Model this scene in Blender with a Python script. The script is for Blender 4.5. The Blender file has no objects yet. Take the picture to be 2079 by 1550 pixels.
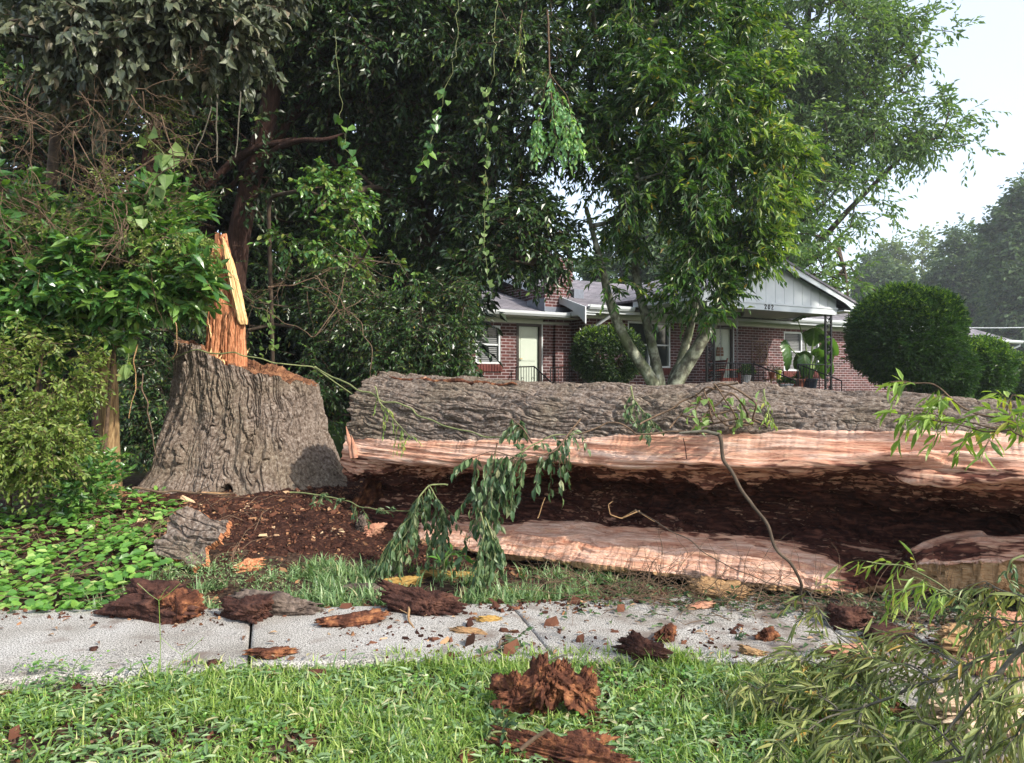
import bpy, math, random
import numpy as np
from mathutils import Vector, Matrix, Euler

# ---------------------------------------------------------------- camera, light, exposure
scene = bpy.context.scene
COL = scene.collection
random.seed(7)
RNG = np.random.default_rng(7)

CAM_H = 1.55
FPX = 1550.0                      # focal length in photo pixels (photo 2079 x 1550)
cam_data = bpy.data.cameras.new("camera")
cam_data.sensor_width = 36.0
cam_data.lens = FPX / 2079.0 * 36.0
cam_data.clip_start = 0.05
cam_data.clip_end = 3000.0
cam = bpy.data.objects.new("camera", cam_data)
cam.location = (0, 0, CAM_H)
cam.rotation_euler = (math.radians(90), 0, 0)
COL.objects.link(cam)
scene.camera = cam

SUN_EL = math.radians(38)
SUN_DIR = Vector((0.79, -0.61, 0)).normalized()        # horizontal direction towards the sun
sun_vec = Vector((SUN_DIR.x * math.cos(SUN_EL), SUN_DIR.y * math.cos(SUN_EL), math.sin(SUN_EL)))
sd = bpy.data.lights.new("sun", 'SUN')
sd.energy = 4.1
sd.angle = math.radians(1.2)
sd.color = (1.0, 0.93, 0.82)
sun = bpy.data.objects.new("sun", sd)
sun.rotation_euler = (-sun_vec).to_track_quat('-Z', 'Y').to_euler()
sun.location = (30, 0, 30)
COL.objects.link(sun)

world = bpy.data.worlds.new("World")
scene.world = world
world.use_nodes = True
wn = world.node_tree.nodes
wl = world.node_tree.links
bg = wn['Background']
sky = wn.new('ShaderNodeTexSky')
sky.sky_type = 'NISHITA'
sky.sun_disc = False
sky.sun_elevation = SUN_EL
sky.sun_rotation = math.atan2(SUN_DIR.x, SUN_DIR.y)
sky.air_density = 1.0
sky.dust_density = 2.0
sky.ozone_density = 1.0
veil = wn.new('ShaderNodeMixRGB'); veil.blend_type = 'ADD'; veil.inputs[0].default_value = 1.0
veil.inputs[2].default_value = (2.6, 2.7, 2.85, 1)          # thin bright overcast veil over the blue
wl.new(sky.outputs[0], veil.inputs[1]); wl.new(veil.outputs[0], bg.inputs[0])
bg.inputs[1].default_value = 0.15

vs = scene.view_settings
vs.view_transform = 'Standard'
vs.look = 'None'
vs.exposure = 0.6
vs.gamma = 1.0
cy = scene.cycles
cy.max_bounces = 7
cy.diffuse_bounces = 3
cy.glossy_bounces = 2
cy.transmission_bounces = 4
cy.transparent_max_bounces = 8
cy.volume_bounces = 0
cy.sample_clamp_indirect = 6.0

# ---------------------------------------------------------------- numeric helpers
def P(px, py, Y):
    return np.array([(px - 1040) / FPX * Y, Y, CAM_H + (775 - py) / FPX * Y])

def _hash(ix, iy, iz, seed):
    h = (ix.astype(np.int64) * 374761393 + iy.astype(np.int64) * 668265263 + iz.astype(np.int64) * 2147483647 + seed * 974634777) & 0xFFFFFFFF
    h = ((h ^ (h >> 13)) * 1274126177) & 0xFFFFFFFF
    h = ((h ^ (h >> 16)) * 2246822519) & 0xFFFFFFFF
    h = h ^ (h >> 15)
    return (h & 0xFFFFFF).astype(np.float64) / 0xFFFFFF * 2 - 1

def vnoise(x, y, z=0.0, seed=0):
    x, y, z = np.broadcast_arrays(np.asarray(x, float), np.asarray(y, float), np.asarray(z, float))
    ix, iy, iz = np.floor(x), np.floor(y), np.floor(z)
    fx, fy, fz = x - ix, y - iy, z - iz
    fx = fx * fx * (3 - 2 * fx); fy = fy * fy * (3 - 2 * fy); fz = fz * fz * (3 - 2 * fz)
    r = 0
    for a in (0, 1):
        wa = fx if a else 1 - fx
        for b in (0, 1):
            wb = fy if b else 1 - fy
            for c in (0, 1):
                wc = fz if c else 1 - fz
                r = r + wa * wb * wc * _hash(ix + a, iy + b, iz + c, seed)
    return r

def fbm(x, y, z=0.0, octv=4, seed=0, gain=0.5):
    r = 0; a = 1.0; s = 0
    for k in range(octv):
        r = r + a * vnoise(np.asarray(x) * 2**k, np.asarray(y) * 2**k, np.asarray(z) * 2**k, seed + k * 17)
        s += a; a *= gain
    return r / s

def sstep(a, b, x):
    t = np.clip((np.asarray(x, float) - a) / (b - a), 0, 1)
    return t * t * (3 - 2 * t)

def norm(v):
    return v / np.maximum(np.linalg.norm(v, axis=-1, keepdims=True), 1e-9)

# ---------------------------------------------------------------- object helpers
def mesh_np(name, V, faces_list, mat=None, parent=None, smooth=False, mats=None, midx=None):
    """faces_list: list of int arrays (n, k)"""
    me = bpy.data.meshes.new(name)
    V = np.ascontiguousarray(V, dtype=np.float32)
    me.vertices.add(len(V)); me.vertices.foreach_set("co", V.ravel())
    faces_list = [np.asarray(f, dtype=np.int32) for f in faces_list if len(f)]
    tot = sum(len(f) for f in faces_list)
    loops = np.concatenate([f.ravel() for f in faces_list])
    sizes = np.concatenate([np.full(len(f), f.shape[1], dtype=np.int32) for f in faces_list])
    starts = np.concatenate([[0], np.cumsum(sizes)[:-1]]).astype(np.int32)
    me.loops.add(len(loops)); me.loops.foreach_set("vertex_index", loops)
    me.polygons.add(tot); me.polygons.foreach_set("loop_start", starts)
    me.polygons.foreach_set("use_smooth", np.full(tot, bool(smooth)))
    for m in (mats or ([mat] if mat else [])):
        me.materials.append(m)
    if midx is not None:
        me.polygons.foreach_set("material_index", np.asarray(midx, dtype=np.int32))
    me.update(calc_edges=True)
    me.validate()
    o = bpy.data.objects.new(name, me)
    COL.objects.link(o)
    if parent is not None: o.parent = parent
    return o

def tag(o, label=None, cat=None, group=None, kind=None):
    if label: o["label"] = label
    if cat: o["category"] = cat
    if group: o["group"] = group
    if kind: o["kind"] = kind
    return o

def empty(name, loc, rz=0.0, label=None, cat=None, group=None):
    o = bpy.data.objects.new(name, None)
    o.empty_display_size = 0.2
    o.location = tuple(float(c) for c in loc); o.rotation_euler = (0, 0, rz)
    COL.objects.link(o)
    return tag(o, label, cat, group)

def grid_faces(n, m, wrap=False, off=0):
    i = np.arange(n - 1)[:, None]; mm = m if wrap else m - 1
    j = np.arange(mm)[None, :]; j2 = (j + 1) % m
    return (np.stack([i * m + j, (i + 1) * m + j, (i + 1) * m + j2, i * m + j2], -1).reshape(-1, 4) + off)

def grid_mesh(name, G, mat, parent=None, wrap=False, smooth=True):
    n, m, _ = G.shape
    return mesh_np(name, G.reshape(-1, 3), [grid_faces(n, m, wrap)], mat, parent, smooth)

def grid_normals(G):
    du = np.gradient(G, axis=0); dv = np.gradient(G, axis=1)
    return norm(np.cross(du, dv))

class MB:
    """collects shapes into one mesh"""
    def __init__(self): self.V = []; self.F = {}; self.n = 0
    def add(self, V, F):
        V = np.asarray(V, float).reshape(-1, 3)
        for f in F:
            f = np.asarray(f); 
            if f.ndim == 1: f = f[None]
            self.F.setdefault(f.shape[1], []).append(f + self.n)
        self.V.append(V); self.n += len(V)
    def box(self, x0, x1, y0, y1, z0, z1, R=None, t=None):
        V = np.array([[x, y, z] for x in (x0, x1) for y in (y0, y1) for z in (z0, z1)], float)
        if R is not None: V = V @ np.asarray(R).T
        if t is not None: V = V + np.asarray(t)
        self.add(V, [np.array([[0,1,3,2],[4,6,7,5],[0,4,5,1],[2,3,7,6],[0,2,6,4],[1,5,7,3]])])
    def prism(self, poly, axis, a, b):
        """poly: list of 2-D points in the other two axes; extruded a..b along axis (0,1,2)"""
        n = len(poly); V = []
        for s in (a, b):
            for p in poly:
                c = [0, 0, 0]; o = [i for i in range(3) if i != axis]
                c[o[0]], c[o[1]], c[axis] = p[0], p[1], s
                V.append(c)
        F = [np.array([list(range(n))]), np.array([list(range(2*n-1, n-1, -1))])]
        F.append(np.array([[i, n+i, n+(i+1) % n, (i+1) % n] for i in range(n)]))
        self.add(V, F)
    def tube(self, pts, r, sides=6, cap=True):
        pts = np.asarray(pts, float); n = len(pts)
        r = np.broadcast_to(np.asarray(r, float), (n,))
        d = norm(np.gradient(pts, axis=0))
        ref = np.array([0, 0, 1.0]) if abs(d[0][2]) < .9 else np.array([1.0, 0, 0])
        a = norm(np.cross(d, ref)); 
        bad = np.linalg.norm(np.cross(d, ref), axis=1) < .1
        if bad.any(): a[bad] = norm(np.cross(d[bad], np.array([0.3, 1, 0.2])))
        b = norm(np.cross(d, a))
        th = np.arange(sides) / sides * 2 * np.pi
        ring = pts[:, None] + r[:, None, None] * (np.cos(th)[None, :, None] * a[:, None] + np.sin(th)[None, :, None] * b[:, None])
        F = [grid_faces(n, sides, True)]
        if cap: F += [np.arange(sides)[::-1][None], (np.arange(sides) + (n-1)*sides)[None]]
        self.add(ring.reshape(-1, 3), F)
    def build(self, name, mat, parent=None, smooth=False):
        return mesh_np(name, np.concatenate(self.V), [np.concatenate(v) for v in self.F.values()], mat, parent, smooth)

def seg_tubes(P0, P1, R0, R1, sides=3):
    """many independent tapered segments -> V, F"""
    P0 = np.asarray(P0, float); P1 = np.asarray(P1, float); N = len(P0)
    d = norm(P1 - P0)
    ref = np.where(np.abs(d[:, 2:3]) < .9, np.array([[0, 0, 1.0]]), np.array([[1.0, 0, 0]]))
    a = norm(np.cross(d, ref)); b = np.cross(d, a)
    th = np.arange(sides) / sides * 2 * np.pi
    o = np.cos(th)[None, :, None] * a[:, None] + np.sin(th)[None, :, None] * b[:, None]
    R0 = np.broadcast_to(R0, (N,)); R1 = np.broadcast_to(R1, (N,))
    V = np.concatenate([P0[:, None] + o * R0[:, None, None], P1[:, None] + o * R1[:, None, None]], 1)
    base = (np.arange(N) * 2 * sides)[:, None, None]
    j = np.arange(sides); f = np.stack([j, (j + 1) % sides, sides + (j + 1) % sides, sides + j], -1)[None]
    return V.reshape(-1, 3), (f + base).reshape(-1, 4)

# ---------------------------------------------------------------- materials
def new_mat(name):
    m = bpy.data.materials.new(name); m.use_nodes = True
    return m, m.node_tree.nodes, m.node_tree.links, m.node_tree.nodes['Principled BSDF']

def ramp_node(N, stops):
    r = N.new('ShaderNodeValToRGB')
    e = r.color_ramp.elements
    while len(e) < len(stops): e.new(0.5)
    for k, (p, c) in enumerate(stops):
        e[k].position = p; e[k].color = (*c, 1)
    return r

def noise_mat(name, stops, scale=5.0, stretch=(1, 1, 1), detail=8, rough=0.85, bump=0.4, bump_dist=0.02, bscale=None,
              distort=0.0, spec=0.3, stops2=None, scale2=1.0, mixfac=(0.45, 0.6), voronoi=False, brough=0.6):
    m, N, L, B = new_mat(name)
    tc = N.new('ShaderNodeTexCoord'); mp = N.new('ShaderNodeMapping')
    mp.inputs['Scale'].default_value = stretch
    L.new(tc.outputs['Object'], mp.inputs[0])
    nz = N.new('ShaderNodeTexNoise'); nz.inputs['Scale'].default_value = scale; nz.inputs['Detail'].default_value = detail
    nz.inputs['Distortion'].default_value = distort; nz.inputs['Roughness'].default_value = brough
    L.new(mp.outputs[0], nz.inputs[0])
    r = ramp_node(N, stops); L.new(nz.outputs[0], r.inputs[0])
    col = r.outputs[0]
    if stops2:
        n2 = N.new('ShaderNodeTexNoise'); n2.inputs['Scale'].default_value = scale2; n2.inputs['Detail'].default_value = 5
        L.new(mp.outputs[0] if False else tc.outputs['Object'], n2.inputs[0])
        mr = N.new('ShaderNodeMapRange'); mr.inputs[1].default_value = mixfac[0]; mr.inputs[2].default_value = mixfac[1]
        L.new(n2.outputs[0], mr.inputs[0])
        r2 = ramp_node(N, stops2); L.new(nz.outputs[0], r2.inputs[0])
        mx = N.new('ShaderNodeMixRGB'); L.new(mr.outputs[0], mx.inputs[0]); L.new(r.outputs[0], mx.inputs[1]); L.new(r2.outputs[0], mx.inputs[2])
        col = mx.outputs[0]
    L.new(col, B.inputs['Base Color'])
    B.inputs['Roughness'].default_value = rough
    B.inputs['Specular IOR Level'].default_value = spec
    if bump:
        bn = N.new('ShaderNodeBump'); bn.inputs['Strength'].default_value = bump; bn.inputs['Distance'].default_value = bump_dist
        if bscale:
            n3 = N.new('ShaderNodeTexNoise'); n3.inputs['Scale'].default_value = bscale; n3.inputs['Detail'].default_value = 8
            L.new(mp.outputs[0], n3.inputs[0]); L.new(n3.outputs[0], bn.inputs['Height'])
        else:
            L.new(nz.outputs[0], bn.inputs['Height'])
        L.new(bn.outputs[0], B.inputs['Normal'])
    return m

def leaf_mat(name, stops, rough=0.4, trans=0.3, tcol=None, spec=0.45):
    m, N, L, B = new_mat(name)
    g = N.new('ShaderNodeNewGeometry')
    r = ramp_node(N, stops); L.new(g.outputs['Random Per Island'], r.inputs[0])
    L.new(r.outputs[0], B.inputs['Base Color'])
    B.inputs['Roughness'].default_value = rough
    B.inputs['Specular IOR Level'].default_value = spec
    t = N.new('ShaderNodeBsdfTranslucent')
    mm = N.new('ShaderNodeMixRGB'); mm.blend_type = 'MULTIPLY'; mm.inputs[0].default_value = 1
    L.new(r.outputs[0], mm.inputs[1]); mm.inputs[2].default_value = (*(tcol or (1.9, 2.0, 0.7)), 1)
    L.new(mm.outputs[0], t.inputs[0])
    mx = N.new('ShaderNodeMixShader'); mx.inputs[0].default_value = trans
    L.new(B.outputs[0], mx.inputs[1]); L.new(t.outputs[0], mx.inputs[2])
    out = N['Material Output']; L.new(mx.outputs[0], out.inputs[0])
    return m

def plain_mat(name, col, rough=0.6, metal=0.0, spec=0.4, var=0.12, scale=12):
    c2 = tuple(min(1, c * (1 + var)) for c in col); c1 = tuple(c * (1 - var) for c in col)
    m = noise_mat(name, [(0.35, c1), (0.65, c2)], scale=scale, rough=rough, bump=0.05, bump_dist=0.003, spec=spec)
    m.node_tree.nodes['Principled BSDF'].inputs['Metallic'].default_value = metal
    return m

M = {}
M['bark'] = noise_mat('grey_bark', [(0.30, (.035, .024, .019)), (0.44, (.12, .088, .068)), (0.56, (.21, .17, .14)), (0.72, (.36, .31, .265))], scale=30, stretch=(1, 1, 1), rough=.95, bump=1.0, bump_dist=.010, bscale=95,
                      stops2=[(0.3, (.05, .035, .026)), (0.5, (.15, .115, .085)), (0.7, (.30, .26, .20))], scale2=1.6, spec=.15, brough=.7)
def split_material():
    """fresh wood running into red heartwood and rot where the attribute 'rotmix' rises"""
    m, N, L, B = new_mat('fresh_split_wood')
    tc = N.new('ShaderNodeTexCoord'); mp = N.new('ShaderNodeMapping'); mp.inputs['Scale'].default_value = (1, 14, 14); L.new(tc.outputs['Object'], mp.inputs[0])
    mp2 = N.new('ShaderNodeMapping'); mp2.inputs['Scale'].default_value = (1.1, 7, 7); L.new(tc.outputs['Object'], mp2.inputs[0])
    def nz(mapping, sc, det=8, dist=0):
        n = N.new('ShaderNodeTexNoise'); n.inputs['Scale'].default_value = sc; n.inputs['Detail'].default_value = det; n.inputs['Distortion'].default_value = dist; L.new(mapping.outputs[0], n.inputs[0]); return n
    fib = nz(mp, 3.2); fine = nz(mp, 14); patch = nz(mp2, 1.6, 6); blot = nz(mp2, 5, 9, .2)
    a = ramp_node(N, [(.25, (.42, .19, .11)), (.42, (.60, .36, .26)), (.58, (.70, .47, .36)), (.78, (.78, .58, .45))]); L.new(fib.outputs[0], a.inputs[0])
    b = ramp_node(N, [(.25, (.32, .12, .07)), (.5, (.56, .29, .19)), (.75, (.68, .44, .29))]); L.new(fib.outputs[0], b.inputs[0])
    r = ramp_node(N, [(.3, (.014, .005, .004)), (.5, (.060, .020, .014)), (.66, (.15, .055, .036)), (.82, (.30, .14, .085))]); L.new(blot.outputs[0], r.inputs[0])
    mr = N.new('ShaderNodeMapRange'); mr.inputs[1].default_value = .46; mr.inputs[2].default_value = .60; L.new(patch.outputs[0], mr.inputs[0])
    m1 = N.new('ShaderNodeMixRGB'); L.new(mr.outputs[0], m1.inputs[0]); L.new(a.outputs[0], m1.inputs[1]); L.new(b.outputs[0], m1.inputs[2])
    f2 = ramp_node(N, [(.33, (.55, .5, .47)), (.5, (1, 1, 1))]); L.new(fine.outputs[0], f2.inputs[0])
    m2 = N.new('ShaderNodeMixRGB'); m2.blend_type = 'MULTIPLY'; m2.inputs[0].default_value = .8; L.new(m1.outputs[0], m2.inputs[1]); L.new(f2.outputs[0], m2.inputs[2])
    at = N.new('ShaderNodeAttribute'); at.attribute_name = 'rotmix'
    ad = N.new('ShaderNodeMath'); ad.operation = 'MULTIPLY_ADD'; L.new(blot.outputs[0], ad.inputs[0]); ad.inputs[1].default_value = 1.5; ad.inputs[2].default_value = -.75
    a2 = N.new('ShaderNodeMath'); L.new(at.outputs['Fac'], a2.inputs[0]); L.new(ad.outputs[0], a2.inputs[1])
    def mrr(lo, hi):
        q = N.new('ShaderNodeMapRange'); q.inputs[1].default_value = lo; q.inputs[2].default_value = hi; L.new(a2.outputs[0], q.inputs[0]); return q
    red = mrr(.22, .5); m3 = N.new('ShaderNodeMixRGB'); L.new(red.outputs[0], m3.inputs[0]); L.new(m2.outputs[0], m3.inputs[1]); L.new(b.outputs[0], m3.inputs[2])
    rt = mrr(.5, .66); m4 = N.new('ShaderNodeMixRGB'); L.new(rt.outputs[0], m4.inputs[0]); L.new(m3.outputs[0], m4.inputs[1]); L.new(r.outputs[0], m4.inputs[2])
    L.new(m4.outputs[0], B.inputs['Base Color']); B.inputs['Roughness'].default_value = .85; B.inputs['Specular IOR Level'].default_value = .2
    bn = N.new('ShaderNodeBump'); bn.inputs['Strength'].default_value = .8; bn.inputs['Distance'].default_value = .012; L.new(fine.outputs[0], bn.inputs['Height'])
    bn2 = N.new('ShaderNodeBump'); bn2.inputs['Strength'].default_value = .5; bn2.inputs['Distance'].default_value = .03; L.new(fib.outputs[0], bn2.inputs['Height']); L.new(bn.outputs[0], bn2.inputs['Normal']); L.new(bn2.outputs[0], B.inputs['Normal'])
    return m
M['split'] = split_material()
def set_rotmix(o, vals):
    at = o.data.attributes.new('rotmix', 'FLOAT', 'POINT'); at.data.foreach_set('value', np.ascontiguousarray(vals, dtype=np.float32).ravel())
M['split_v'] = noise_mat('orange_split_wood', [(0.28, (.13, .040, .018)), (0.45, (.38, .145, .065)), (0.58, (.55, .25, .125)), (0.75, (.68, .40, .22))], scale=5, stretch=(16, 16, 0.8), rough=.85, bump=.8, bump_dist=.01, bscale=10)
M['split_pale'] = noise_mat('pale_split_wood', [(0.25, (.50, .27, .10)), (0.5, (.74, .50, .24)), (0.75, (.85, .66, .38))], scale=3.5, stretch=(9, 9, 0.8), rough=.85, bump=.8, bump_dist=.01, bscale=10)
M['rot'] = noise_mat('rotten_heartwood', [(0.3, (.03, .010, .007)), (0.46, (.10, .034, .022)), (0.6, (.22, .080, .048)), (0.78, (.42, .20, .12))], scale=4, stretch=(1, 6, 6), rough=.95, bump=1.0, bump_dist=.03, bscale=12, spec=.15,
                     stops2=[(0.3, (.018, .008, .007)), (0.5, (.07, .032, .024)), (0.75, (.20, .12, .08))], scale2=2.5)
M['rot_red'] = noise_mat('crumbling_red_wood', [(0.3, (.022, .010, .007)), (0.48, (.085, .033, .020)), (0.62, (.23, .095, .045)), (.78, (.46, .25, .11))], scale=16, rough=.95, bump=1.0, bump_dist=.02, bscale=40, spec=.15)
M['rot_dark'] = noise_mat('dark_rotten_wood', [(0.3, (.018, .008, .006)), (0.5, (.055, .024, .018)), (0.7, (.13, .06, .04))], scale=10, rough=.95, bump=1.0, bump_dist=.02, bscale=45, spec=.2)
M['bark_chip'] = noise_mat('grey_brown_bark_chip', [(0.3, (.03, .02, .018)), (0.5, (.10, .075, .06)), (0.7, (.22, .17, .14))], scale=12, rough=.95, bump=1.0, bump_dist=.02, bscale=30)
M['tan'] = noise_mat('tan_broken_wood', [(0.25, (0.198, 0.105, 0.043)), (0.5, (0.341, 0.205, 0.099)), (0.75, (0.422, 0.285, 0.155))], scale=16, stretch=(1, 5, 5), rough=.9, bump=1.0, bump_dist=.015, bscale=20)
M['yellow_wood'] = noise_mat('yellow_broken_wood', [(0.25, (0.186, 0.093, 0.025)), (0.5, (0.360, 0.223, 0.062)), (0.75, (0.446, 0.310, 0.124))], scale=16, stretch=(1, 5, 5), rough=.9, bump=1.0, bump_dist=.015, bscale=20)
M['pink_wood'] = noise_mat('pink_broken_wood', [(0.25, (0.260, 0.105, 0.062)), (0.5, (0.384, 0.192, 0.124)), (0.75, (0.446, 0.260, 0.174))], scale=12, rough=.9, bump=1.0, bump_dist=.015, bscale=18)
M['ivory_wood'] = noise_mat('ivory_broken_wood', [(0.25, (0.300, 0.188, 0.112)), (0.5, (0.510, 0.390, 0.285)), (0.75, (0.600, 0.510, 0.390))], scale=9, stretch=(1, 7, 7), rough=.9, bump=1.0, bump_dist=.015, bscale=14)
M['char'] = noise_mat('dark_torn_wood', [(0.3, (.05, .02, .012)), (0.5, (.16, .07, .035)), (0.75, (.34, .18, .09))], scale=12, rough=.95, bump=1.0, bump_dist=.02, bscale=40)
M['soil'] = noise_mat('red_brown_soil', [(0.3, (.012, .005, .004)), (0.5, (.034, .014, .010)), (0.72, (.085, .040, .025))], scale=30, rough=.95, bump=1.0, bump_dist=.02, bscale=60, spec=.15)
M['twig'] = noise_mat('dry_twig', [(0.3, (.06, .038, .025)), (0.7, (.18, .12, .075))], scale=20, rough=.9, bump=.3, bump_dist=.004)
M['twig_green'] = noise_mat('green_twig', [(0.3, (.09, .11, .04)), (0.7, (.22, .24, .10))], scale=20, rough=.7, bump=.2, bump_dist=.003)
M['twig_grey'] = noise_mat('grey_stick', [(0.3, (.045, .042, .03)), (0.7, (.14, .13, .10))], scale=25, rough=.85, bump=.4, bump_dist=.004)
M['cedar'] = noise_mat('shaggy_red_bark', [(0.3, (.018, .009, .007)), (0.55, (.06, .03, .022)), (0.75, (.12, .065, .05))], scale=6, stretch=(7, 7, .7), rough=.95, bump=1.0, bump_dist=.03)
M['smooth_bark'] = noise_mat('lichen_smooth_bark', [(0.32, (.03, .026, .02)), (0.46, (.11, .105, .075)), (0.56, (.25, .26, .19)), (.7, (.42, .43, .34))], scale=9, stretch=(1, 1, .7), rough=.85, bump=.5, bump_dist=.01,
                              stops2=[(0.3, (.05, .055, .03)), (0.7, (.14, .16, .08))], scale2=3.0)
M['tan_bark'] = noise_mat('tan_peeling_bark', [(0.32, (.06, .035, .018)), (0.47, (.22, .14, .065)), (0.7, (.42, .30, .15))], scale=9, stretch=(5, 5, .7), rough=.9, bump=1.0, bump_dist=.01)
M['branch_dark'] = noise_mat('dark_branch_bark', [(0.3, (.03, .022, .016)), (0.7, (.11, .08, .055))], scale=10, rough=.9, bump=.4, bump_dist=.01)

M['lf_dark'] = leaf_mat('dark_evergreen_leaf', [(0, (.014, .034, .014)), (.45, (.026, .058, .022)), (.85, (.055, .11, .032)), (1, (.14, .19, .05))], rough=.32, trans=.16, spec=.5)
M['lf_deep'] = leaf_mat('deep_shade_leaf', [(0, (.006, .013, .007)), (.6, (.011, .024, .010)), (1, (.022, .042, .016))], rough=.5, trans=.08, spec=.3)  # leaf colour near black, standing in for the wood's deep shade
M['lf_grey'] = leaf_mat('grey_green_leaf', [(0, (.045, .058, .034)), (.5, (.08, .10, .058)), (.9, (.14, .155, .09)), (1, (.16, .12, .08))], rough=.42, trans=.18, tcol=(1.3, 1.35, .8))
M['lf_glossy'] = leaf_mat('glossy_laurel_leaf', [(0, (.035, .10, .028)), (.5, (.07, .17, .042)), (1, (.16, .28, .055))], rough=.26, trans=.25, spec=.6)
M['lf_yellow'] = leaf_mat('yellow_green_leaf', [(0, (.07, .12, .022)), (.5, (.13, .19, .034)), (.9, (.20, .26, .055)), (1, (.25, .24, .08))], rough=.45, trans=.32)
M['lf_mid'] = leaf_mat('fresh_green_leaf', [(0, (.020, .055, .014)), (.5, (.042, .105, .022)), (.85, (.09, .18, .032)), (.98, (.16, .20, .04)), (1, (.35, .22, .04))], rough=.3, trans=.30, spec=.55)
M['lf_elm'] = leaf_mat('dull_green_leaf', [(0, (.05, .10, .035)), (.5, (.085, .155, .05)), (1, (.16, .24, .07))], rough=.45, trans=.38)
M['lf_shrub'] = leaf_mat('clipped_shrub_leaf', [(0, (.016, .05, .012)), (.5, (.032, .085, .018)), (1, (.075, .15, .026))], rough=.4, trans=.28)
M['lf_shrub_top'] = leaf_mat('bright_top_shrub_leaf', [(0, (.09, .17, .024)), (.5, (.14, .24, .032)), (1, (.22, .31, .05))], rough=.45, trans=.35)
M['lf_far'] = leaf_mat('far_green_leaf', [(0, (.03, .06, .025)), (.5, (.055, .10, .04)), (1, (.11, .17, .06))], rough=.7, trans=.25)
M['lf_far_light'] = leaf_mat('far_light_green_leaf', [(0, (.09, .14, .04)), (1, (.15, .20, .06))], rough=.7, trans=.3)
M['lf_wilt'] = leaf_mat('wilting_green_leaf', [(0, (.035, .075, .028)), (.5, (.065, .125, .048)), (.9, (.15, .21, .09)), (1, (.24, .25, .14))], rough=.45, trans=.22, tcol=(1.4, 1.5, .8))
M['lf_willow'] = leaf_mat('narrow_bright_leaf', [(0, (.12, .20, .035)), (.6, (.19, .30, .055)), (.9, (.30, .38, .08)), (1, (.40, .36, .07))], rough=.42, trans=.3)
M['lf_olive'] = leaf_mat('narrow_olive_leaf', [(0, (.10, .13, .04)), (.5, (.19, .23, .07)), (.85, (.32, .35, .13)), (.95, (.30, .29, .10)), (1, (.38, .22, .04))], rough=.45, trans=.22, tcol=(1.5, 1.5, .7))
M['lf_cover'] = leaf_mat('groundcover_leaf', [(0, (.06, .16, .03)), (.5, (.11, .25, .045)), (.9, (.21, .37, .075)), (1, (.36, .46, .15))], rough=.33, trans=.25)
M['lf_heart'] = leaf_mat('heart_vine_leaf', [(0, (.07, .14, .03)), (.5, (.13, .22, .055)), (1, (.24, .34, .12))], rough=.45, trans=.35)
M['grass'] = leaf_mat('grass_blade', [(0, (.085, .165, .032)), (.5, (.17, .27, .055)), (.85, (.28, .38, .09)), (.96, (.42, .47, .18)), (1, (.52, .45, .25))], rough=.45, trans=.28)
M['grass_cool'] = leaf_mat('grass_blade_blueish', [(0, (.070, .135, .050)), (.5, (.15, .25, .10)), (.9, (.28, .38, .19)), (1, (.46, .40, .25))], rough=.42, trans=.25)
M['dead_leaf'] = leaf_mat('dead_brown_leaf', [(0, (.10, .05, .03)), (.5, (.22, .12, .07)), (1, (.38, .26, .15))], rough=.7, trans=.15, tcol=(1.2, 1, .8))
# ---------------------------------------------------------------- foliage builders
def leaf_geo(pos, d, nrm, L, W, lod=0, fold=.18, droop=.12, off=0, shape='oval'):
    N = len(pos)
    d = norm(d); s = norm(np.cross(nrm, d)); u = np.cross(d, s)
    L = np.broadcast_to(L, (N,))[:, None]; W = np.broadcast_to(W, (N,))[:, None]
    def pt(a, b, c): return pos + d * L * a + s * W * b + u * L * c
    if lod == 0:
        V = np.stack([pt(0, 0, 0), pt(.45, .5, fold * .5), pt(1, 0, -droop), pt(.45, -.5, fold * .5)], 1)
        b = (np.arange(N) * 4)[:, None] + off
        F = [np.concatenate([b + np.array([0, 2, 1]), b + np.array([0, 3, 2])])]
        return V.reshape(-1, 3), F, N * 4
    if shape == 'heart':
        a1, b1, a2, b2 = .0, .52, .5, .42
    elif shape == 'narrow':
        a1, b1, a2, b2 = .3, .5, .7, .36
    elif shape == 'round':
        a1, b1, a2, b2 = .28, .5, .72, .42
    else:
        a1, b1, a2, b2 = .32, .5, .68, .38
    V = np.stack([pt(0, 0, 0), pt(a1, b1, fold * .4), pt(a2, b2, fold * .4 - droop * .4), pt(1, 0, -droop),
                  pt(a2, -b2, fold * .4 - droop * .4), pt(a1, -b1, fold * .4), pt(max(a1, .15), 0, 0), pt(a2, 0, -droop * .35)], 1)
    b = (np.arange(N) * 8)[:, None] + off
    F3 = np.concatenate([b + np.array(t) for t in ([0, 6, 1], [2, 7, 3], [0, 5, 6], [7, 4, 3])])
    F4 = np.concatenate([b + np.array(t) for t in ([1, 6, 7, 2], [6, 5, 4, 7])])
    return V.reshape(-1, 3), [F3, F4], N * 8

def leaves_obj(name, pos, d, nrm, L, W, mat, parent=None, lod=0, **k):
    V, F, n = leaf_geo(pos, d, nrm, L, W, lod, **k)
    return mesh_np(name, V, F, mat, parent)

def rand_dirs(n, rng):
    v = rng.normal(size=(n, 3)); return norm(v)

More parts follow.
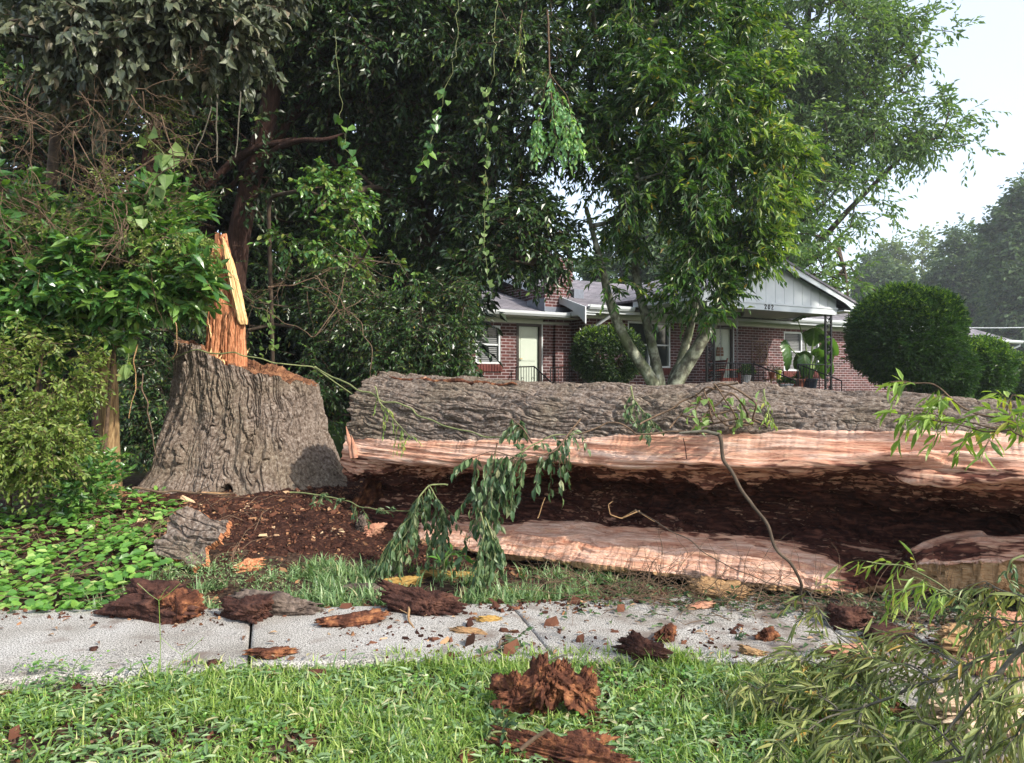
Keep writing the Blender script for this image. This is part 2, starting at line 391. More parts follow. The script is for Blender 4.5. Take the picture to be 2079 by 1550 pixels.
def sprays(p0, d, length, nleaf, L, W, rng, droop=.3, spread=.8, upn=.7, sag=.25, jit=.25):
    """twigs from p0 along d; returns leaf arrays and twig segments"""
    T = len(p0); d = norm(d)
    length = np.broadcast_to(length, (T,))[:, None]
    end = p0 + d * length + np.array([0, 0, -1]) * sag * length
    mid = (p0 + end) / 2 + np.array([0, 0, 1]) * sag * .25 * length
    f = (np.arange(nleaf) + .6) / nleaf
    f = np.clip(f[None] + rng.normal(0, .04, (T, nleaf)), .05, 1)[..., None]
    pos = (1 - f)**2 * p0[:, None] + 2 * f * (1 - f) * mid[:, None] + f**2 * end[:, None]
    tan = norm(2 * (1 - f) * (mid - p0)[:, None] + 2 * f * (end - mid)[:, None])
    side = norm(np.cross(tan, np.array([0, 0, 1.0]) + rng.normal(0, .35, (T, 1, 3))))
    sg = np.where(np.arange(nleaf) % 2 == 0, 1, -1)[None, :, None]
    ang = spread * (1 - .6 * (f > .93))
    ld = tan * np.cos(ang) + side * sg * np.sin(ang) + np.array([0, 0, -droop]) + rng.normal(0, jit, (T, nleaf, 3))
    nr = np.array([0, 0, upn]) + rng.normal(0, .55, (T, nleaf, 3))
    sc = rng.uniform(.65, 1.15, (T, nleaf))
    return (pos.reshape(-1, 3), ld.reshape(-1, 3), nr.reshape(-1, 3), (sc * L).ravel(), (sc * W).ravel()), (p0, mid, end)

def twig_geo(tw, r=.004):
    p0, mid, end = tw
    A = seg_tubes(p0, mid, r, r * .8); B = seg_tubes(mid, end, r * .8, r * .4)
    V = np.concatenate([A[0], B[0]]); F = np.concatenate([A[1], B[1] + len(A[0])])
    return V, F

def sample_ell(ells, n, rng, power=.35):
    """ells: list of (cx,cy,cz,rx,ry,rz[,weight])"""
    E = np.array([e[:6] for e in ells], float)
    w = np.array([(e[6] if len(e) > 6 else 1.0) * (e[3] * e[4] * e[5])**.8 for e in ells]); w /= w.sum()
    k = rng.choice(len(ells), n, p=w)
    dr = rand_dirs(n, rng); r = rng.random(n)[:, None]**power
    return E[k, :3] + dr * r * E[k, 3:6], norm(dr / E[k, 3:6])

def E(px, py, Y, rpx, rpy, ry, w=1.0):
    c = P(px, py, Y)
    return (c[0], c[1], c[2], rpx / FPX * Y, ry, rpy / FPX * Y, w)

def grow_branches(trunks, targets, rng, tip=.006, step=.45, jitter=.05, maxr=.2, power=.5, bias=.0):
    """trunks: list of (pts, radii). Every target is joined to the nearest node; returns segments p0,p1,r0,r1 for the branches"""
    nodes = []; par = []; trunk_n = 0
    for pts, rad in trunks:
        pts = np.asarray(pts, float)
        for a, b in zip(pts[:-1], pts[1:]):
            k = max(2, int(np.linalg.norm(b - a) / .3))
            for q in range(k): nodes.append(a + (b - a) * q / k); par.append(-1)
        nodes.append(pts[-1]); par.append(-1)
    trunk_n = len(nodes)
    base = np.asarray(trunks[0][0][0], float)
    tn = np.array(nodes)
    dist = np.array([np.min(np.linalg.norm(tn - t, axis=1)) for t in targets])
    cap = len(nodes) + int(sum(dist) / step * 1.6) + 4 * len(targets) + 50
    A = np.zeros((cap, 3)); A[:trunk_n] = tn; n = trunk_n
    for i in np.argsort(dist):
        t = targets[i]
        df = A[:n] - t
        dd = np.sqrt((df**2).sum(1)) + np.maximum(0, df[:, 2] - bias) * 1.2      # prefer joining from below
        j = int(np.argmin(dd)); L = np.linalg.norm(A[j] - t)
        k = max(1, int(L / step)); prev = j
        for q in range(1, k + 1):
            f = q / k
            p = A[j] * (1 - f) + t * f
            if q < k: p = p + rng.normal(0, jitter * L**.5, 3) + np.array([0, 0, .12 * L * math.sin(math.pi * f)])
            if n >= cap: break
            A[n] = p; par.append(prev); prev = n; n += 1
    par = np.array(par[:n]); cnt = np.zeros(n)
    for i in range(n - 1, trunk_n - 1, -1):
        cnt[i] += 1
        if par[i] >= trunk_n: cnt[par[i]] += cnt[i]
    r = np.minimum(tip * np.maximum(cnt, 1)**power, maxr)
    idx = np.arange(trunk_n, n); pi = par[idx]
    r0 = np.where(pi >= trunk_n, r[pi], r[idx] * 1.15)
    return A[pi], A[idx], r0, r[idx]

def tapered_trunk(mb, pts, rad, sides=14, wob=.06, seed=0):
    pts = np.asarray(pts, float); rad = np.asarray(rad, float)
    L = np.concatenate([[0], np.cumsum(np.linalg.norm(np.diff(pts, axis=0), axis=1))])
    n = max(8, int(L[-1] / .12)); t = np.linspace(0, L[-1], n)
    # smooth interpolation through the points
    Q = np.stack([np.interp(t, L, pts[:, c]) for c in range(3)], 1)
    for _ in range(3): Q[1:-1] = (Q[:-2] + 2 * Q[1:-1] + Q[2:]) / 4
    R = np.interp(t, L, rad)
    d = norm(np.gradient(Q, axis=0)); ref = np.array([0, 1.0, 0.05])
    a = norm(np.cross(d, ref)); b = norm(np.cross(d, a))
    th = np.arange(sides) / sides * 2 * np.pi
    rr = R[:, None] * (1 + wob * vnoise(np.cos(th)[None] * 1.5 + seed, np.sin(th)[None] * 1.5, t[:, None] * 2.2, seed) + wob * .6 * vnoise(np.cos(th)[None] * 3, np.sin(th)[None] * 3, t[:, None] * 7, seed + 5))
    ring = Q[:, None] + rr[..., None] * (np.cos(th)[None, :, None] * a[:, None] + np.sin(th)[None, :, None] * b[:, None])
    mb.add(ring.reshape(-1, 3), [grid_faces(n, sides, True), (np.arange(sides) + (n-1)*sides)[None]])

def view_gap(C):
    """openings between the crowns through which the house is seen"""
    px = 1040 + C[:, 0] / C[:, 1] * FPX; py = 775 - (C[:, 2] - CAM_H) / C[:, 1] * FPX
    near = C[:, 1] < 21
    a = near & (px > 955) & (px < 1190) & (py > 590 - 45 * (C[:, 1] < 14)) & (py < 790)
    b_ = near & (px > 1190) & (px < 1440) & (py > 655)
    c_ = near & (px > 1255) & (px < 1480) & (py > 575) & (_hash(np.floor(px), np.floor(py), px * 0, 5) > np.where(px < 1340, -.5, .3))
    return ~(a | b_ | c_)

def make_tree(name, label, cat, trunks, ells, nclump, ntwig, nleaf, L, W, lmat, bmat, seed, lod=0, twigL=.35, power=.35, group=None,
              droop=.3, spread=.8, sag=.25, upn=.7, tip=.006, fold=.18, ldroop=.12, outward=.6, maxr=.12, shape='oval', jit=.25,
              twig_r=.004, lmat2=None, frac2=0.0, branches=True, crown_name='crown', trunk_name='trunk', sel=None, extra=None, step=.45, jitter=.05, gap=1.1, gapk=.25, gapt=-.08):
    rng = np.random.default_rng(seed)
    base = np.asarray(trunks[0][0][0], float)
    root = empty(name, base, 0, label, cat, group)
    C, out = sample_ell(ells, nclump, rng, power)
    if gap:
        gn = fbm(C[:, 0] * gap + seed, C[:, 1] * gap, C[:, 2] * gap, 2, seed)
        kp = (gn > gapt) | (rng.random(len(C)) < gapk); C, out = C[kp], out[kp]; nclump = len(C)
    if sel is None: sel = view_gap
    if sel is not None:
        keep = sel(C); C, out = C[keep], out[keep]; nclump = len(C)
    mb = MB()
    for q, (pts, rad) in enumerate(trunks): tapered_trunk(mb, np.asarray(pts) - base, rad, seed=seed + q)
    mb.build(trunk_name, bmat, root, True)
    tp = np.repeat(C, ntwig, 0)
    td = norm(outward * np.repeat(out, ntwig, 0) + rng.normal(0, .6, (nclump * ntwig, 3)))
    tp = tp + rng.normal(0, twigL * .25, tp.shape)
    lv, tw = sprays(tp, td, twigL * rng.uniform(.6, 1.3, len(tp)), nleaf, L, W, rng, droop, spread, upn, sag, jit)
    V, F = twig_geo(tw, twig_r)
    if branches:
        p0, p1, r0, r1 = grow_branches(trunks, C, rng, tip=tip, maxr=maxr, power=min(power, .5) if power > .36 else .5, step=step, jitter=jitter)
        V2, F2 = seg_tubes(p0, p1, r0, r1, 5)
        V = np.concatenate([V, V2]); F = np.concatenate([F, F2 + len(V) - len(V2)])
    mesh_np('branches', V - base, [F], bmat, root, True)
    if lmat2 is not None and frac2 > 0:
        if extra is not None: m2 = extra(lv[0], rng)
        else: m2 = rng.random(len(lv[0])) < frac2
        leaves_obj('lighter_leaves', lv[0][m2] - base, lv[1][m2], lv[2][m2], lv[3][m2], lv[4][m2], lmat2, root, lod, fold=fold, droop=ldroop, shape=shape)
        lv = [a[~m2] for a in lv]
    leaves_obj(crown_name, lv[0] - base, lv[1], lv[2], lv[3], lv[4], lmat, root, lod, fold=fold, droop=ldroop, shape=shape)
    return root

# ---------------------------------------------------------------- terrain height
def gh(X, Y):
    X = np.asarray(X, float); Y = np.asarray(Y, float)
    h = .72 * sstep(8.0, 19.0, Y)
    bed = .24 * sstep(5.35, 7.6, Y) * sstep(-.9, -2.0, X)
    mound = .09 * np.exp(-((X + 2.7)**2 / 2.9 + (Y - 8.6)**2 / 2.2))
    h = np.maximum(h, bed) + mound
    return h + .05 * sstep(60, 200, Y) * 20
# ---------------------------------------------------------------- ground, sidewalk, soil
NEARX = [-9, -2.59, -1.36, .16, 1.76, 2.7, 9]; NEARY = [3.2, 3.86, 4.06, 4.17, 4.13, 4.03, 3.6]
FARX = [-9, -3.38, -1.7, .03, 1.27, 3.0, 9];   FARY = [4.4, 5.04, 5.07, 5.2, 5.42, 5.45, 5.2]
def near_edge(x): return np.interp(x, NEARX, NEARY)
def far_edge(x): return np.interp(x, FARX, FARY)
SLAB_Z = .045

def growing(a, b, step, far, n):
    dense = np.arange(a, b, step)
    g = np.geomspace(step * 2, far, n)
    return np.concatenate([a - g[::-1], dense, b + g])
gx = growing(-7.0, 5.0, .045, 900, 34); gy = growing(2.2, 11.5, .045, 900, 34)
GX, GY = np.meshgrid(gx, gy, indexing='ij')
GZ = gh(GX, GY)
nearm = (GX > -8) & (GX < 6) & (GY > 1) & (GY < 13)
bump = .018 * fbm(GX * 3, GY * 3, 0, 4, 3) + .012 * fbm(GX * 14, GY * 14, 0, 3, 9)
under = (GY > near_edge(GX) - .03) & (GY < far_edge(GX) + .02) & (np.abs(GX) < 9)
GZ = GZ + np.where(nearm, bump, 0) - np.where(under, .05, 0)
m, N, L, B = new_mat('ground_soil_and_lawn')
tc = N.new('ShaderNodeTexCoord'); sx = N.new('ShaderNodeSeparateXYZ'); L.new(tc.outputs['Object'], sx.inputs[0])
n1 = N.new('ShaderNodeTexNoise'); n1.inputs['Scale'].default_value = 22; n1.inputs['Detail'].default_value = 8; L.new(tc.outputs['Object'], n1.inputs[0])
r1 = ramp_node(N, [(.3, (.014, .008, .006)), (.5, (.040, .024, .016)), (.7, (.10, .065, .045))]); L.new(n1.outputs[0], r1.inputs[0])
n2 = N.new('ShaderNodeTexNoise'); n2.inputs['Scale'].default_value = 1.3; n2.inputs['Detail'].default_value = 8; L.new(tc.outputs['Object'], n2.inputs[0])
r2 = ramp_node(N, [(.3, (.030, .055, .015)), (.6, (.06, .10, .025)), (.8, (.10, .14, .04))]); L.new(n2.outputs[0], r2.inputs[0])
mr = N.new('ShaderNodeMapRange'); mr.inputs[1].default_value = 10; mr.inputs[2].default_value = 13; L.new(sx.outputs[1], mr.inputs[0])
mx = N.new('ShaderNodeMixRGB'); L.new(mr.outputs[0], mx.inputs[0]); L.new(r1.outputs[0], mx.inputs[1]); L.new(r2.outputs[0], mx.inputs[2])
L.new(mx.outputs[0], B.inputs['Base Color']); B.inputs['Roughness'].default_value = .95; B.inputs['Specular IOR Level'].default_value = .15
bn = N.new('ShaderNodeBump'); bn.inputs['Strength'].default_value = .9; bn.inputs['Distance'].default_value = .015; L.new(n1.outputs[0], bn.inputs['Height']); L.new(bn.outputs[0], B.inputs['Normal'])
tag(grid_mesh('ground', np.stack([GX, GY, GZ], -1), m), kind='structure')

# concrete: exposed pale sand and dark grains
m, N, L, B = new_mat('speckled_concrete')
tc = N.new('ShaderNodeTexCoord')
a = N.new('ShaderNodeTexNoise'); a.inputs['Scale'].default_value = 130; a.inputs['Detail'].default_value = 3; L.new(tc.outputs['Object'], a.inputs[0])
ra = ramp_node(N, [(.38, (.07, .068, .065)), (.46, (.26, .253, .243)), (.54, (.43, .42, .405)), (.64, (.60, .59, .565))]); L.new(a.outputs[0], ra.inputs[0])
b = N.new('ShaderNodeTexNoise'); b.inputs['Scale'].default_value = 2.2; b.inputs['Detail'].default_value = 7; L.new(tc.outputs['Object'], b.inputs[0])
rb = ramp_node(N, [(.3, (.62, .59, .54)), (.5, (.85, .83, .79)), (.7, (.98, .97, .95))]); L.new(b.outputs[0], rb.inputs[0])
mx = N.new('ShaderNodeMixRGB'); mx.blend_type = 'MULTIPLY'; mx.inputs[0].default_value = 1; L.new(ra.outputs[0], mx.inputs[1]); L.new(rb.outputs[0], mx.inputs[2])
# dirt washed over it near the log
sx = N.new('ShaderNodeSeparateXYZ'); L.new(tc.outputs['Object'], sx.inputs[0])
c = N.new('ShaderNodeTexNoise'); c.inputs['Scale'].default_value = 5; c.inputs['Detail'].default_value = 9; L.new(tc.outputs['Object'], c.inputs[0])
mr1 = N.new('ShaderNodeMapRange'); mr1.inputs[1].default_value = -.8; mr1.inputs[2].default_value = 3.2; mr1.inputs[3].default_value = -.07; mr1.inputs[4].default_value = .16; L.new(sx.outputs[0], mr1.inputs[0])
ad = N.new('ShaderNodeMath'); ad.operation = 'ADD'; L.new(c.outputs[0], ad.inputs[0]); L.new(mr1.outputs[0], ad.inputs[1])
mr2 = N.new('ShaderNodeMapRange'); mr2.inputs[1].default_value = .5; mr2.inputs[2].default_value = .68; L.new(ad.outputs[0], mr2.inputs[0])
m3 = N.new('ShaderNodeMixRGB'); L.new(mr2.outputs[0], m3.inputs[0]); L.new(mx.outputs[0], m3.inputs[1]); m3.inputs[2].default_value = (.15, .12, .10, 1)
L.new(m3.outputs[0], B.inputs['Base Color']); B.inputs['Roughness'].default_value = .9
bn = N.new('ShaderNodeBump'); bn.inputs['Strength'].default_value = .35; bn.inputs['Distance'].default_value = .002; L.new(a.outputs[0], bn.inputs['Height']); L.new(bn.outputs[0], B.inputs['Normal'])
M['concrete'] = m

def slab_grid(xn0, xn1, xf0, xf1, inset=.007, n=60, mm=36):
    """one slab between two joints given by their x at the near and far edge"""
    u = np.concatenate([[0, 0.0], np.linspace(0, 1, n), [1, 1.0]]); v = np.concatenate([[0, 0.0], np.linspace(0, 1, mm), [1, 1.0]])
    U, Vv = np.meshgrid(u, v, indexing='ij')
    xn = xn0 + inset + (xn1 - xn0 - 2 * inset) * U; xf = xf0 + inset + (xf1 - xf0 - 2 * inset) * U
    X = xn + (xf - xn) * Vv
    Y = near_edge(X) + (far_edge(X) - near_edge(X)) * Vv
    e = .02 * vnoise(X * 2.3, Y * 0, 0, 5) + .006 * vnoise(X * 17, Y * 0, 0, 8)
    Y = Y + e * (1 - Vv) * 1.0
    Z = SLAB_Z + .004 * fbm(X * 1.5, Y * 1.5, 0, 3, 4) + .0015 * vnoise(X * 25, Y * 25, 0, 6)
    I, J = np.meshgrid(np.arange(len(u)), np.arange(len(v)), indexing='ij')
    ring = np.minimum(np.minimum(I, len(u) - 1 - I), np.minimum(J, len(v) - 1 - J))
    cx, cyy = X.mean(), Y.mean()
    Z = np.where(ring == 0, -.06, Z); Z = np.where(ring == 2, Z, Z)
    Z = np.where(ring == 1, Z - .010 + .004 * vnoise(X * 30, Y * 30, 0, 11), Z)
    # ring 2 moved inward to form the worn arris
    dx = np.where(ring == 2, np.sign(cx - X) * .012 * (np.minimum(I, len(u) - 1 - I) == 2), 0)
    dy = np.where(ring == 2, np.sign(cyy - Y) * .012 * (np.minimum(J, len(v) - 1 - J) == 2), 0)
    return np.stack([X + dx, Y + dy, Z], -1)
joints = [(-8.5, -8.5), (-6.5, -7.1), (-5.0, -5.7), (-3.2, -4.1), (-1.40, -1.72), (.235, -.02), (2.0, 1.9), (3.9, 3.8), (6.5, 6.5)]
V, F, n = [], [], 0
for (a0, b0), (a1, b1) in zip(joints[:-1], joints[1:]):
    G = slab_grid(a0 - (.004 if abs(a0 - .235) < .01 else 0), a1 + (.004 if abs(a1 - .235) < .01 else 0), b0 - (.004 if abs(a0 - .235) < .01 else 0), b1 + (.004 if abs(a1 - .235) < .01 else 0))
    V.append(G.reshape(-1, 3)); F.append(grid_faces(G.shape[0], G.shape[1], False, n)); n += G.shape[0] * G.shape[1]
tag(mesh_np('sidewalk', np.concatenate(V), [np.concatenate(F)], M['concrete'], None, True), kind='structure')
# the street surface showing at the lower right under the branches
u, v = np.meshgrid(np.linspace(0, 1, 60), np.linspace(0, 1, 60), indexing='ij')
X = 1.78 + .10 * vnoise(v * 6, 0, 0, 3) + u * 6; Y = 1.0 + v * (near_edge(X) - .02 - 1.0)
tag(grid_mesh('driveway', np.stack([X, Y, .022 + .004 * fbm(X * 2, Y * 2, 0, 3, 2)], -1), M['concrete']), kind='structure')

# crumbled red-brown wood and soil heaped round the stump
u, v = np.meshgrid(np.linspace(-4.6, 1.2, 330), np.linspace(5.2, 9.6, 260), indexing='ij')
base = gh(u, v)
edge = sstep(5.75, 6.9, v + .35 * fbm(u * 1.2, v * 1.2, 0, 3, 21) - .12 * np.maximum(0, u + 2) - .25 * np.maximum(0, -3.0 - u)) * sstep(1.2, -.3, u + .3 * fbm(u, v * 1.3, 2, 3, 4)) * sstep(-4.6, -3.9, u)
hgt = edge * (.05 + .05 * fbm(u * 2.5, v * 2.5, 0, 4, 31) + .04 * fbm(u * 12, v * 12, 0, 3, 32)) - (1 - edge) * .06
tag(grid_mesh('soil', np.stack([u, v, base + hgt], -1), M['soil']), kind='structure')
def gh2(X, Y):
    X = np.asarray(X, float); Y = np.asarray(Y, float)
    e = sstep(5.75, 6.9, Y + .35 * fbm(X * 1.2, Y * 1.2, 0, 3, 21) - .12 * np.maximum(0, X + 2) - .25 * np.maximum(0, -3.0 - X)) * sstep(1.2, -.3, X + .3 * fbm(X, Y * 1.3, 2, 3, 4)) * sstep(-4.6, -3.9, X)
    z = gh(X, Y) + np.maximum(0, e * (.05 + .05 * fbm(X * 2.5, Y * 2.5, 0, 4, 31)) - (1 - e) * .06)
    on = (Y > near_edge(X)) & (Y < far_edge(X))
    return np.where(on, SLAB_Z, z)

# ---------------------------------------------------------------- chunks of wood
def chunk_geo(size, seed, rough=.18, fib=.12, n=64, m=48, flat=.5, taper=.15, jag=.10, hollow=0.0):
    """irregular broken piece, long axis x: a body split along random flat faces, fibres running along x"""
    rng = np.random.default_rng(seed)
    pol = (1 - np.cos(np.linspace(0, 1, n) * np.pi)) / 2 * np.pi * .15 + np.linspace(0, 1, n) * np.pi * .85
    phi = np.arange(m) / m * 2 * np.pi
    A, B_ = np.meshgrid(pol, phi, indexing='ij')
    d = np.stack([-np.cos(A), np.sin(A) * np.cos(B_), np.sin(A) * np.sin(B_)], -1)
    pl = []
    k = 7; off = rng.uniform(0, 6.28)
    for i in range(k):                                   # long faces, nearly parallel to the grain
        a = off + i * 2 * np.pi / k + rng.normal(0, .28); pl.append((np.array([rng.normal(0, .16) + taper * .35, math.cos(a), math.sin(a)]), rng.uniform(.62, 1.0)))
    for sx in (-1, 1):                                   # oblique breaks at the ends
        for _ in range(3): pl.append((np.array([sx, rng.normal(0, .55), rng.normal(0, .55)]), rng.uniform(.72, 1.05)))
    r = np.full(A.shape, 9.0)
    for nv, h in pl:
        nv = nv / np.linalg.norm(nv); q = d @ nv
        r = np.minimum(r, np.where(q > .05, h / np.maximum(q, .05), 9))
    r = np.minimum(r, 1.5)
    for _ in range(2):
        r = (np.roll(r, 1, 1) + 2 * r + np.roll(r, -1, 1)) / 4; r[1:-1] = (r[:-2] + 2 * r[1:-1] + r[2:]) / 4
    p = d * r[..., None]
    x, y, z = p[..., 0], p[..., 1], p[..., 2]
    big = rough * (fbm(x * 1.4 + seed, y * 1.8, z * 1.8, 3, seed) - .15)
    f1 = np.abs(vnoise(x * 1.1, y * 6 + seed, z * 6, seed + 3)); f2 = vnoise(x * 3.0, y * 15, z * 15, seed + 4); f3 = vnoise(x * 9, y * 30, z * 30, seed + 5)
    dd = big + fib * (1.1 * f1 - .45) + fib * .40 * f2 + fib * .16 * f3 - hollow * sstep(.1, .8, vnoise(x * 2.2, y * 1.9, z * 1.9, seed + 9) + .25) * .8
    p = p * (1 + dd)[..., None]
    e = sstep(.35, .95, np.abs(x))
    p[..., 0] += np.sign(x) * e * jag * (1.4 * vnoise(y * 5, z * 5, np.sign(x) * 3, seed + 6) + .9 * vnoise(y * 14, z * 14, np.sign(x), seed + 7))
    p[..., 2] += .10 * np.sin(x * 1.6 + seed)
    return p * np.array(size) * np.array([.5, .52, .52])

def chunk(name, label, px, py, Y, size, rz, mat, seed, tilt=(0, 0), lift=0.35, group=None, cat='wood chunk', zoff=0.0, **k):
    X = (px - 1040) / FPX * Y
    G = chunk_geo(size, seed, **k)
    # the photo row py is the visual centre; the piece lies on the ground at depth Y
    z = float(gh2(X, Y)) + size[2] * lift + zoff
    o = grid_mesh(name, G, mat, None, True)
    o.location = (X, Y, z); o.rotation_euler = (tilt[0], tilt[1], rz)
    return tag(o, label, cat, group)

def plate_geo(L, W, T, seed, n=70, m=50, ridge=.02):
    """slab of bark: outer side ridged (up), wood below"""
    u, v = np.meshgrid(np.linspace(0, 1, n), np.linspace(0, 1, m), indexing='ij')
    x = (u - .5) * L; y = (v - .5) * W
    x = x + .05 * L * (vnoise(v * 5, 0, 0, seed) * sstep(.5, 1, np.abs(u - .5) * 2) * np.sign(u - .5)) * 1.5
    y = y * (1 + .18 * vnoise(u * 3, 0, 0, seed + 1)) 
    top = T / 2 - .10 * (y / W)**2 * W + ridge * bark_disp(y, x, seed) + .01 * fbm(x * 20, y * 20, 0, 3, seed)
    bot = top - T * (1 + .3 * fbm(x * 8, y * 8, 1, 2, seed + 2))
    return np.stack([x, y, top], -1), np.stack([x, y, bot], -1)

def bark_disp(u, v, seed=0, fu=20.0, fv=4.2):
    """ridged bark, u across and v along the grain in metres; about 0..1"""
    wu = u + .030 * vnoise(u * 6, v * 3.5, 0, seed + 50) + .012 * vnoise(u * 20, v * 12, 0, seed + 51)
    wv = v + .05 * vnoise(u * 14, v * 3, 0, seed + 52)
    n1 = vnoise(wu * fu, wv * fv, 0, seed); n2 = vnoise(wu * fu * .6 + 7, wv * fv * .8 + 3, 0, seed + 1)
    g1 = np.clip(np.abs(n1) * 4.2, 0, 1); g2 = np.clip(np.abs(n2) * 5.0, 0, 1)
    n3 = vnoise(wu * fu * 1.1, wv * fv * 4.5, 0, seed + 2); g3 = np.clip(np.abs(n3) * 3.6, 0, 1)
    lvl = .75 + .5 * vnoise(wu * fu * .5, wv * fv * .9, 4, seed + 4)
    return np.minimum(g1, g2)**.7 * lvl * (.78 + .22 * g3) + .10 * vnoise(wu * 80, wv * 20, 0, seed + 6)
# ---------------------------------------------------------------- the tall oak stump
SY = 9.1
def stump():
    root = empty('tree_stump', (-3.08, SY, .15), 0, 'huge snapped grey-barked stump with tall orange splinter on top, beside the fallen log', 'stump')
    n, mth = 460, 1500
    zz = np.linspace(-.25, 2.0, n); th = np.linspace(-math.pi, math.pi, mth, endpoint=False)
    Z, TH = np.meshgrid(zz, th, indexing='ij')
    R = np.interp(zz, [-.25, 0, .15, .45, .78, 1.15, 1.5, 1.85, 2.0], [1.42, 1.28, 1.13, .97, .90, .82, .775, .745, .735])[:, None]
    low = np.exp(-np.maximum(0, Z) * 2.1)
    flare = 0
    for a, w, h in [(-1.15, .34, .24), (-1.75, .28, .12), (-2.4, .4, .3), (-.35, .4, .34), (.6, .5, .2), (1.8, .5, .25), (2.9, .4, .3)]:
        dth = (TH - a + math.pi) % (2 * math.pi) - math.pi
        flare = flare + h * np.exp(-(dth / w)**2)
    R = R + (flare - .10) * low + .035 * fbm(np.cos(TH) * 1.3, np.sin(TH) * 1.3, Z * .8, 3, 3)
    # buttress furrows
    R = R + .03 * vnoise(TH * 2.6, Z * .6, 0, 12) * 1.2
    u = TH * .9 + .05 * np.sin(Z * 3)
    # the hole between two roots
    hd = ((TH + 1.50) * 1.1)**2 / .0042 + (Z - .27)**2 / .009
    kd = ((TH + 1.36) * 1.1)**2 / .012 + (Z - .12)**2 / .014
    R = R + .15 * np.exp(-kd)
    fine = bark_disp(u, Z, 2, 27.0, 3.2)
    R = R + .060 * fine + .02 * vnoise(u * 9, Z * 2.2, 0, 19)
    R = R - .34 * np.exp(-hd**2)
    # sloping, jagged top
    tx = np.cos(TH)
    top = 1.62 - .27 * tx + .03 * vnoise(TH * 6, 0, 0, 7) + .02 * vnoise(TH * 26, 0, 0, 9)
    top = top + .05 * sstep(.35, .1, np.abs(TH + 2.0)) 
    Zs = np.where(Z > 0, Z * top / 2.0, Z)
    cxs = -.04 * np.clip(Zs, 0, 2)
    G = np.stack([cxs + R * np.cos(TH), R * np.sin(TH), Zs], -1)
    grid_mesh('bark', G, M['bark'], root, True)
    # broken top surface: ring steps inward, torn fibres
    rim = G[-1]
    k = 26; rows = []
    c = rim.mean(0)
    for i in range(k):
        f = 1 - i / (k - 1) * .98
        row = c + (rim - c) * f
        ang = th
        row[:, 2] = rim[:, 2] * f + (1 - f) * c[2] + (.07 * fbm(np.cos(ang) * f * 9, np.sin(ang) * f * 9, 0, 4, 5) ) * (1 if i > 1 else .1) - .10 * sstep(0, .25, 1 - f)
        rows.append(row)
    grid_mesh('torn_top', np.array(rows), M['char'], root, True)
    # shards: cross-sections swept upwards
    def shard(name, prof, x0, w0, d0, y0, mat, seed, nseg=160, m=120, jag=.5):
        """prof: list of (z, cx, half width, half depth)"""
        zz = np.linspace(0, 1, nseg); pz = np.array(prof)
        z = pz[0, 0] + (pz[-1, 0] - pz[0, 0]) * zz
        cx = np.interp(z, pz[:, 0], pz[:, 1]); hw = np.interp(z, pz[:, 0], pz[:, 2]); hd = np.interp(z, pz[:, 0], pz[:, 3])
        a = np.arange(m) / m * 2 * np.pi
        A, ZZ = np.meshgrid(a, z, indexing='xy')
        c_, s_ = np.cos(A), np.sin(A); c_ = np.sign(c_) * np.abs(c_)**.45; s_ = np.sign(s_) * np.abs(s_)**.45
        d = 1 + .24 * vnoise(A * 3.5, ZZ * .7, 0, seed) + .26 * (np.abs(vnoise(A * 9, ZZ * 1.1, 0, seed + 1)) - .3) + .12 * vnoise(A * 22, ZZ * 1.6, 0, seed + 3) + .07 * vnoise(A * 22, ZZ * 22, 0, seed + 8)
        zt = ZZ + jag * (ZZ - z[0]) / (z[-1] - z[0]) * (.10 * vnoise(A * 3.5, 0, 0, seed + 2) + .10 * vnoise(A * 11, 0, 0, seed + 5))
        G = np.stack([cx[:, None] + c_ * d * hw[:, None], y0 + s_ * d * hd[:, None], zt], -1)
        capr = G[-1] * .15 + G[-1].mean(0) * .85; capr[:, 2] = G[-1][:, 2] - .02
        G = np.concatenate([G, capr[None]], 0)
        return grid_mesh(name, G, mat, root, True)
    # pixel columns: 435..505 at the root, 440..470 at the top
    def X(px): return (px - 1040) / FPX * 8.9 + 3.08
    def Zp(py): return CAM_H + (775 - py) / FPX * 8.9 - .15
    shard('shard', [(Zp(735), X(462), .16, .15), (Zp(690), X(461), .145, .13), (Zp(640), X(460), .135, .10), (Zp(600), X(457), .115, .08), (Zp(545), X(453), .09, .05), (Zp(512), X(452), .065, .03)],
          0, 0, 0, -.28, M['split_v'], 4, jag=1.4)
    shard('shard', [(Zp(745), X(484), .125, .10), (Zp(700), X(485), .105, .08), (Zp(668), X(486), .095, .06), (Zp(655), X(488), .07, .05)], 0, 0, 0, -.36, M['split_v'], 9, jag=1.0)
    shard('shard', [(Zp(700), X(430), .055, .08), (Zp(620), X(433), .05, .06), (Zp(560), X(438), .04, .04), (Zp(525), X(441), .012, .02)], 0, 0, 0, -.12, M['split_v'], 14)
    shard('leaning_splinter', [(Zp(662), X(508), .035, .02), (Zp(655), X(506), .046, .03), (Zp(600), X(494), .046, .03), (Zp(540), X(480), .038, .026), (Zp(503), X(470), .016, .012)], 0, 0, 0, -.42, M['split_pale'], 11, jag=.6)
    # ragged slivers bundled round the tall shard
    rng = np.random.default_rng(8)
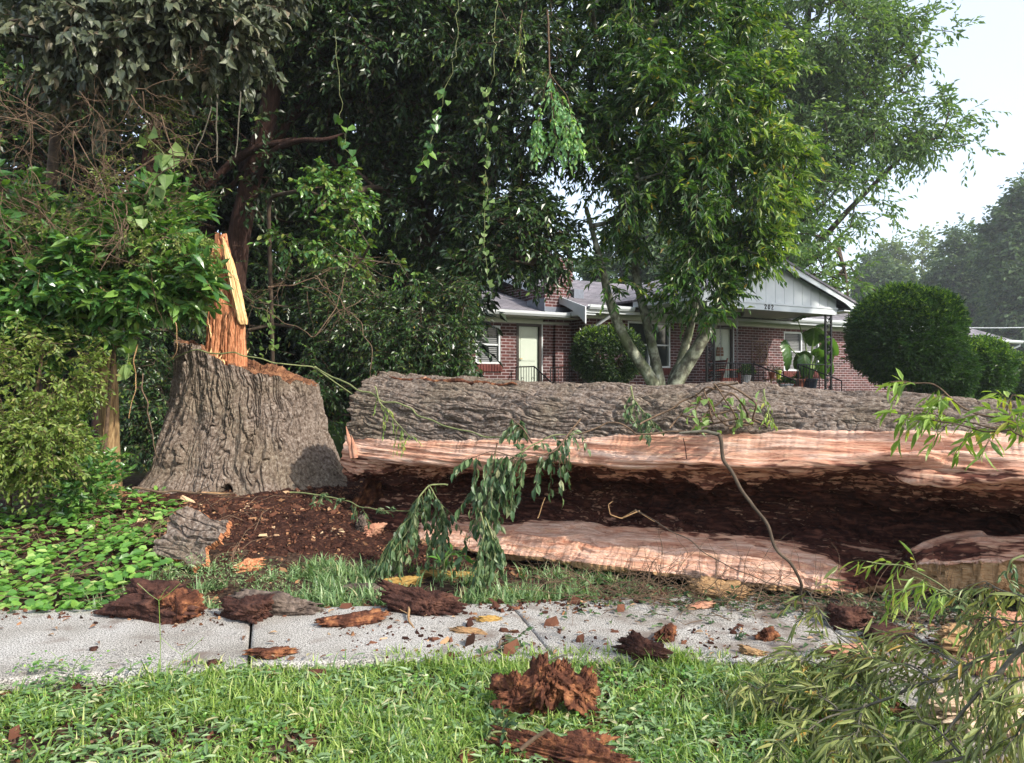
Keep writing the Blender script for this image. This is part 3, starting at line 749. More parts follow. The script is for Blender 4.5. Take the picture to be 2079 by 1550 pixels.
    for q in range(34):
        px_ = rng.uniform(436, 504); hgt = rng.uniform(.10, .55) * (1.5 - abs(px_ - 458) / 50); zb = Zp(rng.uniform(700, 735)); x_ = X(px_); y_ = rng.uniform(-.42, -.20)
        p0 = np.array([x_, y_, zb]); tip = p0 + np.array([rng.normal(0, .03), rng.normal(0, .03), max(.12, hgt)])
        mb2 = MB(); w = rng.uniform(.010, .024); k_ = 14; t_ = np.linspace(0, 1, k_)[:, None]
        mb2.tube(p0 + (tip - p0) * t_ + rng.normal(0, .003, (k_, 3)), w * (1 - t_[:, 0]**1.6) * rng.uniform(.7, 1.2, k_) + .001, 4)
        mb2.build('sliver', M['split_v'] if rng.random() < .7 else M['split_pale'], root)
    # torn wood standing on the rim
    mb = MB(); rng = np.random.default_rng(5)
    for a, nn, hh in [(-2.05, 16, .05), (-1.75, 12, .025), (-1.15, 14, .015)]:
        for q in range(nn):
            t_ = a + rng.normal(0, .12); r_ = .68 + rng.uniform(-.14, .03)
            zt = 1.62 - .27 * math.cos(t_) - .03
            h_ = hh * rng.uniform(.5, 1.6)
            p0 = np.array([-.06 + r_ * math.cos(t_), r_ * math.sin(t_), zt - .06])
            tip = p0 + np.array([rng.normal(0, .06), rng.normal(0, .03), h_ + .05])
            w = rng.uniform(.008, .02)
            mb.tube([p0, (p0 + tip) / 2 + rng.normal(0, .006, 3), tip], [w, w * .8, w * .15], 5)
        mb.build('torn_fibres', M['split_pale'], root); mb = MB()
    return root
stump()

# ---------------------------------------------------------------- the fallen, hollow log
LO = np.array([1.30, 5.62]); LA = np.array([.875, -.485]) / math.hypot(.875, .485); LB = np.array([-LA[1], LA[0]])
def log_local(px, py, y):
    """photo column/row of a point known to lie y metres behind the log's front line"""
    k = (px - 1040) / FPX
    x = (k * (LO[1] + LB[1] * y) - LO[0] - LB[0] * y) / (LA[0] - k * LA[1])
    Yw = LO[1] + LA[1] * x + LB[1] * y
    return x, CAM_H + (775 - py) / FPX * Yw
LROOT = empty('fallen_log', (LO[0], LO[1], 0), math.atan2(LA[1], LA[0]), 'giant fallen hollow log with split pink wood and dark rotten inside, lying across the scene', 'log')

def curve_from(px_rows):
    """px_rows: list of (px, py, y) -> interpolators over local x"""
    d = sorted([(log_local(px, py, y)[0], y, log_local(px, py, y)[1]) for px, py, y in px_rows])
    d = np.array(d)
    return lambda x: (np.interp(x, d[:, 0], d[:, 1]), np.interp(x, d[:, 0], d[:, 2]))
c_top = curve_from([(714, 748, 1.00), (760, 757, 1.0), (820, 765, 1.0), (1000, 774, 1.0), (1200, 781, 1.0), (1400, 784, 1.0), (1600, 786, 1.0), (1800, 797, 1.0), (2079, 815, 1.0), (2500, 850, 1.0)])
c_b1 = curve_from([(714, 800, .50), (1000, 812, .50), (1200, 818, .50), (1400, 822, .5), (1800, 832, .5), (2079, 840, .5), (2500, 880, .5)])
c_b2 = curve_from([(714, 893, .34), (800, 895, .30), (1000, 893, .27), (1200, 887, .26), (1400, 880, .25), (1600, 877, .25), (1800, 877, .25), (2079, 882, .25), (2500, 900, .25)])
c_w1 = curve_from([(714, 938, .28), (800, 940, .22), (1000, 938, .18), (1200, 938, .13), (1400, 950, .09), (1600, 958, .06), (1750, 950, .04), (1900, 968, .02), (2079, 984, .02), (2500, 1010, .02)])
c_r1 = curve_from([(714, 950, .42), (1000, 955, .48), (1400, 968, .50), (1750, 975, .5), (2079, 1000, .5), (2500, 1050, .5)])
c_r2 = curve_from([(714, 985, .85), (1000, 985, 1.0), (1400, 1000, 1.1), (2079, 1050, 1.1), (2500, 1060, 1.1)])
c_r3 = curve_from([(714, 1020, .75), (1000, 1020, 1.0), (1400, 1040, 1.08), (2079, 1120, 1.0), (2500, 1120, 1.0)])
c_r4 = curve_from([(714, 1040, .45), (900, 1048, .60), (1000, 1060, .62), (1400, 1092, .6), (1750, 1150, .6), (2079, 1180, .6), (2500, 1200, .6)])
c_li = curve_from([(714, 1050, .46), (820, 1058, .50), (866, 1056, .50), (960, 1054, .50), (1080, 1056, .50), (1200, 1060, .50), (1400, 1080, .48), (1560, 1100, .46), (1680, 1126, .42), (1745, 1165, .36), (1800, 1165, .5), (1850, 1128, .48), (1880, 1114, .52), (1965, 1094, .60), (2079, 1082, .62), (2250, 1090, .6), (2500, 1110, .6)])
c_lo = curve_from([(714, 1062, .42), (830, 1080, .38), (856, 1098, .14), (960, 1118, .06), (1080, 1130, .03), (1200, 1147, .0), (1400, 1170, .0), (1560, 1188, .0), (1680, 1200, .03), (1742, 1203, .08), (1760, 1190, .34), (1820, 1185, .38), (1855, 1150, .25), (1880, 1142, .22), (1965, 1140, .2), (2079, 1135, .2), (2250, 1150, .2), (2500, 1190, .2)])
XL, XR = log_local(716, 800, .5)[0], 5.2
NX = 1500
xs = np.concatenate([np.linspace(XL, 3.0, NX), np.linspace(3.0, XR, 160)[1:]])
nx = len(xs)
j1 = lambda f, s: vnoise(xs * f, 0, 0, s)
def K(c, dy=0, dz=0):
    y, z = c(xs); return np.stack([y + dy, z + dz], -1)
tear = .014 * j1(3, 1) + .008 * j1(14, 2) + .004 * j1(50, 22)
one = np.ones(nx)
fl = lambda y, z: np.stack([one * y, one * z], -1)
ty, tz = c_top(xs)
rag = .05 * j1(3, 203) * .6 + .018 * j1(14, 204) + .010 * j1(50, 205)
li = K(c_li, .04 * j1(2.4, 9), .012 * j1(5, 7)); lo = K(c_lo, 0, 0); lo[:, 0] += rag; lo[:, 1] = np.maximum(lo[:, 1], .03)
mid_ = .5 * li + .5 * lo; mid_[:, 1] += .035
xlip2 = log_local(1800, 1150, .3)[0]; thick = np.where(xs > xlip2, .22, .045 + .02 * j1(4, 207)); thick = np.minimum(thick, lo[:, 1] + .02); lo[:, 1] = np.where(xs > xlip2, lo[:, 1], np.maximum(lo[:, 1], .085))
und = np.stack([lo[:, 0] + .012, lo[:, 1] - thick], -1)
keys = [fl(1.05, -.04), fl(1.75, .20), np.stack([one * 1.88, tz * .52], -1), np.stack([one * 1.50, tz - .14], -1), K(c_top), K(c_b1),
        K(c_b2, .0, tear), K(c_w1, .02 * j1(4, 5), .03 * j1(2.3, 3) + .015 * j1(9, 4)), K(c_r1, 0, .02 * j1(3, 6)), K(c_r2), K(c_r3), K(c_r4, .03 * j1(3, 9) + .10, .02 * j1(4, 7) + .01),
        li, mid_, lo, und, np.stack([und[:, 0] + .30, np.maximum(und[:, 1] - .10, -.02)], -1), fl(.95, -.05)]
def catmull(keys, counts, sharp):
    out = []; K_ = len(keys); idx = []
    for i in range(K_ - 1):
        p1, p2 = keys[i], keys[i + 1]
        p0 = keys[i - 1] if i > 0 and i not in sharp else 2 * p1 - p2
        p3 = keys[i + 2] if i + 2 < K_ and (i + 1) not in sharp else 2 * p2 - p1
        t = np.linspace(0, 1, counts[i], endpoint=False)[None, :, None]
        a, b, c, d = p0[:, None], p1[:, None], p2[:, None], p3[:, None]
        out.append(.5 * (2 * b + (c - a) * t + (2 * a - 5 * b + 4 * c - d) * t**2 + (3 * b - a - 3 * c + d) * t**3))
        idx += [i] * counts[i]
    out.append(keys[-1][:, None]); idx.append(K_ - 2)
    return np.concatenate(out, 1), np.array(idx)
prof, pidx = catmull(keys, [8, 14, 24, 60, 130, 130, 60, 40, 70, 40, 50, 30, 44, 44, 8, 30, 12], {6, 14, 15})
G = np.concatenate([np.broadcast_to(xs[:, None, None], (*prof.shape[:2], 1)), prof], -1)
Nn = grid_normals(G)
if Nn[NX // 2, 236, 1] > 0: Nn = -Nn
arc = np.concatenate([np.zeros((nx, 1)), np.cumsum(np.linalg.norm(np.diff(G, axis=1), axis=2), 1)], 1)
Xg = xs[:, None] + 0 * arc
nb = int(np.argmax(pidx == 6)); nw = int(np.argmax(pidx == 7)); nl = int(np.argmax(pidx == 11)); no_ = int(np.argmax(pidx == 14)); nu = int(np.argmax(pidx == 15))
# bark
fine = bark_disp(arc, Xg, 21, 29.0, 3.4)
dbark = .050 * fine + .012 * vnoise(arc * 8, Xg * 2, 0, 48) + .035 * fbm(Xg * 1.2, arc * 1.5, 0, 3, 44)  - .03
knot = np.exp(-(((Xg - log_local(925, 850, .4)[0]) / .10)**2 + ((arc - arc[:, nb:nb+1] + .22) / .10)**2))
dbark = dbark + .05 * knot * np.sin(arc * 60)
# split face: long fibres
dwood = .018 * vnoise(arc * 26, Xg * 1.1, 0, 61) + .010 * vnoise(arc * 70, Xg * 2.2, 0, 62) + .02 * fbm(Xg * 1.8, arc * 3, 0, 3, 63)
xk = log_local(1880, 940, .1)[0]
dwood = dwood + .06 * np.exp(-((Xg - xk) / .35)**2) * np.sin((arc - arc[:, nb:nb+1]) * 34 + (Xg - xk) * 2)
# rotten hollow
drot = .075 * fbm(Xg * 2.2, arc * 6, 0, 4, 71) + .045 * (np.abs(vnoise(Xg * 2.6, arc * 20, 0, 72)) - .3) + .022 * vnoise(Xg * 9, arc * 42, 0, 73) + .012 * vnoise(Xg * 40, arc * 60, 0, 75) + .09 * vnoise(Xg * 1.2, arc * 2.8, 0, 74)
blk = vnoise(Xg * 5, arc * 9, 0, 77); drot = drot + .03 * sstep(.0, .12, blk) - .03 * sstep(.35, .4, vnoise(Xg * 4, arc * 14, 0, 78))
tI = np.arange(G.shape[1])[None, :]
step_ = .030 * sstep(-.04, .04, vnoise(Xg * .8, arc * 7, 0, 241)) + .020 * sstep(-.03, .03, vnoise(Xg * 1.6, arc * 13, 0, 242)) - .03
dlip = step_ + .016 * vnoise(arc * 30, Xg * 1.2, 0, 251) + .009 * vnoise(arc * 80, Xg * 3, 0, 252) + .02 * fbm(Xg * 2.5, arc * 5, 0, 3, 253)
kw_ = sstep(nw - 2, nw + 40, tI); kl = sstep(nl - 20, nl + 50, tI)
D = np.where(tI < nb, dbark, np.where(tI < nu, dwood * (1 - kw_) + (drot * (1 - kl) + dlip * kl) * kw_, -.05 * bark_disp(arc, Xg, 291)))
near_b = np.exp(-((tI - nb) / 3.0)**2); D = D * (1 - .7 * near_b)

G = G + Nn * D[..., None]
# ragged left end: the grain breaks off unevenly
endf = sstep(XL + .35, XL, Xg)
G[..., 0] += endf * (.05 * vnoise(arc * 5, 0, 0, 81) + .03 * vnoise(arc * 22, 0, 0, 82))
grid_mesh('bark', G[:, :nb + 1], M['bark'], LROOT)
o = grid_mesh('split_wood', G[:, nb:nw + 1], M['split'], LROOT)
kt = np.interp(np.arange(G.shape[1]), [nb, nw, nw + 40, nw + 110, nl, nl + 30, nl + 52, no_, nu], [-.04, .30, .62, .95, .80, .52, .24, -.06, .0])
RM = kt[None, :] + .28 * vnoise(Xg * 1.7, tI / 30.0, 0, 301) * np.interp(np.arange(G.shape[1]), [nb, nb + 30, no_ - 20, no_], [.3, 1, 1, .3])[None, :] + .22 * sstep(.3, .8, vnoise(Xg * 2.4, tI / 22.0, 0, 305))
xa, xb = log_local(1745, 1180, .2)[0], log_local(1850, 1130, .4)[0]; xc = log_local(850, 1080, .4)[0]
low = sstep(nl - 10, nl + 20, tI)
RM = RM + low * (sstep(xa - .22, xa + .02, Xg) * sstep(xb + .1, xb - .02, Xg) * .9 + sstep(xc + .12, xc - .02, Xg) * .8 + .30 * sstep(xb, xb + .15, Xg))
set_rotmix(o, RM[:, nb:nw + 1])
o = grid_mesh('rotten_core', G[:, nw:nl + 21], M['split'], LROOT); set_rotmix(o, RM[:, nw:nl + 21])
o = grid_mesh('lower_split_wood', G[:, nl + 20:no_ + 1], M['split'], LROOT); set_rotmix(o, RM[:, nl + 20:no_ + 1])
grid_mesh('broken_edge', G[:, no_:nu + 1], M['tan'], LROOT); grid_mesh('underside_bark', G[:, nu:], M['bark_chip'], LROOT)
ring = G[0]; cc = ring.mean(0); cc[0] += .15
rows = [cc + (ring - cc) * f + np.array([.10 * (1 - f), 0, 0]) for f in (1, .97, .9, .8, .65, .5, .3, .02)]
Ge = np.array(rows); Ge[1:-1, :, 0] += .05 * vnoise(Ge[1:-1, :, 1] * 12, Ge[1:-1, :, 2] * 12, 0, 4)
grid_mesh('broken_end', Ge, M['rot_red'], LROOT)

# torn splinter standing at the left end of the split face
mb = MB()
for (x0, x1, z1, w) in [(712, 703, 866, .028), (718, 714, 884, .022)]:
    a = log_local(x0 + 6, 930, .27); b = log_local(x1, z1, .27)
    mb.tube([[a[0], .27, a[1]], [(a[0] + b[0]) / 2 + .01, .26, (a[1] + b[1]) / 2], [b[0], .27, b[1]]], [w * 1.6, w * 1.2, .004], 4)
mb.build('splinter', M['pink_wood'], LROOT, True)
# bared streak of wood along the top of the bark
def streak(px0, px1, pyf, mat, seed, w=.05):
    k = 60; pts = []
    for i in range(k):
        px = px0 + (px1 - px0) * i / (k - 1)
        x, _ = log_local(px, 770, .86); y, z = .86, None
        ii = int(np.argmin(abs(xs - x))); jj = int(np.argmin(abs(G[ii, :nb, 1] - .80) + (np.arange(nb) < nb * .30) * 9))
        pts.append(G[ii, jj] + np.array([0, -.012, .012]))
    pts = np.array(pts)
    for _ in range(4): pts[1:-1] = (pts[:-2] + pts[1:-1] * 2 + pts[2:]) / 4
    mb = MB(); mb.tube(pts, w * np.sin(np.linspace(.15, 3.0, k))**.6 * (1 + .3 * vnoise(np.arange(k) * .5, 0, 0, seed)), 6)
    return mb.build('bared_streak', mat, LROOT, True)
streak(800, 1060, 0, M['rot_red'], 1, .026)
streak(905, 950, 0, M['yellow_wood'], 2, .022)
streak(850, 895, 0, M['pink_wood'], 3, .02)
# ---------------------------------------------------------------- the brick house
H0 = np.array([2.02, 21.0]); HA = math.radians(31); HU = np.array([math.cos(HA), math.sin(HA)]); HV = np.array([-HU[1], HU[0]])
HZ = .55
def hw(u, v, z): p = H0 + HU * u + HV * v; return (p[0], p[1], z)
def hu(px, v):
    k = (px - 1040) / FPX
    return (k * (H0[1] + HV[1] * v) - H0[0] - HV[0] * v) / (HU[0] - k * HU[1])

def brick_material():
    m, N, L, B = new_mat('dark_red_brick')
    tc = N.new('ShaderNodeTexCoord'); sx = N.new('ShaderNodeSeparateXYZ'); L.new(tc.outputs['Object'], sx.inputs[0])
    ad = N.new('ShaderNodeMath'); L.new(sx.outputs[0], ad.inputs[0]); L.new(sx.outputs[1], ad.inputs[1])
    cb = N.new('ShaderNodeCombineXYZ'); L.new(ad.outputs[0], cb.inputs[0]); L.new(sx.outputs[2], cb.inputs[1])
    bt = N.new('ShaderNodeTexBrick'); L.new(cb.outputs[0], bt.inputs[0])
    bt.inputs['Color1'].default_value = (.045, .014, .014, 1); bt.inputs['Color2'].default_value = (.115, .034, .030, 1); bt.inputs['Mortar'].default_value = (.36, .32, .33, 1)
    bt.inputs['Scale'].default_value = 1.0; bt.inputs['Mortar Size'].default_value = .0085; bt.inputs['Brick Width'].default_value = .26; bt.inputs['Row Height'].default_value = .083
    bt.inputs['Mortar Smooth'].default_value = .1
    bt.offset = .5
    n = N.new('ShaderNodeTexNoise'); n.inputs['Scale'].default_value = 2.0; n.inputs['Detail'].default_value = 8; L.new(tc.outputs['Object'], n.inputs[0])
    r = ramp_node(N, [(.3, (.7, .7, .7)), (.7, (1.15, 1.1, 1.1))]); L.new(n.outputs[0], r.inputs[0])
    mx = N.new('ShaderNodeMixRGB'); mx.blend_type = 'MULTIPLY'; mx.inputs[0].default_value = 1; L.new(bt.outputs[0], mx.inputs[1]); L.new(r.outputs[0], mx.inputs[2])
    L.new(mx.outputs[0], B.inputs['Base Color']); B.inputs['Roughness'].default_value = .85
    bn = N.new('ShaderNodeBump'); bn.inputs['Strength'].default_value = .5; bn.inputs['Distance'].default_value = .01; bn.invert = True; L.new(bt.outputs['Fac'], bn.inputs['Height']); L.new(bn.outputs[0], B.inputs['Normal'])
    return m
M['brick'] = brick_material()
M['white'] = plain_mat('white_trim_paint', (.58, .62, .64), rough=.5, var=.04, scale=3)
M['cream'] = plain_mat('pale_grey_green_paint', (.50, .54, .47), rough=.5, var=.05, scale=3)
M['door_paint'] = plain_mat('pale_sage_door_paint', (.50, .56, .48), rough=.4, var=.04, scale=3)
M['dark_trim'] = plain_mat('dark_brown_trim_paint', (.035, .025, .022), rough=.5)
M['iron'] = plain_mat('black_wrought_iron', (.018, .018, .020), rough=.45)
M['red_paint'] = plain_mat('red_painted_wood', (.48, .115, .07), rough=.5)
M['soffit'] = plain_mat('grey_soffit_paint', (.42, .42, .36), rough=.7, var=.05)  # even warm grey for soffits and porch ceiling
m, N, L, B = new_mat('grey_asphalt_shingle')
tc = N.new('ShaderNodeTexCoord'); mp = N.new('ShaderNodeMapping'); L.new(tc.outputs['Object'], mp.inputs[0])
bt = N.new('ShaderNodeTexBrick'); sx = N.new('ShaderNodeSeparateXYZ'); L.new(mp.outputs[0], sx.inputs[0])
cb = N.new('ShaderNodeCombineXYZ'); L.new(sx.outputs[0], cb.inputs[0]); L.new(sx.outputs[1], cb.inputs[1]); L.new(cb.outputs[0], bt.inputs[0])
bt.inputs['Color1'].default_value = (.115, .11, .125, 1); bt.inputs['Color2'].default_value = (.21, .20, .22, 1); bt.inputs['Mortar'].default_value = (.07, .065, .075, 1)
bt.inputs['Brick Width'].default_value = .30; bt.inputs['Row Height'].default_value = .14; bt.inputs['Mortar Size'].default_value = .012; bt.inputs['Scale'].default_value = 1
n = N.new('ShaderNodeTexNoise'); n.inputs['Scale'].default_value = 1.2; n.inputs['Detail'].default_value = 9; L.new(tc.outputs['Object'], n.inputs[0])
r = ramp_node(N, [(.3, (.75, .75, .75)), (.7, (1.25, 1.2, 1.2))]); L.new(n.outputs[0], r.inputs[0])
mx = N.new('ShaderNodeMixRGB'); mx.blend_type = 'MULTIPLY'; mx.inputs[0].default_value = 1; L.new(bt.outputs[0], mx.inputs[1]); L.new(r.outputs[0], mx.inputs[2])
L.new(mx.outputs[0], B.inputs['Base Color']); B.inputs['Roughness'].default_value = .9
bn = N.new('ShaderNodeBump'); bn.inputs['Strength'].default_value = .5; bn.inputs['Distance'].default_value = .01; bn.invert = True; L.new(bt.outputs['Fac'], bn.inputs['Height']); L.new(bn.outputs[0], B.inputs['Normal'])
M['shingle'] = m
m, N, L, B = new_mat('window_glass'); B.inputs['Base Color'].default_value = (.025, .03, .032, 1); B.inputs['Roughness'].default_value = .06; B.inputs['Specular IOR Level'].default_value = .6; M['glass'] = m
M['blind'] = plain_mat('grey_window_blind', (.15, .16, .165), rough=.6, var=.04)

house = empty('brick_house', hw(0, 0, HZ), HA, 'long low red-brick house with grey shingle roof and white-gabled front porch behind the log', 'house')
def zz(z): return z - HZ
WU0, WU1 = -9.0, 0.0            # left wing
MU1 = 16.2                      # right end of the main block
RU1 = 23.4                      # right end of the lower wing
FLOOR = 1.22
EZ = 3.30                       # top of brick, main
# brick walls
def wall_box(mb, u0, u1, v0, v1, z0, z1): mb.box(u0, u1, v0, v1, zz(z0), zz(z1))
openings_main = [(hu(1275, 0), hu(1362, 0), 1.95, 3.28), (hu(1444, 0), hu(1489, 0), FLOOR, 3.28), (hu(1592, 0), hu(1664, 0), 1.90, 3.20)]
def wall_with_openings(mb, u0, u1, v0, v1, z0, z1, ops):
    ops = sorted(ops); c = u0
    for a, b, za, zb in ops:
        mb.box(c, a, v0, v1, zz(z0), zz(z1)); 
        mb.box(a, b, v0, v1, zz(z0), zz(za))
        if zb < z1: mb.box(a, b, v0, v1, zz(zb), zz(z1))
        c = b
    mb.box(c, u1, v0, v1, zz(z0), zz(z1))
mb = MB()
wall_with_openings(mb, 0.0, MU1, 0, .22, 0, EZ, openings_main)
mb.box(0, .22, .221, 8, zz(0), zz(EZ)); mb.box(MU1 - .22, MU1, .221, 8, zz(0), zz(EZ)); mb.box(.221, MU1 - .221, 7.78, 8, zz(0), zz(EZ))
WV = .78; lw = lambda px: hu(px, WV)
openings_left = [(lw(966), lw(1017), 2.02, 3.05), (lw(1049), lw(1100), FLOOR, 3.14)]
wall_with_openings(mb, WU0, -.003, WV, WV + .22, 0, 3.14, openings_left)
mb.box(WU0, WU0 + .22, WV + .221, 7, zz(0), zz(3.14))
wall_with_openings(mb, MU1 + .003, RU1, .85, 1.07, 0, 3.05, [])
mb.box(RU1 - .22, RU1, 1.071, 7, zz(0), zz(3.05))
mb.box(lw(1124), -.004, WV - .10, WV - .003, zz(0), zz(3.14))                # chimney breast
# left gable end of the main block (brick triangle)
mb.prism([(.0, zz(EZ + .003)), (8, zz(EZ + .003)), (4, zz(4.75))], 0, .02, .2)
mb.build('wall', M['brick'], house)
# rowlock sills
m2 = noise_mat('sill_brick', [(.3, (.085, .024, .022)), (.7, (.17, .055, .045))], scale=6, rough=.85, bump=.2)
for a, b, za, v in [(openings_main[0][0], openings_main[0][1], 1.95, 0), (openings_main[2][0], openings_main[2][1], 1.90, 0), (openings_left[0][0], openings_left[0][1], 2.02, WV)]:
    k = int((b - a) / .085); mb = MB()
    for i in range(k + 1):
        x = a - .04 + (b - a + .08) * i / (k + 1)
        mb.box(x + .006, x + .075, v - .045, v + .1, zz(za - .20), zz(za - .002))
    mb.build('brick_sill', m2, house)
# friezes and soffits
mb = MB()
mb.box(-.02, MU1 + .02, -.03, .2, zz(EZ + .002), zz(3.56)); mb.box(WU0, -.02, WV - .03, WV + .2, zz(3.142), zz(3.36)); mb.box(MU1 + .03, RU1, .82, 1.05, zz(3.052), zz(3.30))
mb.build('frieze', M['cream'], house)
mb = MB()
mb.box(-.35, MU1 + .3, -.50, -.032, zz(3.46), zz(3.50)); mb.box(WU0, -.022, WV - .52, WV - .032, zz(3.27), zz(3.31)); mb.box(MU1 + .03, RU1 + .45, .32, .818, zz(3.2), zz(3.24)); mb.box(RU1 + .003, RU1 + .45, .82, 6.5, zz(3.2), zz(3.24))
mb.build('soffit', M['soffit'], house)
# roofs
def slab(mb, poly, t=.06):
    p = np.array(poly, float); n = len(p); nn = np.cross(p[1] - p[0], p[2] - p[0]); nn /= np.linalg.norm(nn)
    if nn[2] < 0: nn = -nn
    V = np.concatenate([p, p - nn * t]); F = [np.array([list(range(n))]), np.array([list(range(2*n-1, n-1, -1))]), np.array([[i, (i+1) % n, n + (i+1) % n, n+i] for i in range(n)])]
    mb.add(V, F)
RZ = 4.97; mb = MB()
slab(mb, [(-.38, -.55, zz(3.54)), (MU1 + .35, -.55, zz(3.54)), (MU1 + .35, 4, zz(RZ)), (-.38, 4, zz(RZ))])
slab(mb, [(-.38, 8.55, zz(3.54)), (-.38, 4.003, zz(RZ)), (MU1 + .35, 4.003, zz(RZ)), (MU1 + .35, 8.55, zz(3.54))])
slab(mb, [(WU0, WV - .55, zz(3.36)), (-.39, WV - .55, zz(3.36)), (-.39, 4.2, zz(4.42)), (WU0, 4.2, zz(4.42))])
slab(mb, [(-.385, WV - .55, zz(3.355)), (.0, WV - .55, zz(3.355)), (.0, .7, zz(3.49)), (-.385, .7, zz(3.49))])
slab(mb, [(WU0, 8, zz(3.36)), (WU0, 4.203, zz(4.42)), (-.02, 4.203, zz(4.42)), (-.02, 8, zz(3.36))])
# right wing, hipped
r0, r1, rz = 16.5, 22.4, 4.72
slab(mb, [(MU1 + .36, .28, zz(3.28)), (RU1 + .5, .28, zz(3.28)), (r1, 3.9, zz(rz)), (MU1 + .36, 3.9, zz(rz))])
slab(mb, [(RU1 + .5, .283, zz(3.278)), (RU1 + .5, 7.5, zz(3.278)), (r1 + .01, 3.9, zz(rz))])
slab(mb, [(MU1 + .36, 7.5, zz(3.28)), (MU1 + .36, 3.9, zz(rz)), (r1, 3.903, zz(rz)), (RU1 + .5, 7.503, zz(3.28))])
roof = mb.build('roof', M['shingle'], house)
# chimney
mb = MB()
mb.box(-.90, -.03, WV - .12, WV + .75, zz(3.2), zz(4.18))
mb.prism([(-.90, zz(4.182)), (-.03, zz(4.182)), (-.03, zz(4.36)), (-.42, zz(4.36))], 1, WV - .12, WV + .75)
mb.box(-.42, .06, WV - .10, WV + .73, zz(4.362), zz(4.90)); mb.box(-.46, .10, WV - .14, WV + .77, zz(4.902), zz(5.0))
ch = mb.build('chimney', M['brick'], roof)
mb = MB(); mb.box(.062, .40, WV - .16, WV + .79, zz(3.9), zz(4.16)); mb.box(-.93, -.902, WV - .14, WV + .77, zz(3.3), zz(3.85)); mb.box(-.93, -.03, WV - .15, WV - .122, zz(3.4), zz(3.62))
mb.build('flashing', plain_mat('grey_blue_flashing', (.16, .18, .22), rough=.4), ch)
# gutters (half-round troughs with a lip) and downspouts
def gutter(u0, u1, v, z, name='gutter'):
    mb = MB(); prof = [(v - .115, zz(z)), (v - .10, zz(z + .004)), (v - .095, zz(z - .03)), (v - .01, zz(z - .03)), (v - .005, zz(z)), (v, zz(z)), (v, zz(z - .12)), (v - .065, zz(z - .12)), (v - .105, zz(z - .065))]
    mb.prism(prof, 0, u0, u1); return mb.build(name, M['white'], house)
gutter(-.33, 1.22, -.552, 3.60); gutter(7.85, MU1 + .33, -.552, 3.60); gutter(WU0, -.40, WV - .552, 3.42); gutter(MU1 + .40, RU1 + .52, .278, 3.34)
mb = MB(); mb.box(-.38, MU1 + .35, -.545, -.51, zz(3.40), zz(3.475)); mb.build('fascia', M['white'], house)
def downspout(pts):
    mb = MB(); mb.tube([(p[0], p[1], zz(p[2])) for p in pts], .045, 8); return mb.build('downspout', M['white'], house, True)
downspout([(.45, -.60, 3.48), (.45, -.58, 3.36), (.16, -.08, 3.02), (.16, -.06, 2.9), (.16, -.06, .75)])
downspout([(RU1 + .35, .23, 3.24), (RU1 + .33, .25, 3.12), (RU1 + .06, .76, 2.86), (RU1 + .06, .80, 2.75), (RU1 + .06, .80, .7)])
# left gable rake board with its curved return
def rake(name, u, t, vA, zA, vB, zB, drop=.20, ret=.55):
    """board in the v-z plane at u"""
    f = np.linspace(0, 1, 30); top = [(vA + (vB - vA) * q, zz(zA + (zB - zA) * q)) for q in f]
    low = []
    for q in f[::-1]:
        d = drop + ret * max(0, 1 - q / .22)**2 * .45
        low.append((vA + (vB - vA) * q, zz(zA + (zB - zA) * q - d)))
    mb = MB(); mb.prism(top + low, 0, u, u + t); return mb.build(name, M['white'], house)
rake('rake_board', -.425, .04, -.56, 3.545, 4.0, 4.975); rake('rake_board', -.425, .04, 8.56, 3.545, 4.0, 4.975)
mb = MB(); mb.box(-.40, -.02, -.50, .66, zz(3.34), zz(3.46)); mb.build('boxed_eave', M['white'], house)

# windows and doors
def window(u0, u1, z0, z1, v, mull=1, blind=True, name='window'):
    mb = MB(); w = .055
    mb.box(u0, u0 + w, v - .02, v + .1, zz(z0), zz(z1)); mb.box(u1 - w, u1, v - .02, v + .1, zz(z0), zz(z1))
    mb.box(u0 + w, u1 - w, v - .02, v + .1, zz(z0), zz(z0 + w)); mb.box(u0 + w, u1 - w, v - .02, v + .1, zz(z1 - w), zz(z1))
    for i in range(1, mull): 
        c = u0 + (u1 - u0) * i / mull; mb.box(c - .03, c + .03, v - .015, v + .09, zz(z0 + w), zz(z1 - w))
    zc = (z0 + z1) / 2
    for i in range(mull):
        a = u0 + w + (u1 - u0 - w) * i / mull + (.03 if i else 0); b = u0 + (u1 - u0) * (i + 1) / mull - (.03 if i < mull - 1 else w)
        mb.box(a, b, v + .0, v + .06, zz(zc - .022), zz(zc + .022))
    o = mb.build(name, M['white'], house)
    mb = MB(); mb.box(u0 + w, u1 - w, v + .062, v + .07, zz(z0 + w), zz(z1 - w)); mb.build('pane', M['glass'], o)
    if blind:
        mb = MB(); n = int((z1 - z0 - .1) / .05)
        for i in range(n):
            z = z0 + .07 + i * .05
            mb.prism([(v + .035, zz(z)), (v + .055, zz(z + .034)), (v + .058, zz(z + .034)), (v + .038, zz(z))], 0, u0 + w, u1 - w)
        mb.build('blind', M['blind'], o)
    return o
a, b, z0, z1 = openings_left[0]; window(a, b, z0, z1, WV + .03)
a, b, z0, z1 = openings_main[0]; window(a, b, z0, z1, .03, 2, False)
a, b, z0, z1 = openings_main[2]; window(a, b, z0, z1, .03, 2, True)
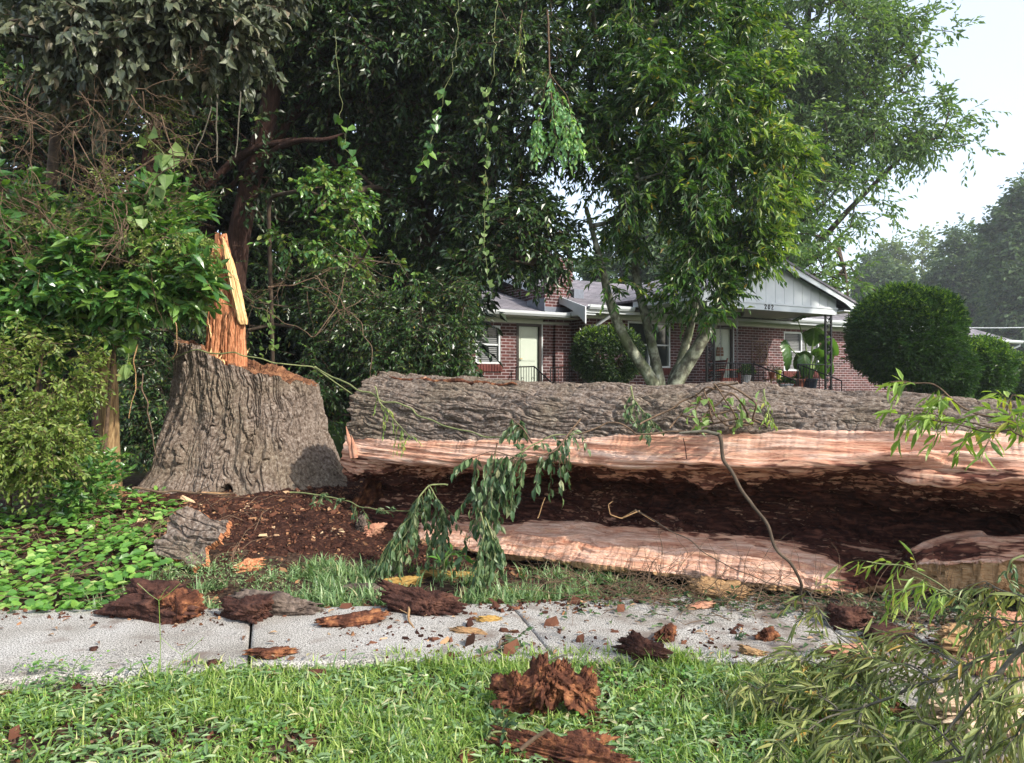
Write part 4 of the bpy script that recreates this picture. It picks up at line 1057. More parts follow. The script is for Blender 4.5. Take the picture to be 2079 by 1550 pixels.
def door(u0, u1, z0, z1, v, panels=False):
    mb = MB(); w = .075
    mb.box(u0, u0 + w, v - .03, v + .12, zz(z0), zz(z1)); mb.box(u1 - w, u1, v - .03, v + .12, zz(z0), zz(z1)); mb.box(u0 + w, u1 - w, v - .03, v + .12, zz(z1 - w), zz(z1))
    fr = mb.build('door_frame', M['dark_trim'], house)
    mb = MB(); mb.box(u1 - .004, u1 + .03, v - .035, v - .005, zz(z0), zz(z1)); mb.build('trim', M['white'], fr)
    mb = MB(); mb.box(u0 + w, u1 - w, v + .05, v + .09, zz(z0), zz(z1 - w))
    if panels:
        W = u1 - u0 - 2 * w
        for i in range(2):
            for (za, zb) in ((.15, .75), (.85, 1.35), (1.45, 1.85)):
                c0 = u0 + w + W * (.12 + .44 * i); c1 = c0 + W * .32
                mb.box(c0, c1, v + .035, v + .052, zz(z0 + za), zz(z0 + zb))
    else:
        mb.box(u0 + w + .09, u1 - w - .09, v + .038, v + .051, zz(z0 + .9), zz(z1 - w - .12)); mb.box(u0 + w + .09, u1 - w - .09, v + .038, v + .051, zz(z0 + .12), zz(z0 + .8))
    d = mb.build('door', M['door_paint'], house)
    mb = MB(); c = np.array([u0 + w + .06, v + .02, zz(z0 + .95)]); mb.tube([c + [0, .03, 0], c, c + [0, -.03, 0], c + [.06, -.03, 0]], .014, 8)
    mb.build('handle', plain_mat('brass_handle', (.25, .18, .07), rough=.3, metal=.9), d)
    return d
a, b, z0, z1 = openings_left[1]; door(a, b, z0, z1, WV + .02)
a, b, z0, z1 = openings_main[1]; door(a, b, z0, z1 - .02, .02, True)

# porch: floor, ceiling, beam, gable, roof
PU0, PU1, PV = 2.05, 7.03, -2.6
mb = MB(); mb.box(PU0 - .2, PU1 + .25, PV - .2, -.003, zz(0), zz(FLOOR - .06)); mb.build('porch_base', M['brick'], house)
mb = MB(); mb.box(PU0 - .24, PU1 + .29, PV - .24, -.004, zz(FLOOR - .058), zz(FLOOR)); mb.build('porch_floor', M['concrete'], house)
BZ0, BZ1 = 3.50, 3.68
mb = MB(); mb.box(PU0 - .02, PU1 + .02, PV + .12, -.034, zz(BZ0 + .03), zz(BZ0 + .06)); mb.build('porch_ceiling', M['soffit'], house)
mb = MB(); mb.box(PU0 - .14, PU1 + .14, PV - .07, PV + .07, zz(BZ0), zz(BZ1)); mb.box(PU0 - .14, PU0 - .02, PV + .072, -.56, zz(BZ0), zz(BZ1)); mb.box(PU1 + .02, PU1 + .14, PV + .072, -.56, zz(BZ0), zz(BZ1))
mb.box(PU0 - .16, PU1 + .16, PV - .09, PV - .072, zz(BZ1 - .02), zz(BZ1 + .03))
beam = mb.build('porch_beam', M['white'], house)
AU = (PU0 + PU1) / 2; AZ = 4.84; EU = 3.28; EZp = 3.80
def gz(u): return AZ - (AZ - EZp) * abs(u - AU) / EU
# vertical boards of the gable: each a shallow box with a gap
mb = MB(); bw = .375; n = int((PU1 - PU0 + .28) / bw)
for i in range(n + 1):
    a = PU0 - .14 + i * bw; b = min(a + bw - .012, PU1 + .14)
    if b <= a: continue
    pts = [(a, zz(BZ1 + .032)), (b, zz(BZ1 + .032)), (b, zz(gz(b) - .06)), (a, zz(gz(a) - .06))]
    if a < AU < b: pts = pts[:3] + [(AU, zz(AZ - .06))] + pts[3:]
    mb.prism([(p[0], p[1]) for p in pts], 1, PV - .045, PV - .02)
mb.prism([(PU0 - .14, zz(BZ1 + .03)), (PU1 + .14, zz(BZ1 + .03)), (AU, zz(AZ - .08))], 1, PV - .018, PV + .02)
mb.build('gable', M['white'], house)
# bargeboards: lower edge sweeps into a curve at the eaves
for s in (-1, 1):
    f = np.linspace(0, 1, 40); top = []; low = []
    for q in f: top.append((AU + s * (EU + .06) * q, zz(AZ - (AZ - EZp) * q * (EU + .06) / EU + .02)))
    for q in f[::-1]:
        d = .17 + .30 * max(0, (q - .74) / .26)**2.2 * (1 if q < .965 else .75)
        low.append((AU + s * (EU + .06) * q, zz(max(AZ - (AZ - EZp) * q * (EU + .06) / EU - d, BZ1 - .10))))
    mb = MB(); mb.prism(top + low if s > 0 else (top + low)[::-1], 1, PV - .34, PV - .30); mb.build('bargeboard', M['white'], house)
mb = MB()
slab(mb, [(AU - EU - .1, PV - .38, zz(EZp + .0)), (AU, PV - .38, zz(AZ + .05)), (AU, 2.9, zz(AZ + .05)), (AU - EU - .1, .2, zz(EZp))])
slab(mb, [(AU + .003, PV - .38, zz(AZ + .05)), (AU + EU + .1, PV - .38, zz(EZp)), (AU + EU + .1, .2, zz(EZp)), (AU + .003, 2.9, zz(AZ + .05))])
mb.build('porch_roof', M['shingle'], house)
for s in (-1, 1):
    mb = MB()
    e0 = AU + s * (EU + .04); e1 = AU + s * (PU1 - AU + .15)
    a_, b_ = min(e0, e1), max(e0, e1); mb.box(a_, b_, PV - .298, -.56, zz(3.60), zz(3.63))
    mb.box(e0 - .02, e0 + .02, PV - .30, -.57, zz(3.60), zz(3.78))
    mb.build('boxed_eave', M['white'], house)
# ceiling lamp
mb = MB(); c = np.array([hu(1502, -1.6), -1.6])
for r, z in [((.13, .15), 3.53)]:
    mb.tube([(c[0], c[1], zz(3.529)), (c[0], c[1], zz(3.50)), (c[0], c[1], zz(3.49)), (c[0], c[1], zz(3.42)), (c[0], c[1], zz(3.40))], [.15, .15, .13, .10, .05], 16)
mb.build('ceiling_light', M['dark_trim'], house, True)
# house number 202
def digit_strokes(ch):
    if ch == '0': 
        t = np.linspace(0, 2 * np.pi, 21); return [np.stack([.5 + .42 * np.sin(t), .5 + .5 * np.cos(t)], -1)]
    t = np.linspace(-.35 * np.pi * 2 + .6, np.pi * .55, 12)
    top = np.stack([.5 + .42 * np.sin(t), .72 + .28 * np.cos(t)], -1)
    return [np.concatenate([top, [[.5, .35], [.08, 0.0], [.95, 0.0]]])]
mb = MB(); hz0 = 3.535; uc = hu(1562, PV - .08)
for i, chh in enumerate("202"):
    for st in digit_strokes(chh):
        pts = [(uc + (i - 1) * .135 + (p[0] - .5) * .075, PV - .078, zz(hz0 + p[1] * .115)) for p in st]
        mb.tube(pts, .012, 5)
mb.build('house_number', M['iron'], house)
# wrought-iron lattice columns
def column(u, v):
    mb = MB(); w = .13; z0, z1 = FLOOR, BZ0
    for du in (-w, w): mb.box(u + du - .024, u + du + .024, v - .024, v + .024, zz(z0), zz(z1))
    for z in (z0 + .05, z0 + .8, z1 - .75, z1 - .03): mb.box(u - w + .025, u + w - .025, v - .012, v + .012, zz(z - .012), zz(z + .012))
    k = 11; h = (z1 - z0 - .1) / k
    for i in range(k):                              # leafy scrolls climbing between the posts
        zc = z0 + .05 + (i + .5) * h; s = 1 if i % 2 else -1
        t = np.linspace(0, 4.2, 16); r = .085 * (1 - t / 6.0)
        mb.tube(np.stack([u + s * (.015 + r * np.cos(t)), v + 0 * t, zz(zc) + r * np.sin(t) * s], -1), .017, 4)
        mb.tube([(u - s * .10, v, zz(zc - h * .5)), (u, v - .012, zz(zc)), (u + s * .10, v, zz(zc + h * .5))], .010, 4)
        for q in range(4):
            a = q * 1.57 + i; c = np.array([u - s * .05, v - .01, zz(zc + .02)]); d = np.array([math.cos(a), 0, math.sin(a)]) * .05
            mb.tube([c, c + d * .5 + [0, 0, .01], c + d], [.010, .030, .006], 4)
    mb.build('iron_column', M['iron'], house)
column(PU1 - .1, PV + .05); column(PU0 + .1, PV + .05)
# railings
def railing(p, q, n, h=.82, name='railing'):
    p = np.array([p[0], p[1], zz(p[2])]); q = np.array([q[0], q[1], zz(q[2])]); up = np.array([0, 0, h]); mb = MB()
    mb.tube([p + up, q + up], .018, 6); mb.tube([p + up * .1, q + up * .1], .012, 5)
    for i in range(n + 1):
        a = p + (q - p) * i / n; r = .016 if i in (0, n) else .008
        mb.tube([a, a + up], r, 5)
        if 0 < i < n and i % 4 == 2:
            for s in (-1, 1):
                t = np.linspace(0, 5, 12); rr = .05 * (1 - t / 7); c = a + up * .5; dd = (q - p) / np.linalg.norm(q - p)
                mb.tube([c + dd * s * (.05 + r_ * math.cos(tt)) + np.array([0, 0, r_ * math.sin(tt) + .06 * s]) for tt, r_ in zip(t, rr)], .007, 4)
    return mb.build(name, M['iron'], house)
sU0, sU1 = hu(1530, PV), hu(1622, PV)
railing((PU0 + .25, PV + .05, FLOOR), (sU0, PV + .05, FLOOR), 18); railing((sU1, PV + .05, FLOOR), (PU1 - .25, PV + .05, FLOOR), 9)
railing((sU0, PV - .0, FLOOR), (sU0 + .1, PV - 1.3, .75), 8); railing((sU1, PV - .0, FLOOR), (sU1 + .1, PV - 1.3, .75), 8)
mb = MB()
for i in range(3): mb.box(sU0 - .1, sU1 + .2, PV - .25 - .38 * (i + 1), PV - .25 - .38 * i - .003, zz(.3), zz(FLOOR - .15 * (i + 1)))
mb.build('porch_steps', M['concrete'], house)
# side steps at the left-wing door
dl, dr = openings_left[1][0], openings_left[1][1]
mb = MB(); mb.box(dl - .15, dr + .25, WV - 1.1, WV - .104, zz(.2), zz(FLOOR - .03)); mb.box(dl - .1, dr + .2, WV - 1.45, WV - 1.103, zz(.2), zz(FLOOR - .25)); mb.build('side_steps', M['concrete'], house)
for (uu, k) in ((dl - .1, 0), (dr + .2, 1)):
    railing((uu, WV - .15, FLOOR - .03), (uu, WV - 1.05, FLOOR - .03), 7, .75); railing((uu, WV - 1.05, FLOOR - .03), (uu, WV - 1.9, .75), 7, .75)

# ---------------------------------------------------------------- things on the porch
sw = empty('porch_swing', hw(hu(1466, -1.3), -1.3, FLOOR + .38), HA + 1.15, 'red wooden porch swing with slatted back, hanging on chains at the front door', 'porch swing')
mb = MB(); mb.box(-.62, .62, -.25, .25, 0, .03); 
for i in range(5): mb.box(-.62, .62, -.24 + i * .1, -.16 + i * .1, .032, .05)
mb.build('seat', M['red_paint'], sw)
mb = MB(); R = np.array(Euler((.25, 0, 0)).to_matrix())
for i in range(7): mb.box(-.60, .60, -.012, .012, .06 + i * .075, .115 + i * .075, R, (0, .26, 0))
for x in (-.62, .6): mb.box(x - .02, x + .04, -.03, -.0125, 0, .62, R, (0, .26, 0))
mb.build('backrest', plain_mat('dark_red_slats', (.16, .045, .03), rough=.6), sw)
for x in (-.66, .60):
    mb = MB(); mb.box(x, x + .06, -.30, .34, .26, .29); mb.box(x + .005, x + .055, -.28, -.22, -.08, .258); mb.box(x + .005, x + .055, -.219, .25, -.05, -.002); mb.build('arm', M['red_paint'], sw)
for x in (-.6, .6):
    mb = MB()
    for i in range(26):
        z = .29 + i * .06; t = np.linspace(0, 2 * np.pi, 9); ax = (i % 2)
        pts = [(x + (.018 * math.cos(q) if ax else 0), -.2 + (0 if ax else .018 * math.cos(q)), z + .036 * math.sin(q) + .03) for q in t]; mb.tube(pts, .006, 4, False)
    mb.build('chain', plain_mat('steel_chain', (.4, .4, .42), rough=.4, metal=.7), sw)

orn = empty('wall_ornament', hw(hu(1543, -.03), -.03, 2.48), HA, 'bronze square wall ornament with a wheel inside, on the porch bricks', 'wall ornament')
mb = MB(); s = .36
for a in (-s, s): mb.tube([(a, 0, -s), (a, 0, s)], .012, 5); mb.tube([(-s, 0, a), (s, 0, a)], .012, 5)
t = np.linspace(0, 2 * np.pi, 41)
mb.tube(np.stack([s * np.cos(t), 0 * t, s * np.sin(t)], -1), .012, 5, False); mb.tube(np.stack([.07 * np.cos(t), 0 * t, .07 * np.sin(t)], -1), .012, 5, False)
for i in range(8):
    a = i * math.pi / 4; mb.tube([(.07 * math.cos(a), 0, .07 * math.sin(a)), (s * math.cos(a), 0, s * math.sin(a))], .008, 4)
    pts = [(.07 * math.cos(a), 0, .07 * math.sin(a)), (.2 * math.cos(a + .25), -.01, .2 * math.sin(a + .25)), (.3 * math.cos(a), 0, .3 * math.sin(a))]; mb.tube(pts, .008, 4)
    pts = [(.07 * math.cos(a), 0, .07 * math.sin(a)), (.2 * math.cos(a - .25), -.01, .2 * math.sin(a - .25)), (.3 * math.cos(a), 0, .3 * math.sin(a))]; mb.tube(pts, .008, 4)
mb.build('wheel', plain_mat('bronze_metal', (.20, .13, .08), rough=.5, metal=.4), orn)

sg = empty('door_sign', hw(hu(1461, .03), .03, 2.48), HA, 'small brown slatted sign hung on the front door', 'sign')
mb = MB(); 
for i in range(3): mb.box(-.15 + .01 * i, .15 - .01 * (i == 2), -.03, -.012, -.14 + i * .095, -.06 + i * .095)
mb.build('slats', plain_mat('brown_sign_wood', (.18, .09, .05), rough=.7), sg)
mb = MB(); mb.tube([(-.1, -.02, .13), (0, -.02, .27), (.1, -.02, .13)], .006, 4); mb.build('hanger', M['iron'], sg)

def pot(name, label, u, v, z, r, h, mat, group=None, kind='round'):
    root = empty(name, hw(u, v, z), HA, label, 'potted plant', group)
    mb = MB(); t = np.linspace(0, 1, 12)
    prof = [(.7, 0), (.74, .1), (.88, .55), (.97, .85), (1.08, .87), (1.08, 1.0), (.96, 1.0), (.92, .86)]
    pts = [(0, 0, h * q[1]) for q in prof]; th = np.arange(20) / 20 * 2 * np.pi
    ring = np.array([[(r * q[0] * math.cos(a), r * q[0] * math.sin(a), h * q[1]) for a in th] for q in prof])
    mb.add(ring.reshape(-1, 3), [grid_faces(len(prof), 20, True), np.arange(20)[::-1][None], (np.arange(20) + 7 * 20)[None]])
    mb.build('pot', mat, root, True)
    return root
def bushy(root, z, R, Hh, n, L, W, mat, seed):
    rng = np.random.default_rng(seed); d = rand_dirs(n, rng); d[:, 2] = np.abs(d[:, 2]) + .1; d = norm(d)
    pos = d * rng.random((n, 1))**.5 * np.array([R, R, Hh]) + np.array([0, 0, z]); leaves_obj('foliage', pos, d + rng.normal(0, .4, (n, 3)), rng.normal(size=(n, 3)) + [0, 0, .8], L * rng.uniform(.7, 1.2, n), W, mat, root, 1)
terra = plain_mat('terracotta', (.40, .13, .07), rough=.7); wpot = plain_mat('white_glazed_pot', (.75, .76, .76), rough=.3); gpot = plain_mat('lime_green_pot', (.30, .42, .06), rough=.35); dpot = plain_mat('dark_blue_pot', (.02, .03, .05), rough=.3)
r_ = pot('potted_plant', 'white pot of leafy flowers on a stand left of the porch steps', hu(1516, -2.2), -2.2, FLOOR + .28, .13, .22, wpot); bushy(r_, .24, .22, .26, 240, .10, .035, M['lf_mid'], 1)
mb = MB()
for a in range(3): mb.tube([(.12 * math.cos(a * 2.1), .12 * math.sin(a * 2.1), -.28), (.08 * math.cos(a * 2.1), .08 * math.sin(a * 2.1), 0)], .012, 5)
mb.build('stand', M['white'], r_)
r_ = pot('potted_plant', 'white patterned pot of low green leaves right of the porch steps', hu(1597, -2.1), -2.1, FLOOR, .19, .26, wpot); bushy(r_, .27, .26, .16, 260, .09, .035, M['lf_mid'], 2)
r_ = pot('potted_plant', 'terracotta planter beneath the elephant-ear plant', hu(1620, -1.9), -1.9, FLOOR, .20, .40, terra); bushy(r_, .4, .12, .12, 60, .10, .03, M['lf_mid'], 3)
r_ = pot('potted_plant', 'lime green pot on the wooden stool against porch bricks', hu(1581, -.5), -.5, FLOOR + .42, .09, .26, gpot); bushy(r_, .26, .08, .10, 40, .08, .02, M['lf_dark'], 4)
r_ = pot('potted_plant', 'small red pot on the wooden stool against porch bricks', hu(1568, -.5), -.5, FLOOR + .42, .10, .2, terra); bushy(r_, .2, .2, .22, 60, .12, .02, M['lf_dark'], 5)
st = empty('wooden_stool', hw(hu(1575, -.5), -.5, FLOOR), HA, 'weathered low wooden stool holding two pots on the porch', 'stool')
mb = MB(); mb.box(-.42, .42, -.17, .17, .38, .418)
mb.build('top', M['tan'], st)
for x in (-.36, .32): 
    for y in (-.14, .10): mb = MB(); mb.box(x, x + .04, y, y + .04, 0, .378); mb.build('leg', M['tan'], st)
# elephant ear
r_ = pot('elephant_ear_plant', 'tall elephant-ear plant with huge ribbed leaves in a dark pot on the porch', hu(1645, -1.9), -1.9, FLOOR, .22, .42, dpot)
rng = np.random.default_rng(12)
stems = MB()
LV = []
for (dx, dz, sz, pitch, yaw, tint) in [(-.05, 1.55, .85, .2, -.2, 1), (-.72, 1.05, .72, 1.2, 2.2, 0), (-.52, .62, .55, 1.3, 2.6, 0), (.42, 1.35, .70, .55, .6, 1), (.55, 1.0, .62, 1.0, .2, 0), (.15, .9, .6, .4, .3, 1), (-.2, .8, .6, .5, -.6, 1), (.35, .62, .5, .7, .5, 1), (-.35, 1.95, .6, -.5, 1.2, 0), (.55, 1.75, .5, -.3, .8, 1), (.1, .45, .5, .6, .1, 1)]:
    dy = rng.uniform(-.35, .25); tip = np.array([dx, dy, .4 + dz * .95])
    stems.tube([(0, 0, .3), (dx * .35, dy * .35, .4 + dz * .55), tip], [.028, .022, .014], 6)
    LV.append((tip, sz, pitch, yaw))
stems.build('stem', plain_mat('pale_green_stalk', (.20, .30, .08), rough=.5), r_, True)
def ear(tip, sz, pitch, yaw):
    n, m_ = 26, 17; u, v = np.meshgrid(np.linspace(-.28, 1, n), np.linspace(-1, 1, m_), indexing='ij')
    w = np.where(u > 0, .40 * np.clip(1 - u, 0, 1)**.62 * (1 + .55 * u), .40 * np.clip((u + .30) / .30, 0, 1)**.5)
    lobe = np.where(u < 0, .12, 0)
    y = v * w + np.sign(v) * lobe * (np.abs(v) < .15) * 0
    z = -.35 * np.clip(u, 0, 1)**2 - .15 * np.abs(v)**1.5 * w * 2 + .025 * np.sin(u * 34 - np.abs(v) * 9) * np.abs(v)
    G = np.stack([u, y, z], -1) * sz
    R = np.array(Euler((rng.uniform(-.3, .3), pitch, -yaw)).to_matrix()); return G @ R.T + tip
for q, (tip, sz, pitch, yaw) in enumerate(LV):
    grid_mesh('leaf', ear(tip, sz, pitch, yaw - HA), M['lf_glossy'] if q % 2 else M['lf_mid'], r_)

# power line far on the right
pl = empty('power_line', (28, 60, 6.4), 0, 'thin pale overhead cable crossing before the far trees, right of the roof', 'cable')
mb = MB(); t = np.linspace(0, 1, 24)
mb.tube(np.stack([-4 + 30 * t, 0 * t + 4 * t, .05 - .7 * np.sin(np.pi * t) + .3 * t], -1), .035, 5)
mb.build('cable', plain_mat('pale_cable', (.5, .52, .55), rough=.6), pl)
# ---------------------------------------------------------------- trees and shrubs
def G0(px, Y, dz=-.05):
    x = (px - 1040) / FPX * Y; return (x, Y, float(gh(x, Y)) + dz)

# multi-stemmed tree between the log and the house
b = np.array(G0(1355, 13.2))
def T(px, py, Y): return tuple(P(px, py, Y))
trunks = [
    ([T(1338, 800, 13.1), T(1320, 765, 13.1), T(1268, 690, 13.0), T(1238, 615, 12.9), T(1222, 540, 12.8), T(1190, 420, 12.7)], [.17, .155, .13, .11, .085, .05]),
    ([T(1345, 800, 13.3), T(1338, 765, 13.3), T(1322, 690, 13.4), T(1300, 600, 13.5), T(1288, 540, 13.5), T(1300, 400, 13.6), T(1330, 220, 13.6)], [.16, .14, .125, .11, .10, .075, .03]),
    ([T(1365, 800, 13.2), T(1378, 765, 13.2), T(1418, 705, 13.1), T(1455, 640, 13.0), T(1482, 575, 12.9), T(1500, 500, 12.8), T(1540, 380, 12.7)], [.20, .19, .165, .145, .13, .10, .04]),
    ([T(1362, 800, 13.5), T(1372, 765, 13.5), T(1390, 700, 13.6), T(1410, 640, 13.7), T(1400, 540, 13.8), T(1420, 380, 13.9)], [.11, .10, .09, .085, .07, .03]),
    ([T(1358, 800, 13.4), T(1362, 765, 13.5), T(1395, 710, 13.9), T(1420, 600, 14.0)], [.09, .085, .07, .05]),
]
for k, (pts, rad) in enumerate(trunks):
    pts.insert(0, (b[0] + (k - 2) * .10, b[1] + (k % 2) * .1, b[2])); rad.insert(0, rad[0] * 1.2); rad[:] = [q * .68 for q in rad]
ells = [E(1330, 60, 13.2, 190, 130, 1.6), E(1390, 240, 13.0, 180, 130, 1.7, 1.3), E(1470, 330, 12.9, 150, 120, 1.3, 1.2), E(1340, 400, 13.0, 150, 110, 1.5, 1.1), E(1500, 440, 12.8, 125, 95, 1.0, 1.0),
        E(1240, 300, 13.2, 90, 200, 1.2), E(1470, 520, 12.7, 120, 60, 1.0, .8), E(1410, 600, 12.7, 75, 55, .6, .7), E(1225, 590, 12.8, 40, 50, .5, .45), E(1215, 540, 12.8, 70, 75, .9, .9), E(1500, 130, 13.5, 110, 130, 1.2, .8), E(1590, 340, 12.9, 50, 70, .6, .5), E(1590, 260, 13.0, 30, 50, .4, .3), E(1300, -120, 13.6, 260, 150, 1.8, .8)]
make_tree('shade_tree', 'multi-stemmed tree with lichen-spotted grey trunks and dense dark crown before the house', 'tree', trunks, ells, 1050, 9, 10, .165, .052, M['lf_mid'], M['smooth_bark'], 101, 0,
          twigL=.34, droop=.35, sag=.35, tip=.007, maxr=.07, spread=.75, lmat2=M['lf_willow'], frac2=.1,
          extra=lambda p, r: (r.random(len(p)) < .05 + .5 * sstep(1.9, 4.2, (p[:, 0] / p[:, 1] * FPX - 330) / 55 + .0 * p[:, 2])))  # more bright leaves towards the right: sunlight put into the leaf colour

# tall airy tree rising behind the house, branches reaching over the porch
tr = [([T(1600, 830, 37), T(1602, 560, 37), T(1612, 380, 36.5), T(1630, 180, 36), T(1650, -60, 36)], [.34, .30, .25, .17, .08]),
      ([T(1606, 480, 36.8), T(1700, 330, 35.5), T(1790, 200, 34.5), T(1860, 130, 34)], [.18, .13, .08, .03]),
      ([T(1604, 560, 37), T(1720, 430, 35), T(1850, 300, 34), T(1950, 262, 33.6)], [.17, .12, .07, .02]),
      ([T(1606, 560, 37), T(1660, 520, 34), T(1700, 495, 30.5), T(1718, 560, 28.5), T(1725, 640, 27.5)], [.17, .13, .10, .05, .02])]
tr[0][0][0] = G0(1600, 37)
ells = [E(1640, 90, 35, 170, 140, 3.2, 1.2), E(1560, 120, 35.5, 130, 160, 3, 1), E(1780, 130, 34.5, 120, 110, 2.5, .9), E(1740, 260, 34.5, 170, 90, 3, 1.1), E(1870, 250, 34, 95, 45, 1.8, .55), E(1920, 290, 33.5, 60, 35, 1.2, .3),
        E(1680, 400, 33.5, 130, 90, 2.5, 1.0), E(1770, 470, 32.5, 75, 35, 1.6, .4), E(1600, 320, 35, 90, 140, 2.5, .8), E(1680, 555, 28.5, 62, 42, 1.2, 1.3), E(1660, 500, 30, 70, 40, 1.4, .8), E(1860, 85, 34, 70, 50, 1.5, .4), E(1780, 590, 31, 60, 40, 1.5, .5), E(1640, -90, 35.5, 240, 130, 3.5, .6)]
make_tree('elm_tree', 'tall airy green tree behind the house, branches hanging over the white gable', 'tree', tr, ells, 1050, 7, 8, .30, .13, M['lf_elm'], M['branch_dark'], 55, 0,
          gap=.45, gapk=.2, twigL=.95, droop=.25, sag=.25, tip=.016, maxr=.14, spread=.7, power=.4, step=.9, jitter=.10)

# unseen tree added just beyond the right-hand side to shade the porch
sx_, sy_ = 14.6, 13.2
make_tree('added_shading_tree', 'unseen tree added beyond the right edge of the view to shade the porch', 'tree', [([(sx_ + 1.5, sy_, float(gh(sx_ + 1.5, sy_)) - .05), (sx_ + 1.3, sy_, 4.5), (sx_ + .6, sy_, 9), (sx_, sy_, 13)], [.28, .22, .17, .05])],
          [(sx_, sy_, 11.4, 2.9, 3.4, 2.6, 1), (sx_ + .8, sy_ + 2.2, 10.6, 2.2, 2.4, 2.2, 1), (sx_ + 2.5, sy_ - .5, 9.6, 2.6, 3.0, 2.6, .8)], 300, 6, 8, .30, .14, M['lf_elm'], M['branch_dark'], 77, 0, twigL=.7, tip=.012, maxr=.1, step=.9, gap=.5, gapk=.4)

# clipped shrubs by the house
def shrub(label, px, py, Y, rpx, rpy, ry, n, seed, name='round_shrub', lmat=None, L=.075, W=.028, group=None, stems=5):
    c = P(px, py, Y); g = G0(px, Y)
    rng = np.random.default_rng(seed); root = empty(name, g, 0, label, 'shrub', group)
    R = np.array([rpx / FPX * Y, ry, rpy / FPX * Y])
    d = rand_dirs(n, rng); q = d.copy(); nz = fbm(d[:, 0] * 3, d[:, 1] * 3, d[:, 2] * 3, 3, seed); q = q * (1 + .13 * nz[:, None] + .07 * fbm(d[:, 0] * 9, d[:, 1] * 9, d[:, 2] * 9, 2, seed + 5)[:, None])
    sq = np.sign(q) * np.abs(q)**.9
    r = 1 - rng.random(n)**2.2 * .35 + (rng.random(n) < .04) * rng.uniform(0, .07, n)
    p = sq * r[:, None] * R + c - np.array(g)
    dd = d + rng.normal(0, .5, (n, 3)) + [0, 0, .5]; cl = fbm(p[:, 0] * 5, p[:, 1] * 5, p[:, 2] * 5, 2, seed + 3) > -.22; p, dd, d, r = p[cl], dd[cl], d[cl], r[cl]; n = len(p)
    tw_end = norm(dd) 
    lv, tw = sprays(p, tw_end, L * 1.5, 5, L, W, rng, .0, .6, .6, .0, .3)
    topm = (np.repeat(r, 5) > .955) & (np.repeat(d[:, 2], 5) > .15 + .6 * rng.random(n * 5)) & (rng.random(n * 5) < .55)  # brighter tip leaves kept to the top: sunlit tops put into colour
    m_top = leaves_obj('lighter_leaves', lv[0][topm], lv[1][topm], lv[2][topm], lv[3][topm], lv[4][topm], M['lf_shrub_top'], root)
    leaves_obj('foliage', lv[0][~topm], lv[1][~topm], lv[2][~topm], lv[3][~topm], lv[4][~topm], lmat or M['lf_shrub'], root)
    mb = MB()
    for k in range(stems):
        a = rng.uniform(0, 6.28); tip = np.array(c) - np.array(g) + np.array([math.cos(a) * R[0] * .5, math.sin(a) * R[1] * .5, rng.uniform(-.4, .2) * R[2]])
        tapered_trunk(mb, [(.1 * math.cos(a), .1 * math.sin(a), 0), (tip[0] * .4, tip[1] * .4, tip[2] * .5), tip], [.05, .04, .015], 7, seed=k)
        t2 = tip + rng.normal(0, .3, 3); mb.tube([tip, t2], [.02, .008], 5)
    mb.build('stems', M['branch_dark'], root, True)
    return root
shrub('very large round clipped shrub right of the porch against the brick wall', 1838, 684, 19.5, 98, 92, 1.25, 12500, 1, L=.115, W=.045)
shrub('low spreading dark skirt of shrub under the largest round shrub', 1905, 755, 20.5, 60, 62, .9, 4800, 6, name='low_shrub', L=.11, W=.04)
shrub('medium round yellow-tipped shrub near the right end of the house', 1988, 752, 23, 50, 56, .95, 5600, 2, L=.13, W=.048)
shrub('small dark round shrub under the downspout at the right edge', 2075, 765, 27, 45, 42, .9, 3500, 3, L=.11, W=.04, lmat=M['lf_dark'])
shrub('dark bushy shrub below the downspout, behind the leaning trunks', 1232, 722, 18.8, 64, 52, .85, 4600, 4, L=.09, W=.038, lmat=M['lf_dark'])

# far trees on the right
def far_tree(label, px, Y, ptop, pbot, rpx, n, seed, mat, L=.55, group='hazy trees beyond the house', lean=0):
    if px > 1600: Y *= 1.6; L *= 1.2; n = int(n * 1.8)
    g = G0(px, Y)
    g = G0(px, Y); cx = (px - 1040) / FPX * Y; ztop = CAM_H + (775 - ptop) / FPX * Y; zb = CAM_H + (775 - pbot) / FPX * Y
    rng = np.random.default_rng(seed); r = rpx / FPX * Y; h = ztop - zb; ells = []
    for k in range(9):
        f = rng.random(); w = r * (1 - .55 * f**1.5)
        ells.append((cx + rng.normal(0, .35) * w, Y + rng.normal(0, .3) * w, zb + h * (.12 + .76 * f), w * .62, w * .62, h * .17, 1))
    ells.append((cx, Y, zb + h * .45, r * .75, r * .7, h * .42, 1.2))
    return make_tree('background_tree', label, 'tree', [([g, (cx, Y, (g[2] + zb + h * .4)), (cx + .3, Y, ztop - h * .15)], [.45, .33, .06])], ells, n, 5, 7, L, L * .55, mat, M['branch_dark'], seed, 0, twigL=L * 2.2, power=.55, tip=.03, maxr=.2, step=2.0, jitter=.2, group=group, sag=.1, gap=.16 if px > 1600 else .22, gapk=.3)
far_tree('tall dark tree at the far right edge, hazy, reaching highest', 2070, 62, 315, 760, 95, 900, 11, M['lf_far'], .62)
far_tree('broad dark hazy tree between the light green tree and right edge', 1965, 70, 440, 760, 95, 850, 12, M['lf_far'], .62)
far_tree('pale yellow-green hazy tree far beyond the largest shrub', 1870, 95, 470, 760, 85, 800, 13, M['lf_far_light'], .8)
far_tree('hazy dark tree low behind the porch gable, right side', 1790, 78, 520, 770, 80, 700, 14, M['lf_far'], .7)
far_tree('distant misty tree directly above the right wing roof', 2030, 110, 470, 770, 120, 700, 15, M['lf_far'], .9)
far_tree('far tree behind the chimney and left-wing roof', 1000, 52, 430, 760, 120, 750, 16, M['lf_far_light'], .5)
